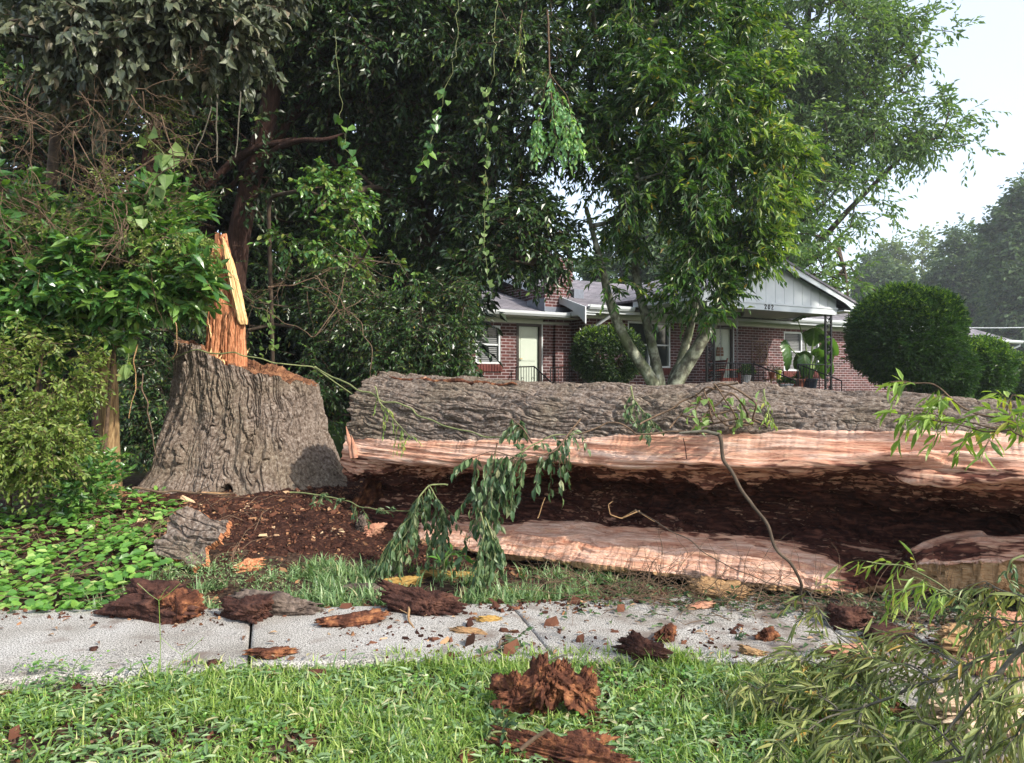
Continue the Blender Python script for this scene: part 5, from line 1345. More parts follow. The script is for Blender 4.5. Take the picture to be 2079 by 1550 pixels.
far_tree('far tree behind the main roof ridge, seen through the leaning trunks', 1300, 60, 420, 770, 170, 800, 17, M['lf_far'], .6)
far_tree('far tree just left of the white gable peak, mostly screened by leaves', 1480, 66, 430, 770, 110, 700, 18, M['lf_far'], .65)

# ------------------------------------------------ dark woods on the left
def PT(l): return [T(*q) for q in l]
# shaggy cedar with a leaning trunk behind the stump
tr = [([G0(455, 13.5)] + PT([(470, 640, 13.4), (485, 480, 13.2), (510, 360, 13.0), (545, 230, 12.9), (580, 60, 12.8), (600, -200, 12.8)]), [.24, .20, .185, .17, .16, .14, .08]),
      (PT([(500, 390, 13.1), (560, 300, 12.4), (620, 282, 12.0), (655, 288, 11.8), (700, 272, 11.8)]), [.07, .055, .04, .035, .02]),
      (PT([(420, 380, 12.8), (470, 330, 12.8), (520, 300, 12.6), (600, 285, 12.2)]), [.05, .07, .07, .05]),
      (PT([(500, 360, 13.1), (600, 220, 13.4), (680, 190, 13.6)]), [.14, .11, .05])]
ells = [E(500, 330, 12.4, 70, 110, .4, .5), E(520, 60, 13.6, 260, 150, 1.8), E(760, 120, 13.4, 220, 150, 1.8), E(640, -150, 13.5, 420, 160, 2.2), E(350, 250, 14.2, 160, 200, 1.0), E(820, 300, 14.2, 200, 120, 1.0)]
make_tree('cedar_tree', 'leaning reddish shaggy-barked trunk rising into dark leaves behind the stump', 'tree', tr, ells, 900, 8, 8, .13, .062, M['lf_dark'], M['cedar'], 201, 0, twigL=.4, tip=.007, maxr=.06, sag=.2, droop=.2, lmat2=M['lf_grey'], frac2=.12)
# second trunk further left
tr = [([G0(200, 11.5)] + PT([(215, 640, 11.4), (290, 420, 11.3), (312, 260, 11.2), (335, 180, 11.2), (350, 0, 11.2), (360, -200, 11.2)]), [.12, .11, .10, .10, .09, .07, .03])]
ells = [E(230, 110, 10.8, 250, 150, 1.2), E(80, 300, 11.0, 120, 200, 1.0), E(330, -120, 11, 360, 150, 1.6), E(60, 80, 10.5, 140, 160, 1.0)]
make_tree('thicket_tree', 'brown trunk half hidden behind the bare twig tangle at upper left', 'tree', tr, ells, 620, 8, 8, .12, .06, M['lf_dark'], M['cedar'], 202, 0, twigL=.35, tip=.006, maxr=.05, sag=.2, droop=.2, lmat2=M['lf_glossy'], frac2=.15)
# drooping grey-green leaves along the top left
tr = [([G0(90, 8.6)] + PT([(100, 420, 8.5), (120, 200, 8.3), (170, 20, 8.2), (260, -120, 8.0)]), [.08, .06, .05, .04, .02]),
      (PT([(110, 260, 8.4), (60, 90, 8.0), (90, -80, 7.8)]), [.03, .02, .01])]
ells = [E(400, 60, 7.6, 150, 75, .5, 1.4), E(250, 90, 7.7, 130, 80, .6, 1.0), E(560, 15, 7.6, 70, 45, .4, .6), E(100, 60, 7.8, 120, 90, .6, .7), E(360, 170, 7.8, 70, 40, .4, .35), E(350, -100, 7.8, 330, 110, .8, .8), E(230, 200, 8.0, 100, 60, .5, .4)]
make_tree('privet_tree', 'overhanging tree with drooping grey-green oval leaves along the upper left', 'tree', tr, ells, 300, 7, 8, .125, .066, M['lf_grey'], M['branch_dark'], 203, 1, twigL=.28, droop=.55, sag=.35, tip=.004, maxr=.03, fold=.3, ldroop=.28)
# glossy laurel in front of it
tr = [([G0(222, 8.4)] + PT([(222, 900, 8.35), (221, 780, 8.3), (212, 690, 8.3), (205, 600, 8.2), (190, 480, 8.1)]), [.14, .105, .10, .09, .07, .04]),
      (PT([(215, 720, 8.35), (225, 660, 8.4), (250, 560, 8.2), (300, 480, 8.0)]), [.05, .05, .04, .02])]
ells = [E(100, 560, 7.6, 130, 110, .7, 1.2), E(270, 540, 7.7, 150, 90, .6, 1.2), E(380, 590, 7.7, 50, 35, .3, .5), E(60, 440, 7.8, 80, 70, .5, .5), E(330, 440, 8.0, 75, 60, .4, .5), E(160, 650, 7.7, 120, 40, .4, .5), E(-60, 560, 7.6, 120, 160, .8, .6), E(60, 700, 7.7, 70, 50, .4, .4), E(395, 570, 7.5, 30, 50, .3, .4)]
make_tree('laurel_tree', 'tan-barked laurel with glossy green leaves left of the stump', 'tree', tr, ells, 560, 6, 9, .155, .060, M['lf_glossy'], M['tan_bark'], 204, 1, twigL=.20, droop=.05, sag=-.1, tip=.004, maxr=.03, outward=.9, upn=.8, spread=1.0, gap=2.2, gapt=-.02, gapk=.06)
# fine yellow-green shrub
tr = [([G0(60, 7.6)] + PT([(70, 820, 7.5), (90, 700, 7.4)]), [.03, .02, .01]), ([G0(20, 7.6)] + PT([(10, 850, 7.4), (-20, 740, 7.4)]), [.03, .02, .01])]
ells = [E(70, 760, 7.1, 115, 90, .4, 1.0), E(50, 890, 6.9, 115, 80, .4, 1.0), E(-60, 820, 7.0, 110, 160, .5, .6), E(130, 690, 7.3, 50, 40, .3, .4)]
make_tree('fine_leaved_shrub', 'loose shrub of tiny yellow-green leaves at the left edge', 'shrub', tr, ells, 600, 7, 10, .055, .030, M['lf_yellow'], M['twig'], 205, 0, twigL=.20, tip=.0028, maxr=.012, spread=.9, twig_r=.0022, sag=.2, gap=2.4, gapt=-.02, gapk=.08)
# small fresh seedlings at the foot
tr = [([G0(190, 7.3)] + PT([(195, 950, 7.2), (190, 900, 7.2)]), [.015, .012, .006])]
ells = [E(165, 965, 7.1, 60, 60, .25, 1), E(110, 900, 7.2, 60, 40, .2, .5)]
make_tree('laurel_seedling', 'low seedling with shiny mid-green leaves at the foot of the tan trunk', 'shrub', tr, ells, 60, 5, 8, .085, .036, M['lf_glossy'], M['twig_green'], 206, 1, twigL=.16, droop=-.2, sag=-.2, tip=.003, maxr=.01, spread=1.0)
# young yellow-green saplings in front of the laurel
tr = [([G0(205, 8.2)] + PT([(230, 700, 8.1), (300, 560, 7.9), (345, 460, 7.8)]), [.02, .016, .012, .006])]
ells = [E(340, 495, 7.5, 85, 45, .3, 1.0), E(250, 400, 7.7, 80, 60, .3, .7), E(330, 250, 7.9, 40, 60, .3, .4), E(140, 480, 7.5, 90, 50, .3, .5)]
make_tree('sapling', 'slender sapling of small yellow-green leaves above the laurel', 'shrub', tr, ells, 150, 6, 9, .045, .024, M['lf_yellow'], M['twig'], 207, 0, twigL=.2, tip=.003, maxr=.012, twig_r=.0022)
# broad-leaved mass hanging over the middle, dark inside
tr = [([G0(880, 15.5)] + PT([(875, 560, 15.3), (860, 400, 15.0), (850, 200, 14.6), (860, 0, 14.4), (870, -200, 14.2)]), [.24, .20, .18, .16, .12, .06]),
      (PT([(865, 420, 15.0), (760, 380, 13.5), (680, 400, 12.2), (640, 430, 11.5)]), [.09, .06, .04, .02]),
      (PT([(860, 300, 14.8), (980, 220, 13.8), (1080, 160, 13.2)]), [.10, .07, .03]),
      (PT([(870, 480, 15.2), (960, 420, 13.8), (1050, 460, 12.8), (1120, 520, 12.4)]), [.08, .06, .04, .02])]
ells = [E(780, 60, 12.8, 240, 120, 1.2, 1.1), E(1010, 60, 12.6, 170, 130, 1.2, 1.0), E(1080, 220, 12.8, 120, 110, 1.0, .9), E(980, 330, 13.4, 130, 110, 1.0, .7), E(900, 440, 14.2, 200, 120, 1.0, .8), E(1060, 480, 12.9, 120, 110, .8, 1.0), E(700, 250, 14.0, 160, 120, 1.0, .7), E(880, -140, 13, 420, 130, 1.8, .9), E(950, 580, 12.9, 110, 70, .7, .7), E(640, 520, 14.5, 150, 140, .8, .8)]
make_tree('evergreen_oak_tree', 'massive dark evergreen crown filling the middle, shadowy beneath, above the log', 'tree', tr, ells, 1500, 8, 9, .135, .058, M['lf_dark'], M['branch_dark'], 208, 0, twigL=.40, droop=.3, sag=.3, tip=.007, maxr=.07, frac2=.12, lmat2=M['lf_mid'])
# lit leaf branch at the centre left
tr = [(PT([(545, 400, 11.2), (620, 385, 10.4), (700, 420, 10.0), (750, 500, 9.8)]), [.03, .022, .014, .006])]
tr[0][0].insert(0, G0(560, 12.5)); tr[0][1].insert(0, .035)
ells = [E(660, 380, 10.0, 60, 35, .3, .8), E(710, 430, 9.9, 50, 40, .3, .8), E(680, 510, 9.9, 60, 50, .3, 1.0), E(600, 470, 10.2, 40, 40, .3, .5), E(820, 560, 10.2, 60, 40, .3, .5)]
make_tree('understory_sapling', 'sunlit sapling of pointed green leaves reaching right above the stump', 'shrub', tr, ells, 110, 5, 8, .095, .050, M['lf_glossy'], M['branch_dark'], 209, 1, twigL=.22, tip=.004, maxr=.02, droop=.4, sag=.3, lmat2=M['lf_yellow'], frac2=.25)
# bushes behind the log's left half
tr = [([G0(780, 13)] + PT([(775, 720, 12.8), (760, 640, 12.5)]), [.05, .04, .02]), ([G0(900, 13)] + PT([(905, 730, 12.6), (900, 650, 12.4)]), [.05, .04, .02])]
ells = [E(780, 660, 12.2, 120, 100, .8, 1), E(890, 650, 12.0, 75, 110, .7, 1), E(700, 620, 12.8, 90, 110, .8, .8), E(920, 720, 11.8, 55, 45, .5, .5), E(980, 620, 12.0, 50, 50, .5, .35), E(640, 800, 12.0, 70, 120, .6, .6), E(310, 850, 11.6, 80, 140, .6, .8), E(260, 700, 11.8, 80, 100, .6, .5), E(450, 620, 12.8, 90, 120, .6, .5), E(840, 760, 12.0, 120, 60, .7, .6)]
make_tree('understory_bush', 'dark small-leaved bush growing behind the left end of the log', 'shrub', tr, ells, 950, 7, 9, .085, .040, M['lf_dark'], M['branch_dark'], 210, 0, twigL=.30, tip=.005, maxr=.03, droop=.4, lmat2=M['lf_mid'], frac2=.22)
# darkness between the trunks: thick foliage behind, deep shade put into its leaf colour
def deep(label, px, Y, seed, n=520, rpx=210, L=.30):
    g = G0(px, Y); c = g[0]; rng = np.random.default_rng(seed); r = rpx / FPX * Y
    ells = [(c + rng.normal(0, .3) * r, Y + rng.normal(0, .8), g[2] + z, r * .8, 1.6, 1.9, 1) for z in (1.2, 3.0, 5.0, 7.2, 9.2, 11)] + [(c, Y - 1.5, g[2] + 12.5, r * 1.2, 3.2, 1.3, 1)]  # last ellipsoid: unseen crown layer added overhead to block sky light
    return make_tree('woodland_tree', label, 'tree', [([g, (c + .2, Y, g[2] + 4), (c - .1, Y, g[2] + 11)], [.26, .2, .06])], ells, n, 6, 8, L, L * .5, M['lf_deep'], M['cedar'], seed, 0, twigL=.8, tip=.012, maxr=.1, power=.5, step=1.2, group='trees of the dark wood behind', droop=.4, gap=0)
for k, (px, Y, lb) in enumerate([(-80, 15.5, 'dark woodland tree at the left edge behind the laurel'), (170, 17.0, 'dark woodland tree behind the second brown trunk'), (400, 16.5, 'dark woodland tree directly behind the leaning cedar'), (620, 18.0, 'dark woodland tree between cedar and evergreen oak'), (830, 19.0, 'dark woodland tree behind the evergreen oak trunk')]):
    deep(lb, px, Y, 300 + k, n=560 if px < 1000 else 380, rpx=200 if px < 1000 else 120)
# ---------------------------------------------------------------- grass, ground cover, litter
def blades(pos, az, lean, L, W, rng, segs=4):
    """arching grass blades; pos (N,3)"""
    N = len(pos); h = np.stack([np.cos(az), np.sin(az), 0 * az], -1); s = np.stack([-np.sin(az), np.cos(az), 0 * az], -1)
    t = np.linspace(0, 1, segs + 1)
    V = []
    for k, q in enumerate(t):
        a = lean * (.35 + 1.0 * q)                        # the blade bends over more and more
        c = pos + h * (L * q * np.sin(a) * (.55 + .45 * q))[:, None] + np.array([0, 0, 1.0]) * (L * q * np.cos(a * .8))[:, None]
        w = W * (1 - q**2.2) * .5
        if k < segs:
            V.append(c - s * w[:, None] + np.array([0, 0, .0])); V.append(c + s * w[:, None])
        else: V.append(c)
    V = np.stack(V, 1); nv = V.shape[1]; b = (np.arange(N) * nv)[:, None]
    F4 = np.concatenate([b + np.array([2*k, 2*k+1, 2*k+3, 2*k+2]) for k in range(segs - 1)])
    F3 = b + np.array([2*segs-2, 2*segs-1, 2*segs])
    return V.reshape(-1, 3), [F4, F3]

def grass_field(name, label, xr, yr, ntuft, per, Lr, Wr, mask, mat, seed):
    rng = np.random.default_rng(seed)
    X = rng.uniform(*xr, ntuft); Y = rng.uniform(*yr, ntuft)
    k = rng.random(ntuft) < mask(X, Y); X, Y = X[k], Y[k]; n = len(X)
    sc = (.55 + .75 * np.clip(.5 + .8 * fbm(X * 2.2, Y * 2.2, 0, 3, seed), 0, 1)) * rng.uniform(.7, 1.25, n)
    X = np.repeat(X, per) + rng.normal(0, .012, n * per); Y = np.repeat(Y, per) + rng.normal(0, .012, n * per); sc = np.repeat(sc, per)
    az = rng.uniform(0, 2 * np.pi, len(X)); lean = np.abs(rng.normal(.80, .42, len(X)))
    L = rng.uniform(*Lr, len(X)) * sc; W = rng.uniform(*Wr, len(X))
    Z = gh2(X, Y) - .005; Z = np.where((Y > near_edge(X)) & (Y < far_edge(X)), -.0, Z)
    V, F = blades(np.stack([X, Y, Z], -1), az, lean, L, W, rng)
    o = mesh_np(name, V, F, mat); return tag(o, label, 'grass', kind='stuff')

def m_front(X, Y):
    ed = sstep(.05, -.02, Y - near_edge(X) - .05 * vnoise(X * 3, 0, 0, 2) - .06 * sstep(-1.4, -.6, X) )
    bare = sstep(.02, .30, fbm(X * 2.1 + 3, Y * 2.1, 0, 3, 33)) * .8
    px = X / Y * FPX + 1040
    patch = np.exp(-(((X + 2.1) / .35)**2 + ((Y - 3.25) / .16)**2)) + np.exp(-(((X - .95) / .30)**2 + ((Y - 3.22) / .16)**2)) + np.exp(-(((X + .55) / .18)**2 + ((Y - 3.55) / .10)**2)) + sstep(-1.55, -2.2, X) * sstep(3.55, 3.8, Y) * .9
    return np.clip(ed * (1 - bare) * (1 - .95 * np.clip(patch, 0, 1)) * sstep(1.95, 1.55, X + .12 * vnoise(Y * 4, 1, 0, 4)), 0, 1)
grass_field('lawn_grass', 'lush bright green crabgrass verge in the foreground', (-4.2, 2.0), (2.2, 4.35), 17500, 6, (.04, .105), (.005, .0125), m_front, M['grass'], 1)
grass_field('lawn_grass', 'cooler bluish green grass tufts mixed through the foreground verge', (-4.2, 2.2), (2.2, 4.30), 4600, 6, (.04, .11), (.006, .014), lambda X, Y: m_front(X, Y) * sstep(-1.0, 1.2, X + .6 * vnoise(X * 1.5, Y * 1.5, 0, 8)) , M['grass_cool'], 2)
def m_back(X, Y):
    d = Y - far_edge(X)
    left = sstep(-3.0, -2.5, X) * sstep(.9, .3, X) * sstep(-.03, .08, d + .08 * vnoise(X * 4, 0, 0, 7)) * sstep(1.25, .7, d + .25 * vnoise(X * 2, Y, 0, 9))
    right = sstep(-.35, .0, X) * sstep(1.15, .85, X) * sstep(-.06, .05, d + .06 * vnoise(X * 5, 0, 0, 7)) * sstep(.95, .6, d)
    hole = np.exp(-(((X + .75) / .45)**2 + ((Y - 5.7) / .35)**2)) * .9
    pt = sstep(-.22, .12, fbm(X * 2.4, Y * 3.0, 0, 3, 41)); mid = np.exp(-((X + .55) / .5)**2) * .8
    return np.clip(np.maximum(left * .8, right) * (1 - hole) * pt * (1 - mid), 0, 1)
grass_field('verge_grass', 'cool green grass strip between the pavement and the log', (-3.4, 1.3), (5.0, 6.9), 8600, 6, (.05, .16), (.007, .015), m_back, M['grass_cool'], 3)
grass_field('lawn_grass', 'thin uncut lawn grass rising behind the fallen log', (-1.5, 9.0), (9.0, 17.0), 9000, 5, (.08, .2), (.008, .016), lambda X, Y: .8 + 0 * X, M['grass'], 4)

# broad-leaved weeds in the verge
def weeds(name, label, spots, mat, L, W, seed, upright=False, kind='stuff'):
    rng = np.random.default_rng(seed); P_, D_, N_, L_, W_ = [], [], [], [], []
    for (x, y, R, n, h) in spots:
        a = rng.uniform(0, 6.28, n); r = R * rng.random(n)**.5
        px = x + r * np.cos(a); py = y + r * np.sin(a); z = gh2(px, py) + h * rng.uniform(.15, 1, n)
        P_.append(np.stack([px, py, z], -1)); aa = rng.uniform(0, 6.28, n)
        D_.append(np.stack([np.cos(aa), np.sin(aa), rng.uniform(-.2, 1.2 if upright else .5, n)], -1)); N_.append(rng.normal(0, .45, (n, 3)) + [0, 0, 1])
        L_.append(L * rng.uniform(.6, 1.25, n)); W_.append(W * rng.uniform(.7, 1.2, n))
    o = leaves_obj(name, np.concatenate(P_), np.concatenate(D_), np.concatenate(N_), np.concatenate(L_), np.concatenate(W_), mat, None, 1, shape='round', fold=.12, droop=.12)
    return tag(o, label, 'plants', kind=kind)
rng = np.random.default_rng(77)
sp = [(rng.uniform(-2.6, 1.5), rng.uniform(3.0, 4.05), rng.uniform(.05, .14), 16, .06) for _ in range(150)]
weeds('clover_weeds', 'small clover and weed leaves scattered through the foreground grass', sp, M['lf_cover'], .022, .015, 5)
sp = [(rng.uniform(-2.6, 1.7), rng.uniform(2.95, 4.0), rng.uniform(.06, .20), 22, .05) for _ in range(240)]
weeds('broad_weeds', 'broad-bladed green weeds flattened among the foreground grass', sp, M['grass_cool'], .062, .015, 6)
# round-leaved ground cover at the left
def m_cover(X, Y):
    px = X / Y * FPX + 1040; py = 775 + 1.45 * FPX / Y
    d = Y - far_edge(X)
    return sstep(-.12, .06, d + .06 * vnoise(X * 5, 0, 0, 3)) * sstep(-2.25, -2.6, X + .38 * (Y - 5.1) + .25 * vnoise(X * 3, Y * 3, 0, 5)) * sstep(2.9, 1.9, d) * (.45 + .55 * (fbm(X * 3, Y * 3, 0, 3, 6) > -.12))
X = rng.uniform(-6.5, -1.8, 15000); Y = rng.uniform(4.9, 8.0, 15000); k = rng.random(15000) < m_cover(X, Y) * .62; X, Y = X[k], Y[k]; n = len(X)
lay = .03 + .15 * np.clip(.5 + fbm(X * 1.6, Y * 1.6, 0, 3, 15), 0, 1) * sstep(0, .35, Y - far_edge(X))
Z = gh2(X, Y) + lay * rng.uniform(.5, 1.1, n); a = rng.uniform(0, 6.28, n)
o = leaves_obj('ground_cover', np.stack([X, Y, Z], -1), np.stack([np.cos(a), np.sin(a), rng.uniform(-.15, .5, n)], -1), rng.normal(0, .38, (n, 3)) + [0, -.25, 1], rng.uniform(.05, .10, n), rng.uniform(.04, .068, n), M['lf_cover'], None, 1, shape='round', fold=.16, droop=.1)
tag(o, 'round bright green creeping leaves carpeting the bank left of the soil', 'ground cover', kind='stuff')
# creeping stems under the leaves
A = np.stack([rng.uniform(-5, -2.2, 260), rng.uniform(5.15, 7.4, 260)], -1); an = rng.uniform(0, 6.28, 260); Bq = A + np.stack([np.cos(an), np.sin(an)], -1) * rng.uniform(.15, .5, (260, 1))
a3 = np.column_stack([A, gh2(A[:, 0], A[:, 1]) + .03]); b3 = np.column_stack([Bq, gh2(Bq[:, 0], Bq[:, 1]) + .09]); mid = (a3 + b3) / 2 + [0, 0, .05]
v1, f1 = seg_tubes(a3, mid, .003, .003); v2, f2 = seg_tubes(mid, b3, .003, .002)
tag(mesh_np('creeping_stems', np.concatenate([v1, v2]), [np.concatenate([f1, f2 + len(v1)])], M['twig']), 'thin brown runners threading through the creeping leaves', 'stems', kind='stuff')
# feathery weeds in the strip
sp = [((px - 1040) / FPX * Y, Y, .10, 160, .22) for px, Y in ((400, 5.75), (450, 5.6), (500, 5.5), (540, 5.6), (360, 5.5), (580, 5.45), (470, 5.75))]
weeds('feathery_weeds', 'feathery pale green weeds on the verge behind the two dark chunks', sp, M['grass_cool'], .026, .008, 8, True)

# crumbs of wood: bits lying on the soil, the pavement and in the hollow
def crumbs(name, label, n, mask, xr, yr, size, mat, seed, flat=.5):
    rng = np.random.default_rng(seed); X = rng.uniform(*xr, n); Y = rng.uniform(*yr, n); k = rng.random(n) < mask(X, Y); X, Y = X[k], Y[k]; n = len(X)
    c = np.stack([X, Y, gh2(X, Y)], -1); a = rng.uniform(0, 6.28, n); s = size * np.exp(rng.normal(0, .55, n)); el = rng.uniform(1.0, 3.2, n)
    d = np.stack([np.cos(a), np.sin(a), rng.normal(0, .25, n)], -1); p = np.stack([-np.sin(a), np.cos(a), rng.normal(0, .2, n)], -1)
    hh = s * rng.uniform(.35, .9, n) * flat * 2
    V = np.stack([c - d * (s * el)[:, None] * .5, c + p * s[:, None] * .5 + [0, 0, 0], c + d * (s * el)[:, None] * .5 * rng.uniform(.6, 1, (n, 1)), c - p * s[:, None] * .5, c + np.array([0, 0, 1.0]) * hh[:, None] + d * (s * el * .25)[:, None], c + np.array([0, 0, 1.0]) * (hh * .8)[:, None] - d * (s * el * .3)[:, None] + p * (s * .15)[:, None]], 1)
    b = (np.arange(n) * 6)[:, None]
    F = np.concatenate([b + np.array(t) for t in ([0, 1, 5], [1, 4, 5], [1, 2, 4], [2, 3, 4], [3, 5, 4], [3, 0, 5])])
    return tag(mesh_np(name, V.reshape(-1, 3), [F], mat), label, 'debris', kind='stuff')
m_soil = lambda X, Y: sstep(5.9, 6.8, Y + .3 * fbm(X * 1.2, Y * 1.2, 0, 3, 21)) * sstep(1.0, -.4, X) * .9 + .10 * (Y < 6.5)
crumb = leaf_mat('wood_crumb', [(0, (.02, .009, .006)), (.5, (.06, .024, .016)), (.85, (.14, .06, .035)), (.97, (.30, .16, .08)), (1, (.55, .40, .25))], rough=.9, trans=0, spec=.15)
crumbs('wood_crumbs', 'red-brown crumbs of rotten wood covering the mound round the stump', 42000, m_soil, (-4.6, 1.0), (5.5, 9.2), .011, crumb, 21)
def m_walk(X, Y):
    on = (Y > near_edge(X) - .1) & (Y < far_edge(X) + .5)
    return on * np.clip(.22 + .6 * sstep(-1.5, .6, X) * sstep(.9, -.1, far_edge(X) - Y) + .5 * sstep(.6, 2.4, X), 0, 1) * np.clip(.3 + 1.3 * fbm(X * 2.5, Y * 2.5, 0, 3, 77), 0, 1)
crumbs('wood_crumbs', 'small wood chips and dirt specks scattered over the pavement', 20000, m_walk, (-3.2, 3.4), (3.9, 6.1), .013, crumb, 22)
crumbs('wood_crumbs', 'brown crumbs between the grass and the pavement edge', 11000, lambda X, Y: sstep(.5, .0, np.abs(Y - far_edge(X) - .1)) * .5 + .5 * ((Y < near_edge(X))), (-3.4, 2.6), (3.0, 5.8), .014, crumb, 23)
# fallen leaves
def litter(name, label, n, xr, yr, mask, mat, L, seed):
    rng = np.random.default_rng(seed); X = rng.uniform(*xr, n); Y = rng.uniform(*yr, n); k = rng.random(n) < mask(X, Y); X, Y = X[k], Y[k]; n = len(X); a = rng.uniform(0, 6.28, n)
    o = leaves_obj(name, np.stack([X, Y, gh2(X, Y) + .012], -1), np.stack([np.cos(a), np.sin(a), rng.uniform(-.1, .35, n)], -1), rng.normal(0, .35, (n, 3)) + [0, 0, 1], L * rng.uniform(.6, 1.2, n), L * .4 * rng.uniform(.7, 1.2, n), mat, None, 1, fold=.3, droop=.2)
    return tag(o, label, 'leaves', kind='stuff')
litter('fallen_leaves', 'dry brown leaves lying over soil, grass and pavement', 2600, (-4.5, 3.0), (2.9, 7.5), lambda X, Y: .15 + .5 * sstep(.3, 0, np.abs(Y - far_edge(X))) + .3 * (X > 0) * (Y > near_edge(X)), M['dead_leaf'], .05, 31)
litter('fallen_leaves', 'wilted green leaves strewn over the pavement beside the log', 6500, (-1.2, 3.4), (4.1, 6.2), lambda X, Y: np.clip(sstep(.8, 0, far_edge(X) - Y) * sstep(-.2, 1.4, X) + .35 * sstep(1.3, 2.4, X), 0, 1) * .8, M['lf_wilt'], .06, 32)
# ---------------------------------------------------------------- the larger broken pieces
def chunk_at(name, label, x0, x1, yb, hpx, depth_m, rz, mat, seed, Z0=None, **k):
    """x0..x1: photo columns it spans, yb: row where it meets the ground, hpx: height in rows"""
    Zg = .045; 
    for _ in range(4):
        Y = (CAM_H - Zg) * FPX / (yb - 775); X = ((x0 + x1) / 2 - 1040) / FPX * Y; Zg = float(gh2(X, Y))
    wid = (x1 - x0) / FPX * Y; h = hpx / FPX * Y
    Lg = wid / max(.35, abs(math.cos(rz))) if abs(math.sin(rz)) < .75 else wid * 1.2
    G = chunk_geo((Lg * 1.12, depth_m * 1.1, h * 1.35), seed, **k)
    o = grid_mesh(name, G, mat, None, True)
    tl = k.pop('tilt', (0, 0)) if 'tilt' in k else (0, 0)
    o.location = (X, Y + depth_m * .2, Zg + h * .30); o.rotation_euler = (0, 0, rz)
    return tag(o, label, 'wood chunk')
ck = chunk_at
o = ck('rotten_wood_chunk', 'dark red-brown rotten chunk at left pavement edge, largest on the pavement', 228, 386, 1258, 82, .30, -.25, M['rot_dark'], 3, n=150, m=130, rough=.34, fib=.22, hollow=.35, flat=.35, taper=-.2, jag=.16)
o = ck('rotten_wood_chunk', 'ragged red-orange end piece at right end of the largest pavement chunk', 330, 388, 1264, 66, .22, .5, M['rot_red'], 8, n=90, m=80, rough=.34, fib=.3, hollow=.2, jag=.2)
ck('rotten_wood_chunk', 'short blackish log chunk pointing at the pavement joint', 452, 545, 1262, 55, .20, -.5, M['rot_dark'], 13, n=110, m=90, rough=.3, fib=.26, jag=.16)
ck('bark_slab', 'long flat grey-brown bark slab lying behind the blackish chunk', 500, 632, 1248, 38, .16, -.12, M['bark_chip'], 17, n=130, m=80, rough=.16, fib=.22, flat=.8, jag=.12)
ck('wood_piece', 'flat reddish brown piece at the pavement edge right of the bark slab', 672, 768, 1270, 24, .12, .35, M['rot_red'], 19, n=90, m=60, rough=.25, fib=.25, flat=.9, jag=.2)
ck('wood_piece', 'long splintered dark rotten piece sloping down to the pavement, centre left', 795, 915, 1244, 52, .16, -.42, M['rot_dark'], 23, n=150, m=80, rough=.3, fib=.34, taper=.5, jag=.2)
ck('wood_piece', 'yellow-edged flat board with reddish top under the hanging leaves', 878, 975, 1174, 16, .10, -.06, M['yellow_wood'], 29, n=90, m=60, rough=.10, fib=.12, flat=.9, jag=.08)
ck('wood_piece', 'jagged yellow splinter piece above the splintered dark piece', 785, 850, 1190, 20, .08, .35, M['yellow_wood'], 31, n=90, m=60, rough=.3, fib=.3, flat=.6, jag=.25)
ck('wood_piece', 'thin grey weathered piece lying in grass left of the yellow splinter', 715, 790, 1205, 20, .10, -.2, M['bark_chip'], 33, n=80, m=60, rough=.3, fib=.3, jag=.2)
ck('wood_piece', 'small orange-brown splinter in the middle of the pavement', 925, 983, 1286, 13, .06, -.22, M['tan'], 37, n=70, m=50, rough=.28, fib=.35, taper=.5, jag=.25)
ck('wood_piece', 'small yellow chip behind the middle of the pavement', 975, 1012, 1262, 11, .05, .2, M['yellow_wood'], 41, n=50, m=40, rough=.3, fib=.3, jag=.3)
ck('wood_piece', 'small red-brown block standing on the pavement near its centre right', 1336, 1372, 1300, 38, .09, .9, M['rot_red'], 43, n=80, m=60, rough=.28, fib=.35, jag=.2)
ck('wood_piece', 'dark wedge of bark at the near pavement edge', 1272, 1338, 1352, 44, .10, -.55, M['rot_dark'], 47, n=90, m=70, rough=.2, fib=.4, taper=.35, jag=.15)
ck('wood_piece', 'tan block of broken wood under the front edge of the log', 1413, 1496, 1214, 32, .14, -.25, M['tan'], 53, n=100, m=70, rough=.2, fib=.3, flat=.8, jag=.12)
ck('wood_piece', 'small pinkish chip left of the tan block', 1405, 1452, 1235, 14, .08, .4, M['pink_wood'], 59, n=60, m=50, rough=.3, fib=.35, jag=.2)
ck('wood_piece', 'long orange splinter on the near pavement edge under leaves', 1512, 1552, 1330, 15, .05, -.4, M['tan'], 61, n=60, m=50, rough=.3, fib=.35, taper=.5, jag=.2)
ck('rotten_wood_chunk', 'dark crumbly red clod beside the log at the far right pavement', 1690, 1752, 1275, 52, .22, -.3, M['rot_dark'], 67, n=100, m=80, rough=.35, fib=.25, jag=.2)
ck('wood_piece', 'small dark red clump on the pavement before the olive leaves', 1548, 1578, 1300, 26, .08, .4, M['rot_red'], 71, n=60, m=50, rough=.35, fib=.3, jag=.3)
ck('wood_piece', 'big orange-tan broken block at the right behind the olive branch', 1925, 2012, 1325, 58, .22, -.2, M['tan'], 73, n=120, m=90, rough=.26, fib=.25, jag=.15)
ck('wood_piece', 'orange broken slab at the right edge above the big tan block', 1990, 2110, 1275, 36, .2, .15, M['pink_wood'], 79, n=100, m=70, rough=.25, fib=.25, flat=.7, jag=.12)
ck('wood_piece', 'pink broken slab at the right edge below the big tan block', 1975, 2130, 1372, 48, .26, .1, M['pink_wood'], 83, n=110, m=80, rough=.22, fib=.2, flat=.8, jag=.12)
ck('wood_piece', 'small pink slab on the verge under the olive leaves', 1680, 1765, 1352, 26, .14, .1, M['pink_wood'], 89, n=80, m=60, rough=.28, fib=.25, flat=.8, jag=.2)
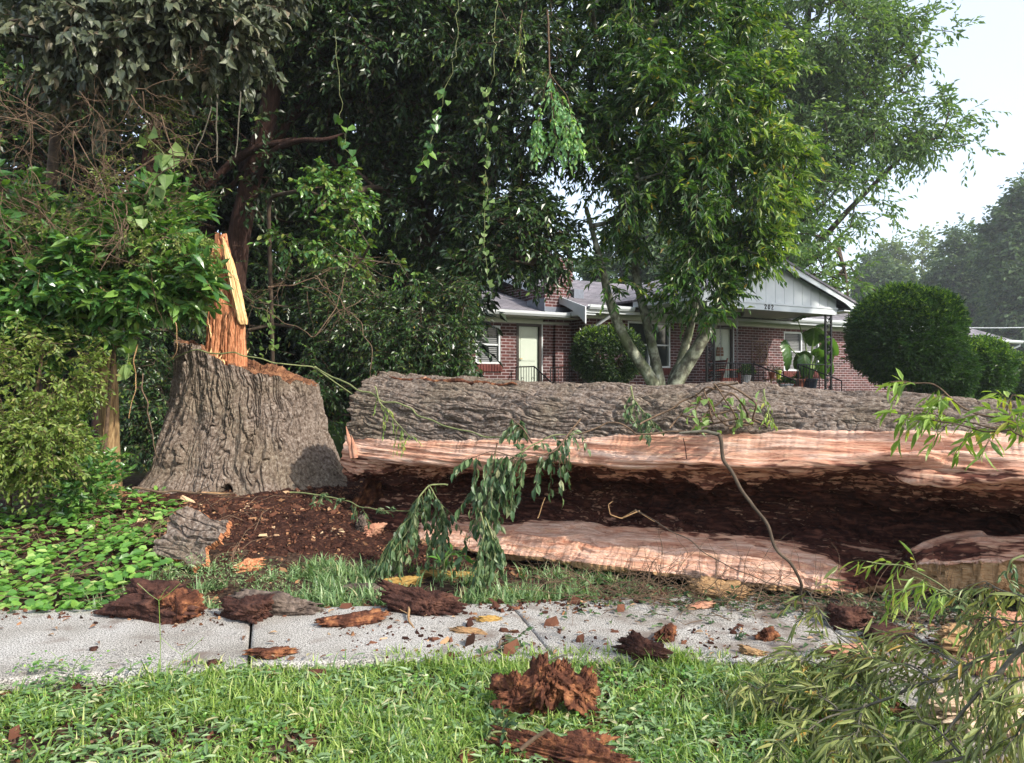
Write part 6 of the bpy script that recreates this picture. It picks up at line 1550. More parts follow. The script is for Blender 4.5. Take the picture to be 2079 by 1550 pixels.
ck('splintered_log', 'ivory splintered log end lying at the lower right corner', 1900, 2140, 1490, 88, .34, .18, M['ivory_wood'], 97, n=180, m=120, rough=.16, fib=.42, taper=.1, jag=.12)
ck('rotten_wood_chunk', 'low dark rotten piece between driveway and verge under olive leaves', 1760, 1850, 1300, 28, .2, .2, M['rot_dark'], 101, n=90, m=70, rough=.3, fib=.25, jag=.2)
GS = []
for (dx, dz, sx, sy, sz, rx, ry, sd) in [(-.115, .0, .20, .15, .145, .3, .15, 5), (-.02, .02, .18, .16, .20, 0, 1.25, 21), (.05, .055, .12, .11, .24, .2, 1.0, 9), (.12, .01, .17, .13, .15, -.2, -.35, 33), (.155, .03, .10, .09, .15, .3, .9, 41), (-.15, .03, .10, .10, .12, 0, -1.2, 51)]:
    g_ = chunk_geo((sx * 1.25, sy * 1.2, sz * .95 if ry < .9 else sx * .9), sd, n=130, m=110, rough=.55, fib=.30, hollow=.35, jag=.12, taper=.1)
    GS.append(g_ @ np.array(Euler((rx, -ry, 0)).to_matrix()).T + [dx, 0, dz])
V_ = np.concatenate([g_.reshape(-1, 3) for g_ in GS]) * np.array([1, 1, 1.4]); F_ = np.concatenate([grid_faces(130, 110, True, 130 * 110 * i) for i in range(len(GS))])
o = mesh_np('rotten_wood_chunk', V_, [F_], M['rot_red'], None, True); p_ = P(1116, 1425, 3.52); o.location = p_; o.location.z = float(gh2(p_[0], p_[1])) + .10
tag(o, 'big upright ragged red rotten chunk on the front grass', 'wood chunk')
ck('bark_slab', 'long fibrous red-brown slab at the bottom edge of the photo', 1055, 1300, 1572, 60, .17, -.50, M['rot_red'], 113, n=260, m=120, rough=.22, fib=.5, flat=.7, taper=-.2, jag=.14)
ck('rotten_wood_chunk', 'crumbly fragment standing on the long fibrous slab', 1170, 1230, 1535, 46, .10, .7, M['rot_red'], 127, n=90, m=80, rough=.4, fib=.4, jag=.3)
ck('rotten_wood_chunk', 'small dark clod half buried in the bottom grass', 925, 965, 1550, 30, .08, .3, M['rot_red'], 131, n=60, m=50, rough=.4, fib=.3, jag=.3)
ck('wood_piece', 'dark little chip on the left pavement near the grass', 418, 446, 1350, 10, .05, .1, M['rot_dark'], 137, n=50, m=40, rough=.3, fib=.3, jag=.3)
ck('wood_piece', 'tiny brown clod on the far left pavement', 183, 197, 1322, 9, .03, .3, M['rot_dark'], 139, n=40, m=32, rough=.3, fib=.3, jag=.3)
ck('wood_piece', 'flat red-brown bark scrap where grass meets the pavement joint', 520, 590, 1352, 22, .10, .3, M['rot_red'], 149, n=80, m=60, rough=.35, fib=.3, flat=.8, jag=.35)
ck('wood_piece', 'orange splinter lying in the soil near the log end', 738, 775, 1082, 26, .10, .9, M['pink_wood'], 151, n=70, m=50, rough=.25, fib=.4, taper=.3, jag=.25)
ck('wood_piece', 'grey upright root stub between stump and log', 722, 745, 1065, 38, .10, 1.4, M['bark_chip'], 157, n=60, m=50, rough=.25, fib=.4, jag=.2)
ck('wood_piece', 'small bright orange clod on the soil mound', 482, 522, 1085, 22, .14, .4, M['split_v'], 163, n=60, m=50, rough=.4, fib=.3, jag=.3)
ck('wood_piece', 'pale orange sliver lying at the foot of the stump', 415, 462, 1008, 7, .06, -.1, M['tan'], 167, n=60, m=40, rough=.2, fib=.3, jag=.3)
ck('bark_slab', 'weathered grey bark chunk resting in front of the hollow, left', 795, 870, 1040, 22, .2, .15, M['bark_chip'], 173, n=90, m=60, rough=.25, fib=.3, jag=.15)

# the square-cut plate of bark leaning on the bank
tp, bt = plate_geo(.56, .44, .06, 12, 170, 150, .045)
root = empty('bark_plate', P(392, 1095, 6.15), 0, 'big grey ridged bark plate with orange broken edge leaning on the leafy bank', 'bark plate')
root.rotation_euler = (.85, .15, -.5)
grid_mesh('bark', tp, M['bark'], root); grid_mesh('inner_wood', bt[:, ::-1], M['split_v'], root)
for (s0, s1) in ((tp[:, 0], bt[:, 0]), (tp[:, -1], bt[:, -1]), (tp[0], bt[0]), (tp[-1], bt[-1])):
    r = np.stack([s0, s0 * .5 + s1 * .5 + RNG.normal(0, .006, s0.shape), s1], 1); grid_mesh('broken_edge', r, M['split_v'], root)
# ---------------------------------------------------------------- broken branches, vines and twigs
def smooth_pts(pts, n=40, wob=.0, seed=0):
    pts = np.asarray(pts, float); L = np.concatenate([[0], np.cumsum(np.linalg.norm(np.diff(pts, axis=0), axis=1))])
    t = np.linspace(0, L[-1], n); Q = np.stack([np.interp(t, L, pts[:, c]) for c in range(3)], 1)
    for _ in range(2): Q[1:-1] = (Q[:-2] + 2 * Q[1:-1] + Q[2:]) / 4
    if wob: Q = Q + wob * np.stack([vnoise(t * 7, 0, 0, seed + c) for c in range(3)], 1) * np.sin(np.linspace(0, np.pi, n))[:, None]**.3
    return Q
def branch(name, label, lines, lmat, bmat, seed, twigs=10, twigL=.2, nleaf=8, L=.08, W=.03, droop=.5, sag=.4, r=(.008, .003), lod=1, spread=.7,
           group=None, upn=.5, cat='branch', frm=.15, shape='oval', fold=.2, ldroop=.2, out=.9, jit=.3, tw_r=.0025, down=0.0, wob=.012):
    """lines: list of polylines (world points)"""
    rng = np.random.default_rng(seed); base = np.asarray(lines[0][0], float); root = empty(name, base, 0, label, cat, group)
    mb = MB(); P0, D0 = [], []
    for q, ln in enumerate(lines):
        Q = smooth_pts(ln, max(16, len(ln) * 8), wob, seed + q); rr = np.linspace(r[0], r[1], len(Q)) * (1 if q == 0 else (.4 if r[0] > .009 else .7))
        mb.tube(Q - base, rr, 6)
        idx = (rng.uniform(frm, 1, twigs) * (len(Q) - 1)).astype(int); idx[0] = len(Q) - 1
        tan = norm(np.gradient(Q, axis=0))[idx]
        side = norm(np.cross(tan, rand_dirs(twigs, rng)))
        P0.append(Q[idx]); D0.append(norm(tan * (1 - out * .5) + side * out + np.array([0, 0, -down])))
    P0 = np.concatenate(P0); D0 = np.concatenate(D0)
    lv, tw = sprays(P0, D0, twigL * rng.uniform(.55, 1.2, len(P0)), nleaf, L, W, rng, droop, spread, upn, sag, jit)
    V, F = twig_geo(tw, tw_r); mb.add(V - base, [F])
    mb.build('stem', bmat, root, True)
    leaves_obj('leaves', lv[0] - base, lv[1], lv[2], lv[3], lv[4], lmat, root, lod, shape=shape, fold=fold, droop=ldroop)
    return root
def TT(l): return [P(*q) for q in l]
# wilting leafy spray over the split face
branch('leafy_branch', 'large wilting dark green spray drooping over the hollow, left of centre', [TT([(1180, 850, 5.9), (1120, 920, 5.75), (1060, 930, 5.7), (1000, 915, 5.7), (955, 930, 5.75)]), TT([(1060, 930, 5.7), (1010, 970, 5.7), (960, 1000, 5.75)]), TT([(1010, 900, 5.75), (990, 1010, 5.65), (975, 1060, 5.6)])],
       M['lf_wilt'], M['twig'], 11, twigs=26, twigL=.20, nleaf=9, L=.09, W=.040, droop=1.1, sag=.8, down=.5, spread=.5)
branch('leafy_branch', 'wilting spray arching down to the soil at the left end of the hollow', [TT([(910, 985, 6.1), (870, 985, 6.05), (850, 1020, 6.0), (830, 1075, 5.9), (800, 1120, 5.85)]), TT([(870, 985, 6.05), (900, 1030, 6.0), (905, 1080, 5.9)]), TT([(850, 1030, 6.0), (800, 1090, 5.9), (775, 1140, 5.8)])],
       M['lf_wilt'], M['twig_green'], 12, twigs=20, twigL=.20, nleaf=10, L=.075, W=.032, droop=1.0, sag=.8, down=.5, spread=.5)
branch('leafy_branch', 'narrow wilting spray hanging over the lower split shell to the grass', [TT([(975, 1040, 5.55), (985, 1075, 5.5), (975, 1120, 5.45), (965, 1180, 5.4)]), TT([(985, 1050, 5.55), (1000, 1090, 5.5), (1005, 1140, 5.45)])],
       M['lf_wilt'], M['twig_green'], 13, twigs=14, twigL=.15, nleaf=9, L=.075, W=.032, droop=1.1, sag=.8, down=.6, spread=.5)
branch('leafy_branch', 'small wilted tuft on the bark above the split face', [TT([(1080, 900, 5.95), (1062, 870, 6.0), (1040, 850, 6.05)])], M['lf_wilt'], M['twig'], 14, twigs=10, twigL=.12, nleaf=6, L=.085, W=.03, droop=1.2, sag=.7, spread=.5)
branch('leafy_branch', 'yellowish hanging shoot on the left end of the bark', [TT([(762, 785, 6.9), (775, 820, 6.8), (800, 850, 6.7), (830, 885, 6.6)])], M['lf_willow'], M['twig_green'], 15, twigs=12, twigL=.13, nleaf=8, L=.05, W=.014, droop=1.2, sag=.8, spread=.45)
branch('leafy_branch', 'leafy shoot leaning from the split face up to the right', [TT([(1025, 940, 5.8), (1080, 905, 5.85), (1130, 885, 5.9), (1180, 880, 5.9)])], M['lf_wilt'], M['twig_green'], 16, twigs=9, twigL=.11, nleaf=6, L=.06, W=.028, droop=.4, sag=.3)
branch('leafy_branch', 'pale leafy vine hanging down the bark, centre', [TT([(1282, 785, 6.0), (1290, 815, 5.95), (1280, 850, 5.9), (1300, 870, 5.85)]), TT([(1290, 815, 5.95), (1320, 850, 5.85), (1330, 870, 5.8)])], M['lf_wilt'], M['twig_green'], 17, twigs=11, twigL=.10, nleaf=6, L=.05, W=.025, droop=1.0, sag=.6)
branch('leafy_branch', 'thin yellow-green vine hanging on the bark right of the tangle', [TT([(1552, 790, 5.5), (1556, 820, 5.45), (1565, 855, 5.4)])], M['lf_willow'], M['twig_green'], 18, twigs=7, twigL=.07, nleaf=5, L=.045, W=.016, droop=1.0, sag=.6)
branch('leafy_branch', 'fern-like green shoot in the grass below the wilting sprays', [TT([(900, 1165, 5.75), (905, 1140, 5.7), (925, 1118, 5.7)])], M['lf_cover'], M['twig_green'], 19, twigs=6, twigL=.10, nleaf=5, L=.10, W=.018, droop=.1, sag=.1)
branch('leafy_branch', 'trailing stem of paired leaves on the soil right of the stump', [TT([(590, 1000, 7.0), (680, 1010, 6.8), (740, 1030, 6.5), (800, 1040, 6.3), (850, 1035, 6.2)])], M['lf_wilt'], M['twig_green'], 20, twigs=16, twigL=.12, nleaf=9, L=.05, W=.016, droop=.7, sag=.5)
# vines tangle on the log
rng = np.random.default_rng(91)
root = empty('vine_tangle', P(1440, 850, 5.65), 0, 'tangle of bare brown vines looping over the bark at centre right', 'vines'); base = P(1440, 850, 5.65)
mb = MB()
for pts in [[(1300, 862), (1330, 845), (1400, 815), (1430, 785), (1470, 795)], [(1360, 870), (1420, 800), (1460, 780), (1500, 790), (1535, 820), (1530, 855)], [(1400, 880), (1440, 830), (1490, 800), (1520, 850), (1480, 870)], [(1180, 880), (1230, 858), (1260, 862), (1290, 880)], [(1430, 790), (1450, 840), (1480, 870), (1530, 862)], [(1450, 780), (1480, 830), (1500, 870)], [(1380, 840), (1430, 850), (1500, 835), (1560, 870)], [(1290, 880), (1350, 878), (1430, 882), (1460, 880)], [(1415, 800), (1440, 820), (1450, 865), (1500, 850)], [(1425, 870), (1410, 830), (1440, 795), (1500, 778)]]:
    q = [P(a, b, 5.62 + rng.uniform(-.12, .08)) for a, b in pts]; mb.tube(smooth_pts(q, 40, .02, len(pts)) - base, .007 * rng.uniform(.6, 1.1), 5)
mb.build('stem', M['twig'], root, True)
V = []; n = 60; pp = np.stack([P(rng.uniform(1395, 1545), rng.uniform(805, 878), 5.58 + rng.uniform(-.1, .1)) for _ in range(n)]) - base
leaves_obj('leaves', pp, rng.normal(size=(n, 3)) + [0, 0, -.6], rng.normal(size=(n, 3)) + [0, -.6, .4], rng.uniform(.04, .08, n), rng.uniform(.025, .045, n), M['lf_heart'], root, 1, shape='heart', fold=.3)
def stick(name, label, pts, r0, r1, mat, wob=.012, seed=0, forks=(), cat='stick', group=None):
    q = smooth_pts([P(*p) for p in pts], 60, wob, seed); base = q[0]; mb = MB(); mb.tube(q - base, np.linspace(r0, r1, len(q)), 8)
    for f in forks: mb.tube(smooth_pts([P(*p) for p in f], 24, wob * .5, seed + 1) - base, np.linspace(r0 * .5, r1 * .5, 24), 6)
    o = mb.build(name, mat, None, True); o.location = base; return tag(o, label, cat, group)
stick('dark_stick', 'long crooked dark stick leaning from the log top to the pavement', [(1460, 882, 5.35), (1466, 940, 5.3), (1480, 960, 5.25), (1530, 1035, 5.1), (1560, 1085, 5.0), (1580, 1130, 4.95), (1605, 1155, 4.9), (1625, 1180, 4.88), (1632, 1240, 5.0)], .0135, .009, M['branch_dark'], .025, 3)
stick('dark_stick', 'thin twig resting on the log top behind the crooked stick', [(1380, 880, 5.4), (1430, 876, 5.38), (1462, 884, 5.36)], .008, .014, M['twig_grey'], .01, 5)
stick('thin_stem', 'long thin green stem slanting over the left bark to the split face', [(640, 745, 7.4), (715, 785, 7.0), (800, 820, 6.8), (900, 860, 6.5), (1000, 888, 6.2), (1060, 890, 6.0)], .009, .006, M['twig_green'], .02, 7)
stick('thin_stem', 'green vine stem stretched across the top of the stump', [(340, 735, 8.1), (400, 712, 7.95), (480, 718, 7.8), (560, 735, 7.8), (640, 748, 7.9), (715, 800, 7.9)], .008, .006, M['twig_green'], .02, 9)
stick('thin_stem', 'thin black wire-like vine slanting over the lower split shell', [(1290, 1035, 5.3), (1340, 1065, 5.15), (1420, 1110, 5.0), (1500, 1160, 4.9), (1600, 1195, 4.8)], .004, .003, M['branch_dark'], .015, 11)
stick('thin_stem', 'pale curled tendril inside the dark hollow', [(1300, 1038, 5.4), (1262, 1052, 5.4), (1240, 1045, 5.4), (1236, 1025, 5.4), (1245, 1018, 5.4)], .005, .003, M['tan'], .004, 13, [[(1262, 1052, 5.4), (1290, 1036, 5.35), (1330, 1060, 5.3)]])
stick('thin_stem', 'pale thin twig standing before the hollow, centre', [(1092, 1052, 5.55), (1100, 1030, 5.55), (1108, 1010, 5.55)], .004, .003, M['tan'], .004, 15)
stick('thin_stem', 'tiny dark twig on the pink split wood', [(1395, 932, 5.45), (1392, 905, 5.45), (1388, 890, 5.45)], .004, .003, M['rot_dark'], .003, 17)
stick('dark_stick', 'short dark stick at the grass edge of the pavement', [(1092, 1348, 4.1), (1120, 1340, 4.1), (1152, 1330, 4.1)], .008, .004, M['twig_grey'], .006, 19)
stick('pale_stick', 'pale mottled stick propped on the long fibrous slab', [(1058, 1522, 3.02), (1085, 1500, 3.02), (1112, 1482, 3.02)], .009, .008, M['twig'], .002, 21)
stick('pale_stick', 'pale forked root lying over the pavement centre left', [(830, 1232, 4.95), (832, 1262, 4.75), (848, 1290, 4.55)], .009, .004, M['tan'], .012, 23, [[(832, 1250, 4.85), (818, 1242, 4.9), (812, 1238, 4.9)]])
stick('bare_stick', 'long bare twig lying along the foot of the stump', [(270, 992, 7.0), (350, 998, 6.95), (430, 1002, 6.9), (480, 1000, 6.9)], .012, .006, M['twig'], .02, 25, [[(400, 1000, 6.92), (430, 985, 6.9)]])
stick('bare_stick', 'bent bare twig rising in the dark right of the splinter', [(545, 583, 9.0), (600, 580, 9.0), (640, 565, 9.0), (668, 548, 9.0)], .010, .005, M['twig'], .02, 27, [[(640, 566, 9.0), (660, 570, 9.0), (690, 640, 9.0)]])
for k, (pts, lb) in enumerate([([(340, 620, 7.6), (355, 660, 7.5), (362, 700, 7.5), (350, 730, 7.6)], 'pale curling vine hanging at the left rim of the stump'), ([(280, 700, 7.5), (275, 760, 7.5), (262, 850, 7.5)], 'pale dead shoot hanging beside the tan trunk'), ([(290, 760, 7.5), (300, 830, 7.4), (315, 880, 7.4), (322, 930, 7.4)], 'drooping forked dead twig left of the stump'),
                               ([(700, 560, 8.6), (690, 620, 8.6), (640, 690, 8.4), (560, 640, 8.6), (510, 620, 8.6)], 'thin looping vine right of the orange splinter'), ([(640, 560, 8.8), (720, 640, 8.6), (760, 720, 8.4), (745, 800, 8.3)], 'thin vine falling between stump and log')]):
    stick('hanging_vine', lb, pts, .006, .004, M['tan'] if k < 2 else M['twig'], .03, 30 + k, cat='vine')
for k, (px, y0, y1, Y, rr) in enumerate([(440, 0, 330, 10.4, .022), (492, 20, 320, 10.6, .020), (425, 150, 330, 10.2, .016), (128, 0, 220, 8.4, .022), (95, 0, 190, 8.6, .018)]):
    lb = ['straight grey vine stem hanging from the canopy left of the cedar trunk', 'straight vine stem hanging just before the cedar trunk', 'short slanting vine stem under the grey-green leaves', 'brown stem in the dark of the top left corner', 'thinner brown stem beside it, leaning left, in the top left corner'][k]
    dx = [18, -6, -45, 40, -60][k]
    stick('hanging_vine', lb, [(px - dx * .3, y0 - 60, Y), (px, (y0 + y1) / 2, Y), (px + dx * .6 - 10, y1, Y)], rr * .7, rr * .5, M['twig_grey'], .015, 50 + k, cat='vine')
# dead brushwood at the upper left: many bare forked twigs
root = empty('dead_brush', P(200, 470, 7.4), 0, 'mass of bare tangled brown twigs over the laurel at upper left', 'brushwood'); base = P(200, 470, 7.4)
rng = np.random.default_rng(5); mb = MB(); A0, A1, R0, R1 = [], [], [], []
def twigwalk(p, d, L, r, depth):
    n = 5; pts = [p]
    for i in range(n):
        d = norm(d + rng.normal(0, .22, 3)); p = p + d * L / n; pts.append(p)
        A0.append(pts[-2]); A1.append(p); R0.append(r * (1 - .6 * i / n)); R1.append(r * (1 - .6 * (i + 1) / n))
        if depth > 0 and rng.random() < .55: twigwalk(p, norm(d + rng.normal(0, .6, 3)), L * .6, r * .6, depth - 1)
for k in range(62):
    px, py = rng.uniform(-40, 330), rng.uniform(160, 480)
    p = P(px, py, rng.uniform(7.0, 7.7)); twigwalk(p, norm(np.array([rng.normal(.3, .5), rng.normal(-.1, .3), rng.normal(-.6, .5)])), rng.uniform(.3, .9), rng.uniform(.0035, .0075), 3)
V, F = seg_tubes(np.array(A0) - base, np.array(A1) - base, np.array(R0), np.array(R1), 4)
mesh_np('twigs', V, [F], M['twig'], root, True)
root = empty('dead_brush', P(560, 660, 8.2), 0, 'sparse bare twigs in the dark gap above the log end', 'brushwood'); base = P(560, 660, 8.2); A0, A1, R0, R1 = [], [], [], []
for k in range(9):
    p = P(rng.uniform(560, 760), rng.uniform(480, 640), rng.uniform(8.6, 9.0)); twigwalk(p, norm(np.array([rng.normal(0, .6), rng.normal(0, .3), rng.normal(-.4, .5)])), rng.uniform(.4, .9), rng.uniform(.003, .006), 2)
V, F = seg_tubes(np.array(A0) - base, np.array(A1) - base, np.array(R0), np.array(R1), 4); mesh_np('twigs', V, [F], M['twig'], root, True)
M['lf_fresh'] = leaf_mat('fresh_bluish_leaflet', [(0, (.10, .22, .10)), (.6, (.17, .34, .14)), (1, (.30, .46, .12))], rough=.4, trans=.35)
# hanging broken branch with fresh leaflets, high in the middle
branch('hanging_branch', 'broken branch hanging high up with bright bluish-green leaflets', [TT([(1112, 20, 9.0), (1115, 90, 9.0), (1117, 140, 9.0), (1120, 180, 9.0), (1125, 240, 9.0), (1130, 310, 9.0)]), TT([(1117, 150, 9.0), (1150, 190, 8.9), (1165, 250, 8.9), (1178, 310, 8.9)]), TT([(1117, 150, 9.0), (1100, 200, 9.0), (1095, 260, 9.0), (1092, 310, 9.0)]), TT([(1117, 150, 9.0), (1140, 200, 10.0), (1150, 260, 10.0), (1155, 330, 10.0)])],
       M['lf_fresh'], M['twig'], 41, twigs=24, twigL=.16, nleaf=7, L=.075, W=.038, droop=.7, sag=.5, down=.5, jit=.5, spread=.5, frm=.45, r=(.014, .005))
branch('hanging_branch', 'thin yellow-green hanging spray left of the bright broken branch', [TT([(1060, 20, 10.6), (1058, 60, 10.6), (1055, 110, 10.6)])], M['lf_willow'], M['twig'], 42, twigs=10, twigL=.2, nleaf=9, L=.06, W=.02, droop=1.2, sag=.9, down=.9, spread=.45)
# heart-leaved vines
def vine(label, pts, n, seed, L=.09, fr=0.0, mat=None):
    rng = np.random.default_rng(seed); Q = smooth_pts([P(*p) for p in pts], n, .05, seed); base = Q[0]; root = empty('heart_leaf_vine', base, 0, label, 'vine', 'heart-leaved vines hanging in the thicket')
    mb = MB(); mb.tube(Q - base, .004, 5); mb.build('stem', M['twig_green'], root, True)
    m_ = n * 2; Qs = Q[int(len(Q) * fr):]; m_ = len(Qs) * 2; p = np.repeat(Qs, 2, 0) + rng.normal(0, .045, (m_, 3)) - base
    leaves_obj('leaves', p, rng.normal(0, .6, (m_, 3)) + [0, -.2, -1], rng.normal(0, .5, (m_, 3)) + [0, -1, .5], L * rng.uniform(.6, 1.2, m_), L * .85 * rng.uniform(.6, 1.2, m_), mat or M['lf_heart'], root, 1, shape='heart', fold=.15)
vine('light green vine hanging straight down above the left-wing window', [(1010, -40, 10.4), (1000, 150, 9.0), (990, 300, 10.0), (992, 380, 10.0), (985, 440, 10.0), (990, 560, 10.0)], 40, 1, fr=.48)
vine('pale vine of large heart leaves beside the tan trunk', [(255, 610, 7.6), (262, 680, 7.5), (258, 740, 7.5)], 11, 2, .13)
vine('vine of big pale heart leaves at the right side of the twig mass', [(300, 280, 7.3), (340, 330, 7.3), (310, 400, 7.3), (280, 460, 7.3)], 12, 3, .14)
vine('dim heart-leaved vine in the dark centre, high', [(680, 60, 10.8), (690, 180, 10.6), (700, 300, 10.4), (720, 340, 10.4), (700, 380, 10.4)], 26, 4, .12, .6, M['lf_glossy'])
vine('dark heart-leaved vine under the crown, centre right', [(930, -20, 10.8), (920, 140, 10.6), (880, 260, 10.6), (850, 350, 10.6)], 28, 5, .12, .55, M['lf_glossy'])
vine('small heart-leaved vine right of the orange splinter', [(545, 620, 9.4), (550, 680, 9.4), (540, 720, 9.4)], 12, 6, .07)

# narrow-leaved branches at the right
kw = dict(shape='narrow', fold=.12, ldroop=.10)
branch('narrow_leaf_branch', 'bright yellow-green narrow-leaved branch reaching in at right over the log', [TT([(2200, 890, 3.0), (2079, 862, 3.15), (1990, 840, 3.25), (1935, 810, 3.3), (1890, 782, 3.35), (1835, 778, 3.4)]), TT([(2079, 862, 3.15), (2010, 870, 3.2), (1950, 850, 3.3), (1850, 832, 3.35)]), TT([(2060, 870, 3.1), (2000, 880, 3.15), (1930, 860, 3.2), (1860, 850, 3.3)]), TT([(2100, 900, 3.0), (2060, 880, 3.05), (2040, 850, 3.1), (2060, 800, 3.1)])],
       M['lf_willow'], M['twig'], 61, twigs=11, twigL=.13, nleaf=5, L=.095, W=.020, droop=.55, sag=.25, spread=.75, down=.25, r=(.006, .003), tw_r=.0016, upn=.4, **kw)
branch('narrow_leaf_branch', 'sparse narrow-leaved twig crossing the hollow at lower right', [TT([(2150, 1400, 3.2), (2030, 1290, 3.5), (1960, 1220, 3.7), (1900, 1180, 3.85), (1830, 1150, 3.95), (1760, 1140, 4.0)]), TT([(1960, 1220, 3.7), (1880, 1190, 3.8), (1800, 1200, 3.9)])],
       M['lf_willow'], M['twig_green'], 62, twigs=12, twigL=.12, nleaf=4, L=.10, W=.017, droop=.8, sag=.3, spread=.7, down=.4, r=(.007, .003), tw_r=.0018, **kw)
lines = [[(2200, 1230, 2.9), (2079, 1310, 3.0), (1960, 1360, 3.1), (1830, 1410, 3.2), (1730, 1440, 3.3), (1640, 1445, 3.4)], [(1830, 1410, 3.2), (1760, 1330, 3.5), (1700, 1290, 3.7), (1640, 1200, 3.9)], [(1790, 1425, 3.25), (1720, 1370, 3.45), (1640, 1340, 3.55), (1560, 1330, 3.6)],
         [(1730, 1440, 3.3), (1650, 1470, 3.2), (1600, 1500, 3.1), (1580, 1540, 3.0)], [(1960, 1360, 3.1), (1900, 1320, 3.3), (1850, 1290, 3.5), (1760, 1320, 3.6)], [(1900, 1385, 3.1), (1840, 1350, 3.3), (1760, 1360, 3.4), (1690, 1310, 3.6)],
         [(1640, 1445, 3.4), (1580, 1430, 3.4), (1530, 1400, 3.5), (1500, 1380, 3.5)], [(1700, 1440, 3.3), (1640, 1400, 3.4), (1560, 1390, 3.5)], [(1760, 1430, 3.2), (1740, 1480, 3.0), (1700, 1530, 2.9)]]
branch('fallen_branch', 'big grey-barked branch with olive narrow leaves lying over the verge at lower right', [TT(l) for l in lines], M['lf_olive'], M['twig_grey'], 63, twigs=30, twigL=.17, nleaf=6, L=.10, W=.0145, droop=.45, sag=.3, spread=.6, down=.35, r=(.012, .004), tw_r=.0016, frm=.1, **kw)
lines = [[(2250, 1240, 2.7), (2150, 1300, 2.8), (2060, 1330, 2.9), (1980, 1420, 2.9), (1920, 1490, 2.9)], [(2150, 1250, 2.8), (2060, 1260, 3.0), (1990, 1250, 3.2), (1960, 1300, 3.2)], [(2120, 1350, 2.7), (2050, 1400, 2.75), (1990, 1480, 2.75)], [(2180, 1400, 2.6), (2100, 1440, 2.6), (2060, 1500, 2.6)], [(2120, 1230, 2.9), (2060, 1210, 3.1), (2000, 1180, 3.3)]]
branch('fallen_branch', 'olive narrow-leaved branch hanging into the lower right corner', [TT(l) for l in lines], M['lf_olive'], M['twig_grey'], 64, twigs=20, twigL=.16, nleaf=6, L=.095, W=.0145, droop=.6, sag=.4, spread=.6, down=.4, r=(.012, .005), tw_r=.002, **kw)
lines = [[(2200, 1490, 2.7), (2079, 1510, 2.75), (1950, 1535, 2.8), (1850, 1560, 2.8)], [(1950, 1530, 2.8), (1900, 1480, 2.9), (1860, 1460, 3.0)], [(1850, 1555, 2.8), (1800, 1500, 2.9), (1780, 1480, 3.0)]]
branch('fallen_branch', 'low straight grey branch along the bottom right edge', [TT(l) for l in lines], M['lf_olive'], M['twig_grey'], 65, twigs=12, twigL=.14, nleaf=5, L=.08, W=.018, droop=.7, sag=.3, spread=.6, down=.3, r=(.011, .005), tw_r=.002, **kw)
branch('leafy_branch', 'crushed dark green sprig lying on the pavement centre', [TT([(960, 1335, 4.15), (1010, 1320, 4.25), (1060, 1318, 4.3)]), TT([(1010, 1320, 4.25), (1020, 1300, 4.4), (1050, 1295, 4.4)])], M['lf_wilt'], M['twig'], 66, twigs=10, twigL=.10, nleaf=6, L=.05, W=.02, droop=.15, sag=.15, down=.1)
branch('leafy_branch', 'crushed sprig on the pavement left of the olive leaves', [TT([(1440, 1290, 4.6), (1470, 1300, 4.5), (1500, 1310, 4.45), (1530, 1318, 4.4)])], M['lf_wilt'], M['twig'], 67, twigs=9, twigL=.09, nleaf=6, L=.045, W=.018, droop=.1, sag=.1, down=.1)
branch('leafy_branch', 'tangled wilted greenery along the pavement under the right of the log', [TT([(1330, 1215, 5.25), (1400, 1235, 5.1), (1480, 1225, 5.15)]), TT([(1540, 1210, 5.2), (1620, 1215, 5.1), (1700, 1215, 5.0), (1800, 1225, 4.9)]), TT([(1800, 1240, 4.9), (1880, 1215, 4.8), (1960, 1230, 4.6)])], M['lf_wilt'], M['twig'], 68, twigs=26, twigL=.16, nleaf=7, L=.05, W=.022, droop=.4, sag=.3)
branch('leafy_branch', 'dark green rose-like sprig lying in the foreground grass', [TT([(990, 1500, 3.2), (1010, 1470, 3.25), (1030, 1460, 3.3)]), TT([(1000, 1490, 3.2), (1030, 1490, 3.2)])], M['lf_dark'], M['twig_green'], 69, twigs=7, twigL=.07, nleaf=6, L=.045, W=.024, droop=.1, sag=.1, upn=.9)
branch('leafy_branch', 'green curling vine shoot at the right edge beside the log', [TT([(2079, 1130, 4.2), (2050, 1140, 4.2), (2040, 1170, 4.2), (2060, 1200, 4.2)])], M['lf_wilt'], M['twig_green'], 70, twigs=7, twigL=.08, nleaf=5, L=.05, W=.02, droop=.4)
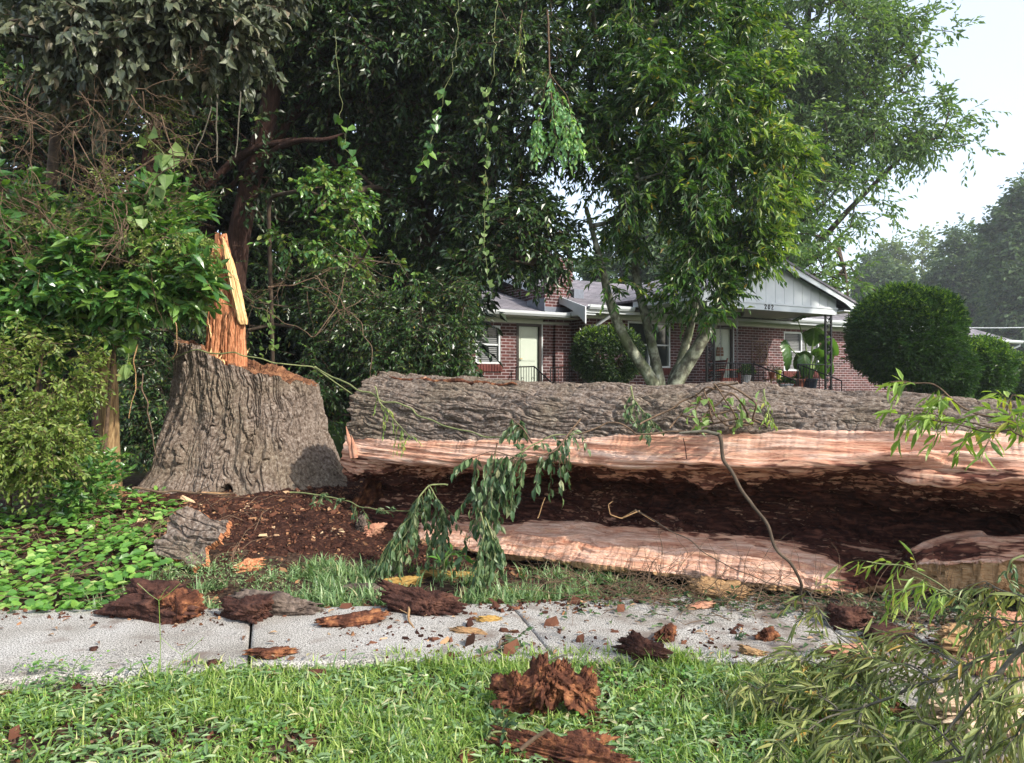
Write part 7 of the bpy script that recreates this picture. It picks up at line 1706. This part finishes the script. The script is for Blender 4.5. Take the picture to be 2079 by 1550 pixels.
# fine wiry twigs strewn where the log meets the pavement
rng = np.random.default_rng(15); A0, A1, R0, R1 = [], [], [], []
for k in range(210):
    x = rng.uniform(.2, 3.0); y = 5.35 - .45 * (x - .5) * .55 + rng.normal(0, .16)
    twigwalk(np.array([x, y, .06 + rng.uniform(0, .06)]), norm(np.array([rng.normal(0, 1), rng.normal(0, .6), rng.normal(.15, .15)])), rng.uniform(.15, .45), .0032, 1)
V, F = seg_tubes(np.array(A0), np.array(A1), np.array(R0), np.array(R1), 4)
tag(mesh_np('fine_twigs', V, [F], M['twig'], None, True), 'wiry broken twigs strewn along the pavement under the log', 'twigs', kind='stuff')
# tall seed stalks in the grass
rng = np.random.default_rng(25)
for k, (px, py, hh, lb) in enumerate([(325, 1385, 165, 'thin forked seed stalk rising before the largest rotten chunk'), (372, 1390, 60, 'short pale seed stalk at the left pavement edge'), (1010, 1440, 60, 'thin grass stalk left of the big ragged chunk'), (150, 1400, 40, 'tiny stalk at the far left edge of the grass')]):
    Y = 1.55 * FPX / (py - 775); b0 = P(px, py, Y); t0 = P(px - 2, py - hh, Y - .02)
    mb = MB(); mb.tube(smooth_pts([b0, (b0 + t0) / 2 + [.006, 0, 0], t0], 14) - b0, .0018, 4)
    for s in (-1, 1, .5): mb.tube(np.array([t0, t0 + [s * .05, 0, .05 * (1.2 - abs(s) * .5)], t0 + [s * .11, 0, .06 + .03 * abs(s)]]) - b0, .0014, 4)
    o = mb.build('seed_stalk', M['lf_willow'], None); o.location = b0; tag(o, lb, 'grass stalk')
# ---------------------------------------------------------------- the morning air
mb = MB(); mb.box(-240, 300, -6, 290, -1.4, 75)
m = bpy.data.materials.new('misty_air'); m.use_nodes = True
N = m.node_tree.nodes; N.remove(N['Principled BSDF']); pv = N.new('ShaderNodeVolumePrincipled')
pv.inputs['Color'].default_value = (.93, .96, 1, 1); pv.inputs['Density'].default_value = 0.0007; pv.inputs['Anisotropy'].default_value = .3
m.node_tree.links.new(pv.outputs[0], N['Material Output'].inputs['Volume'])
tag(mb.build('haze', m), kind='stuff')
bpy.context.view_layer.update()
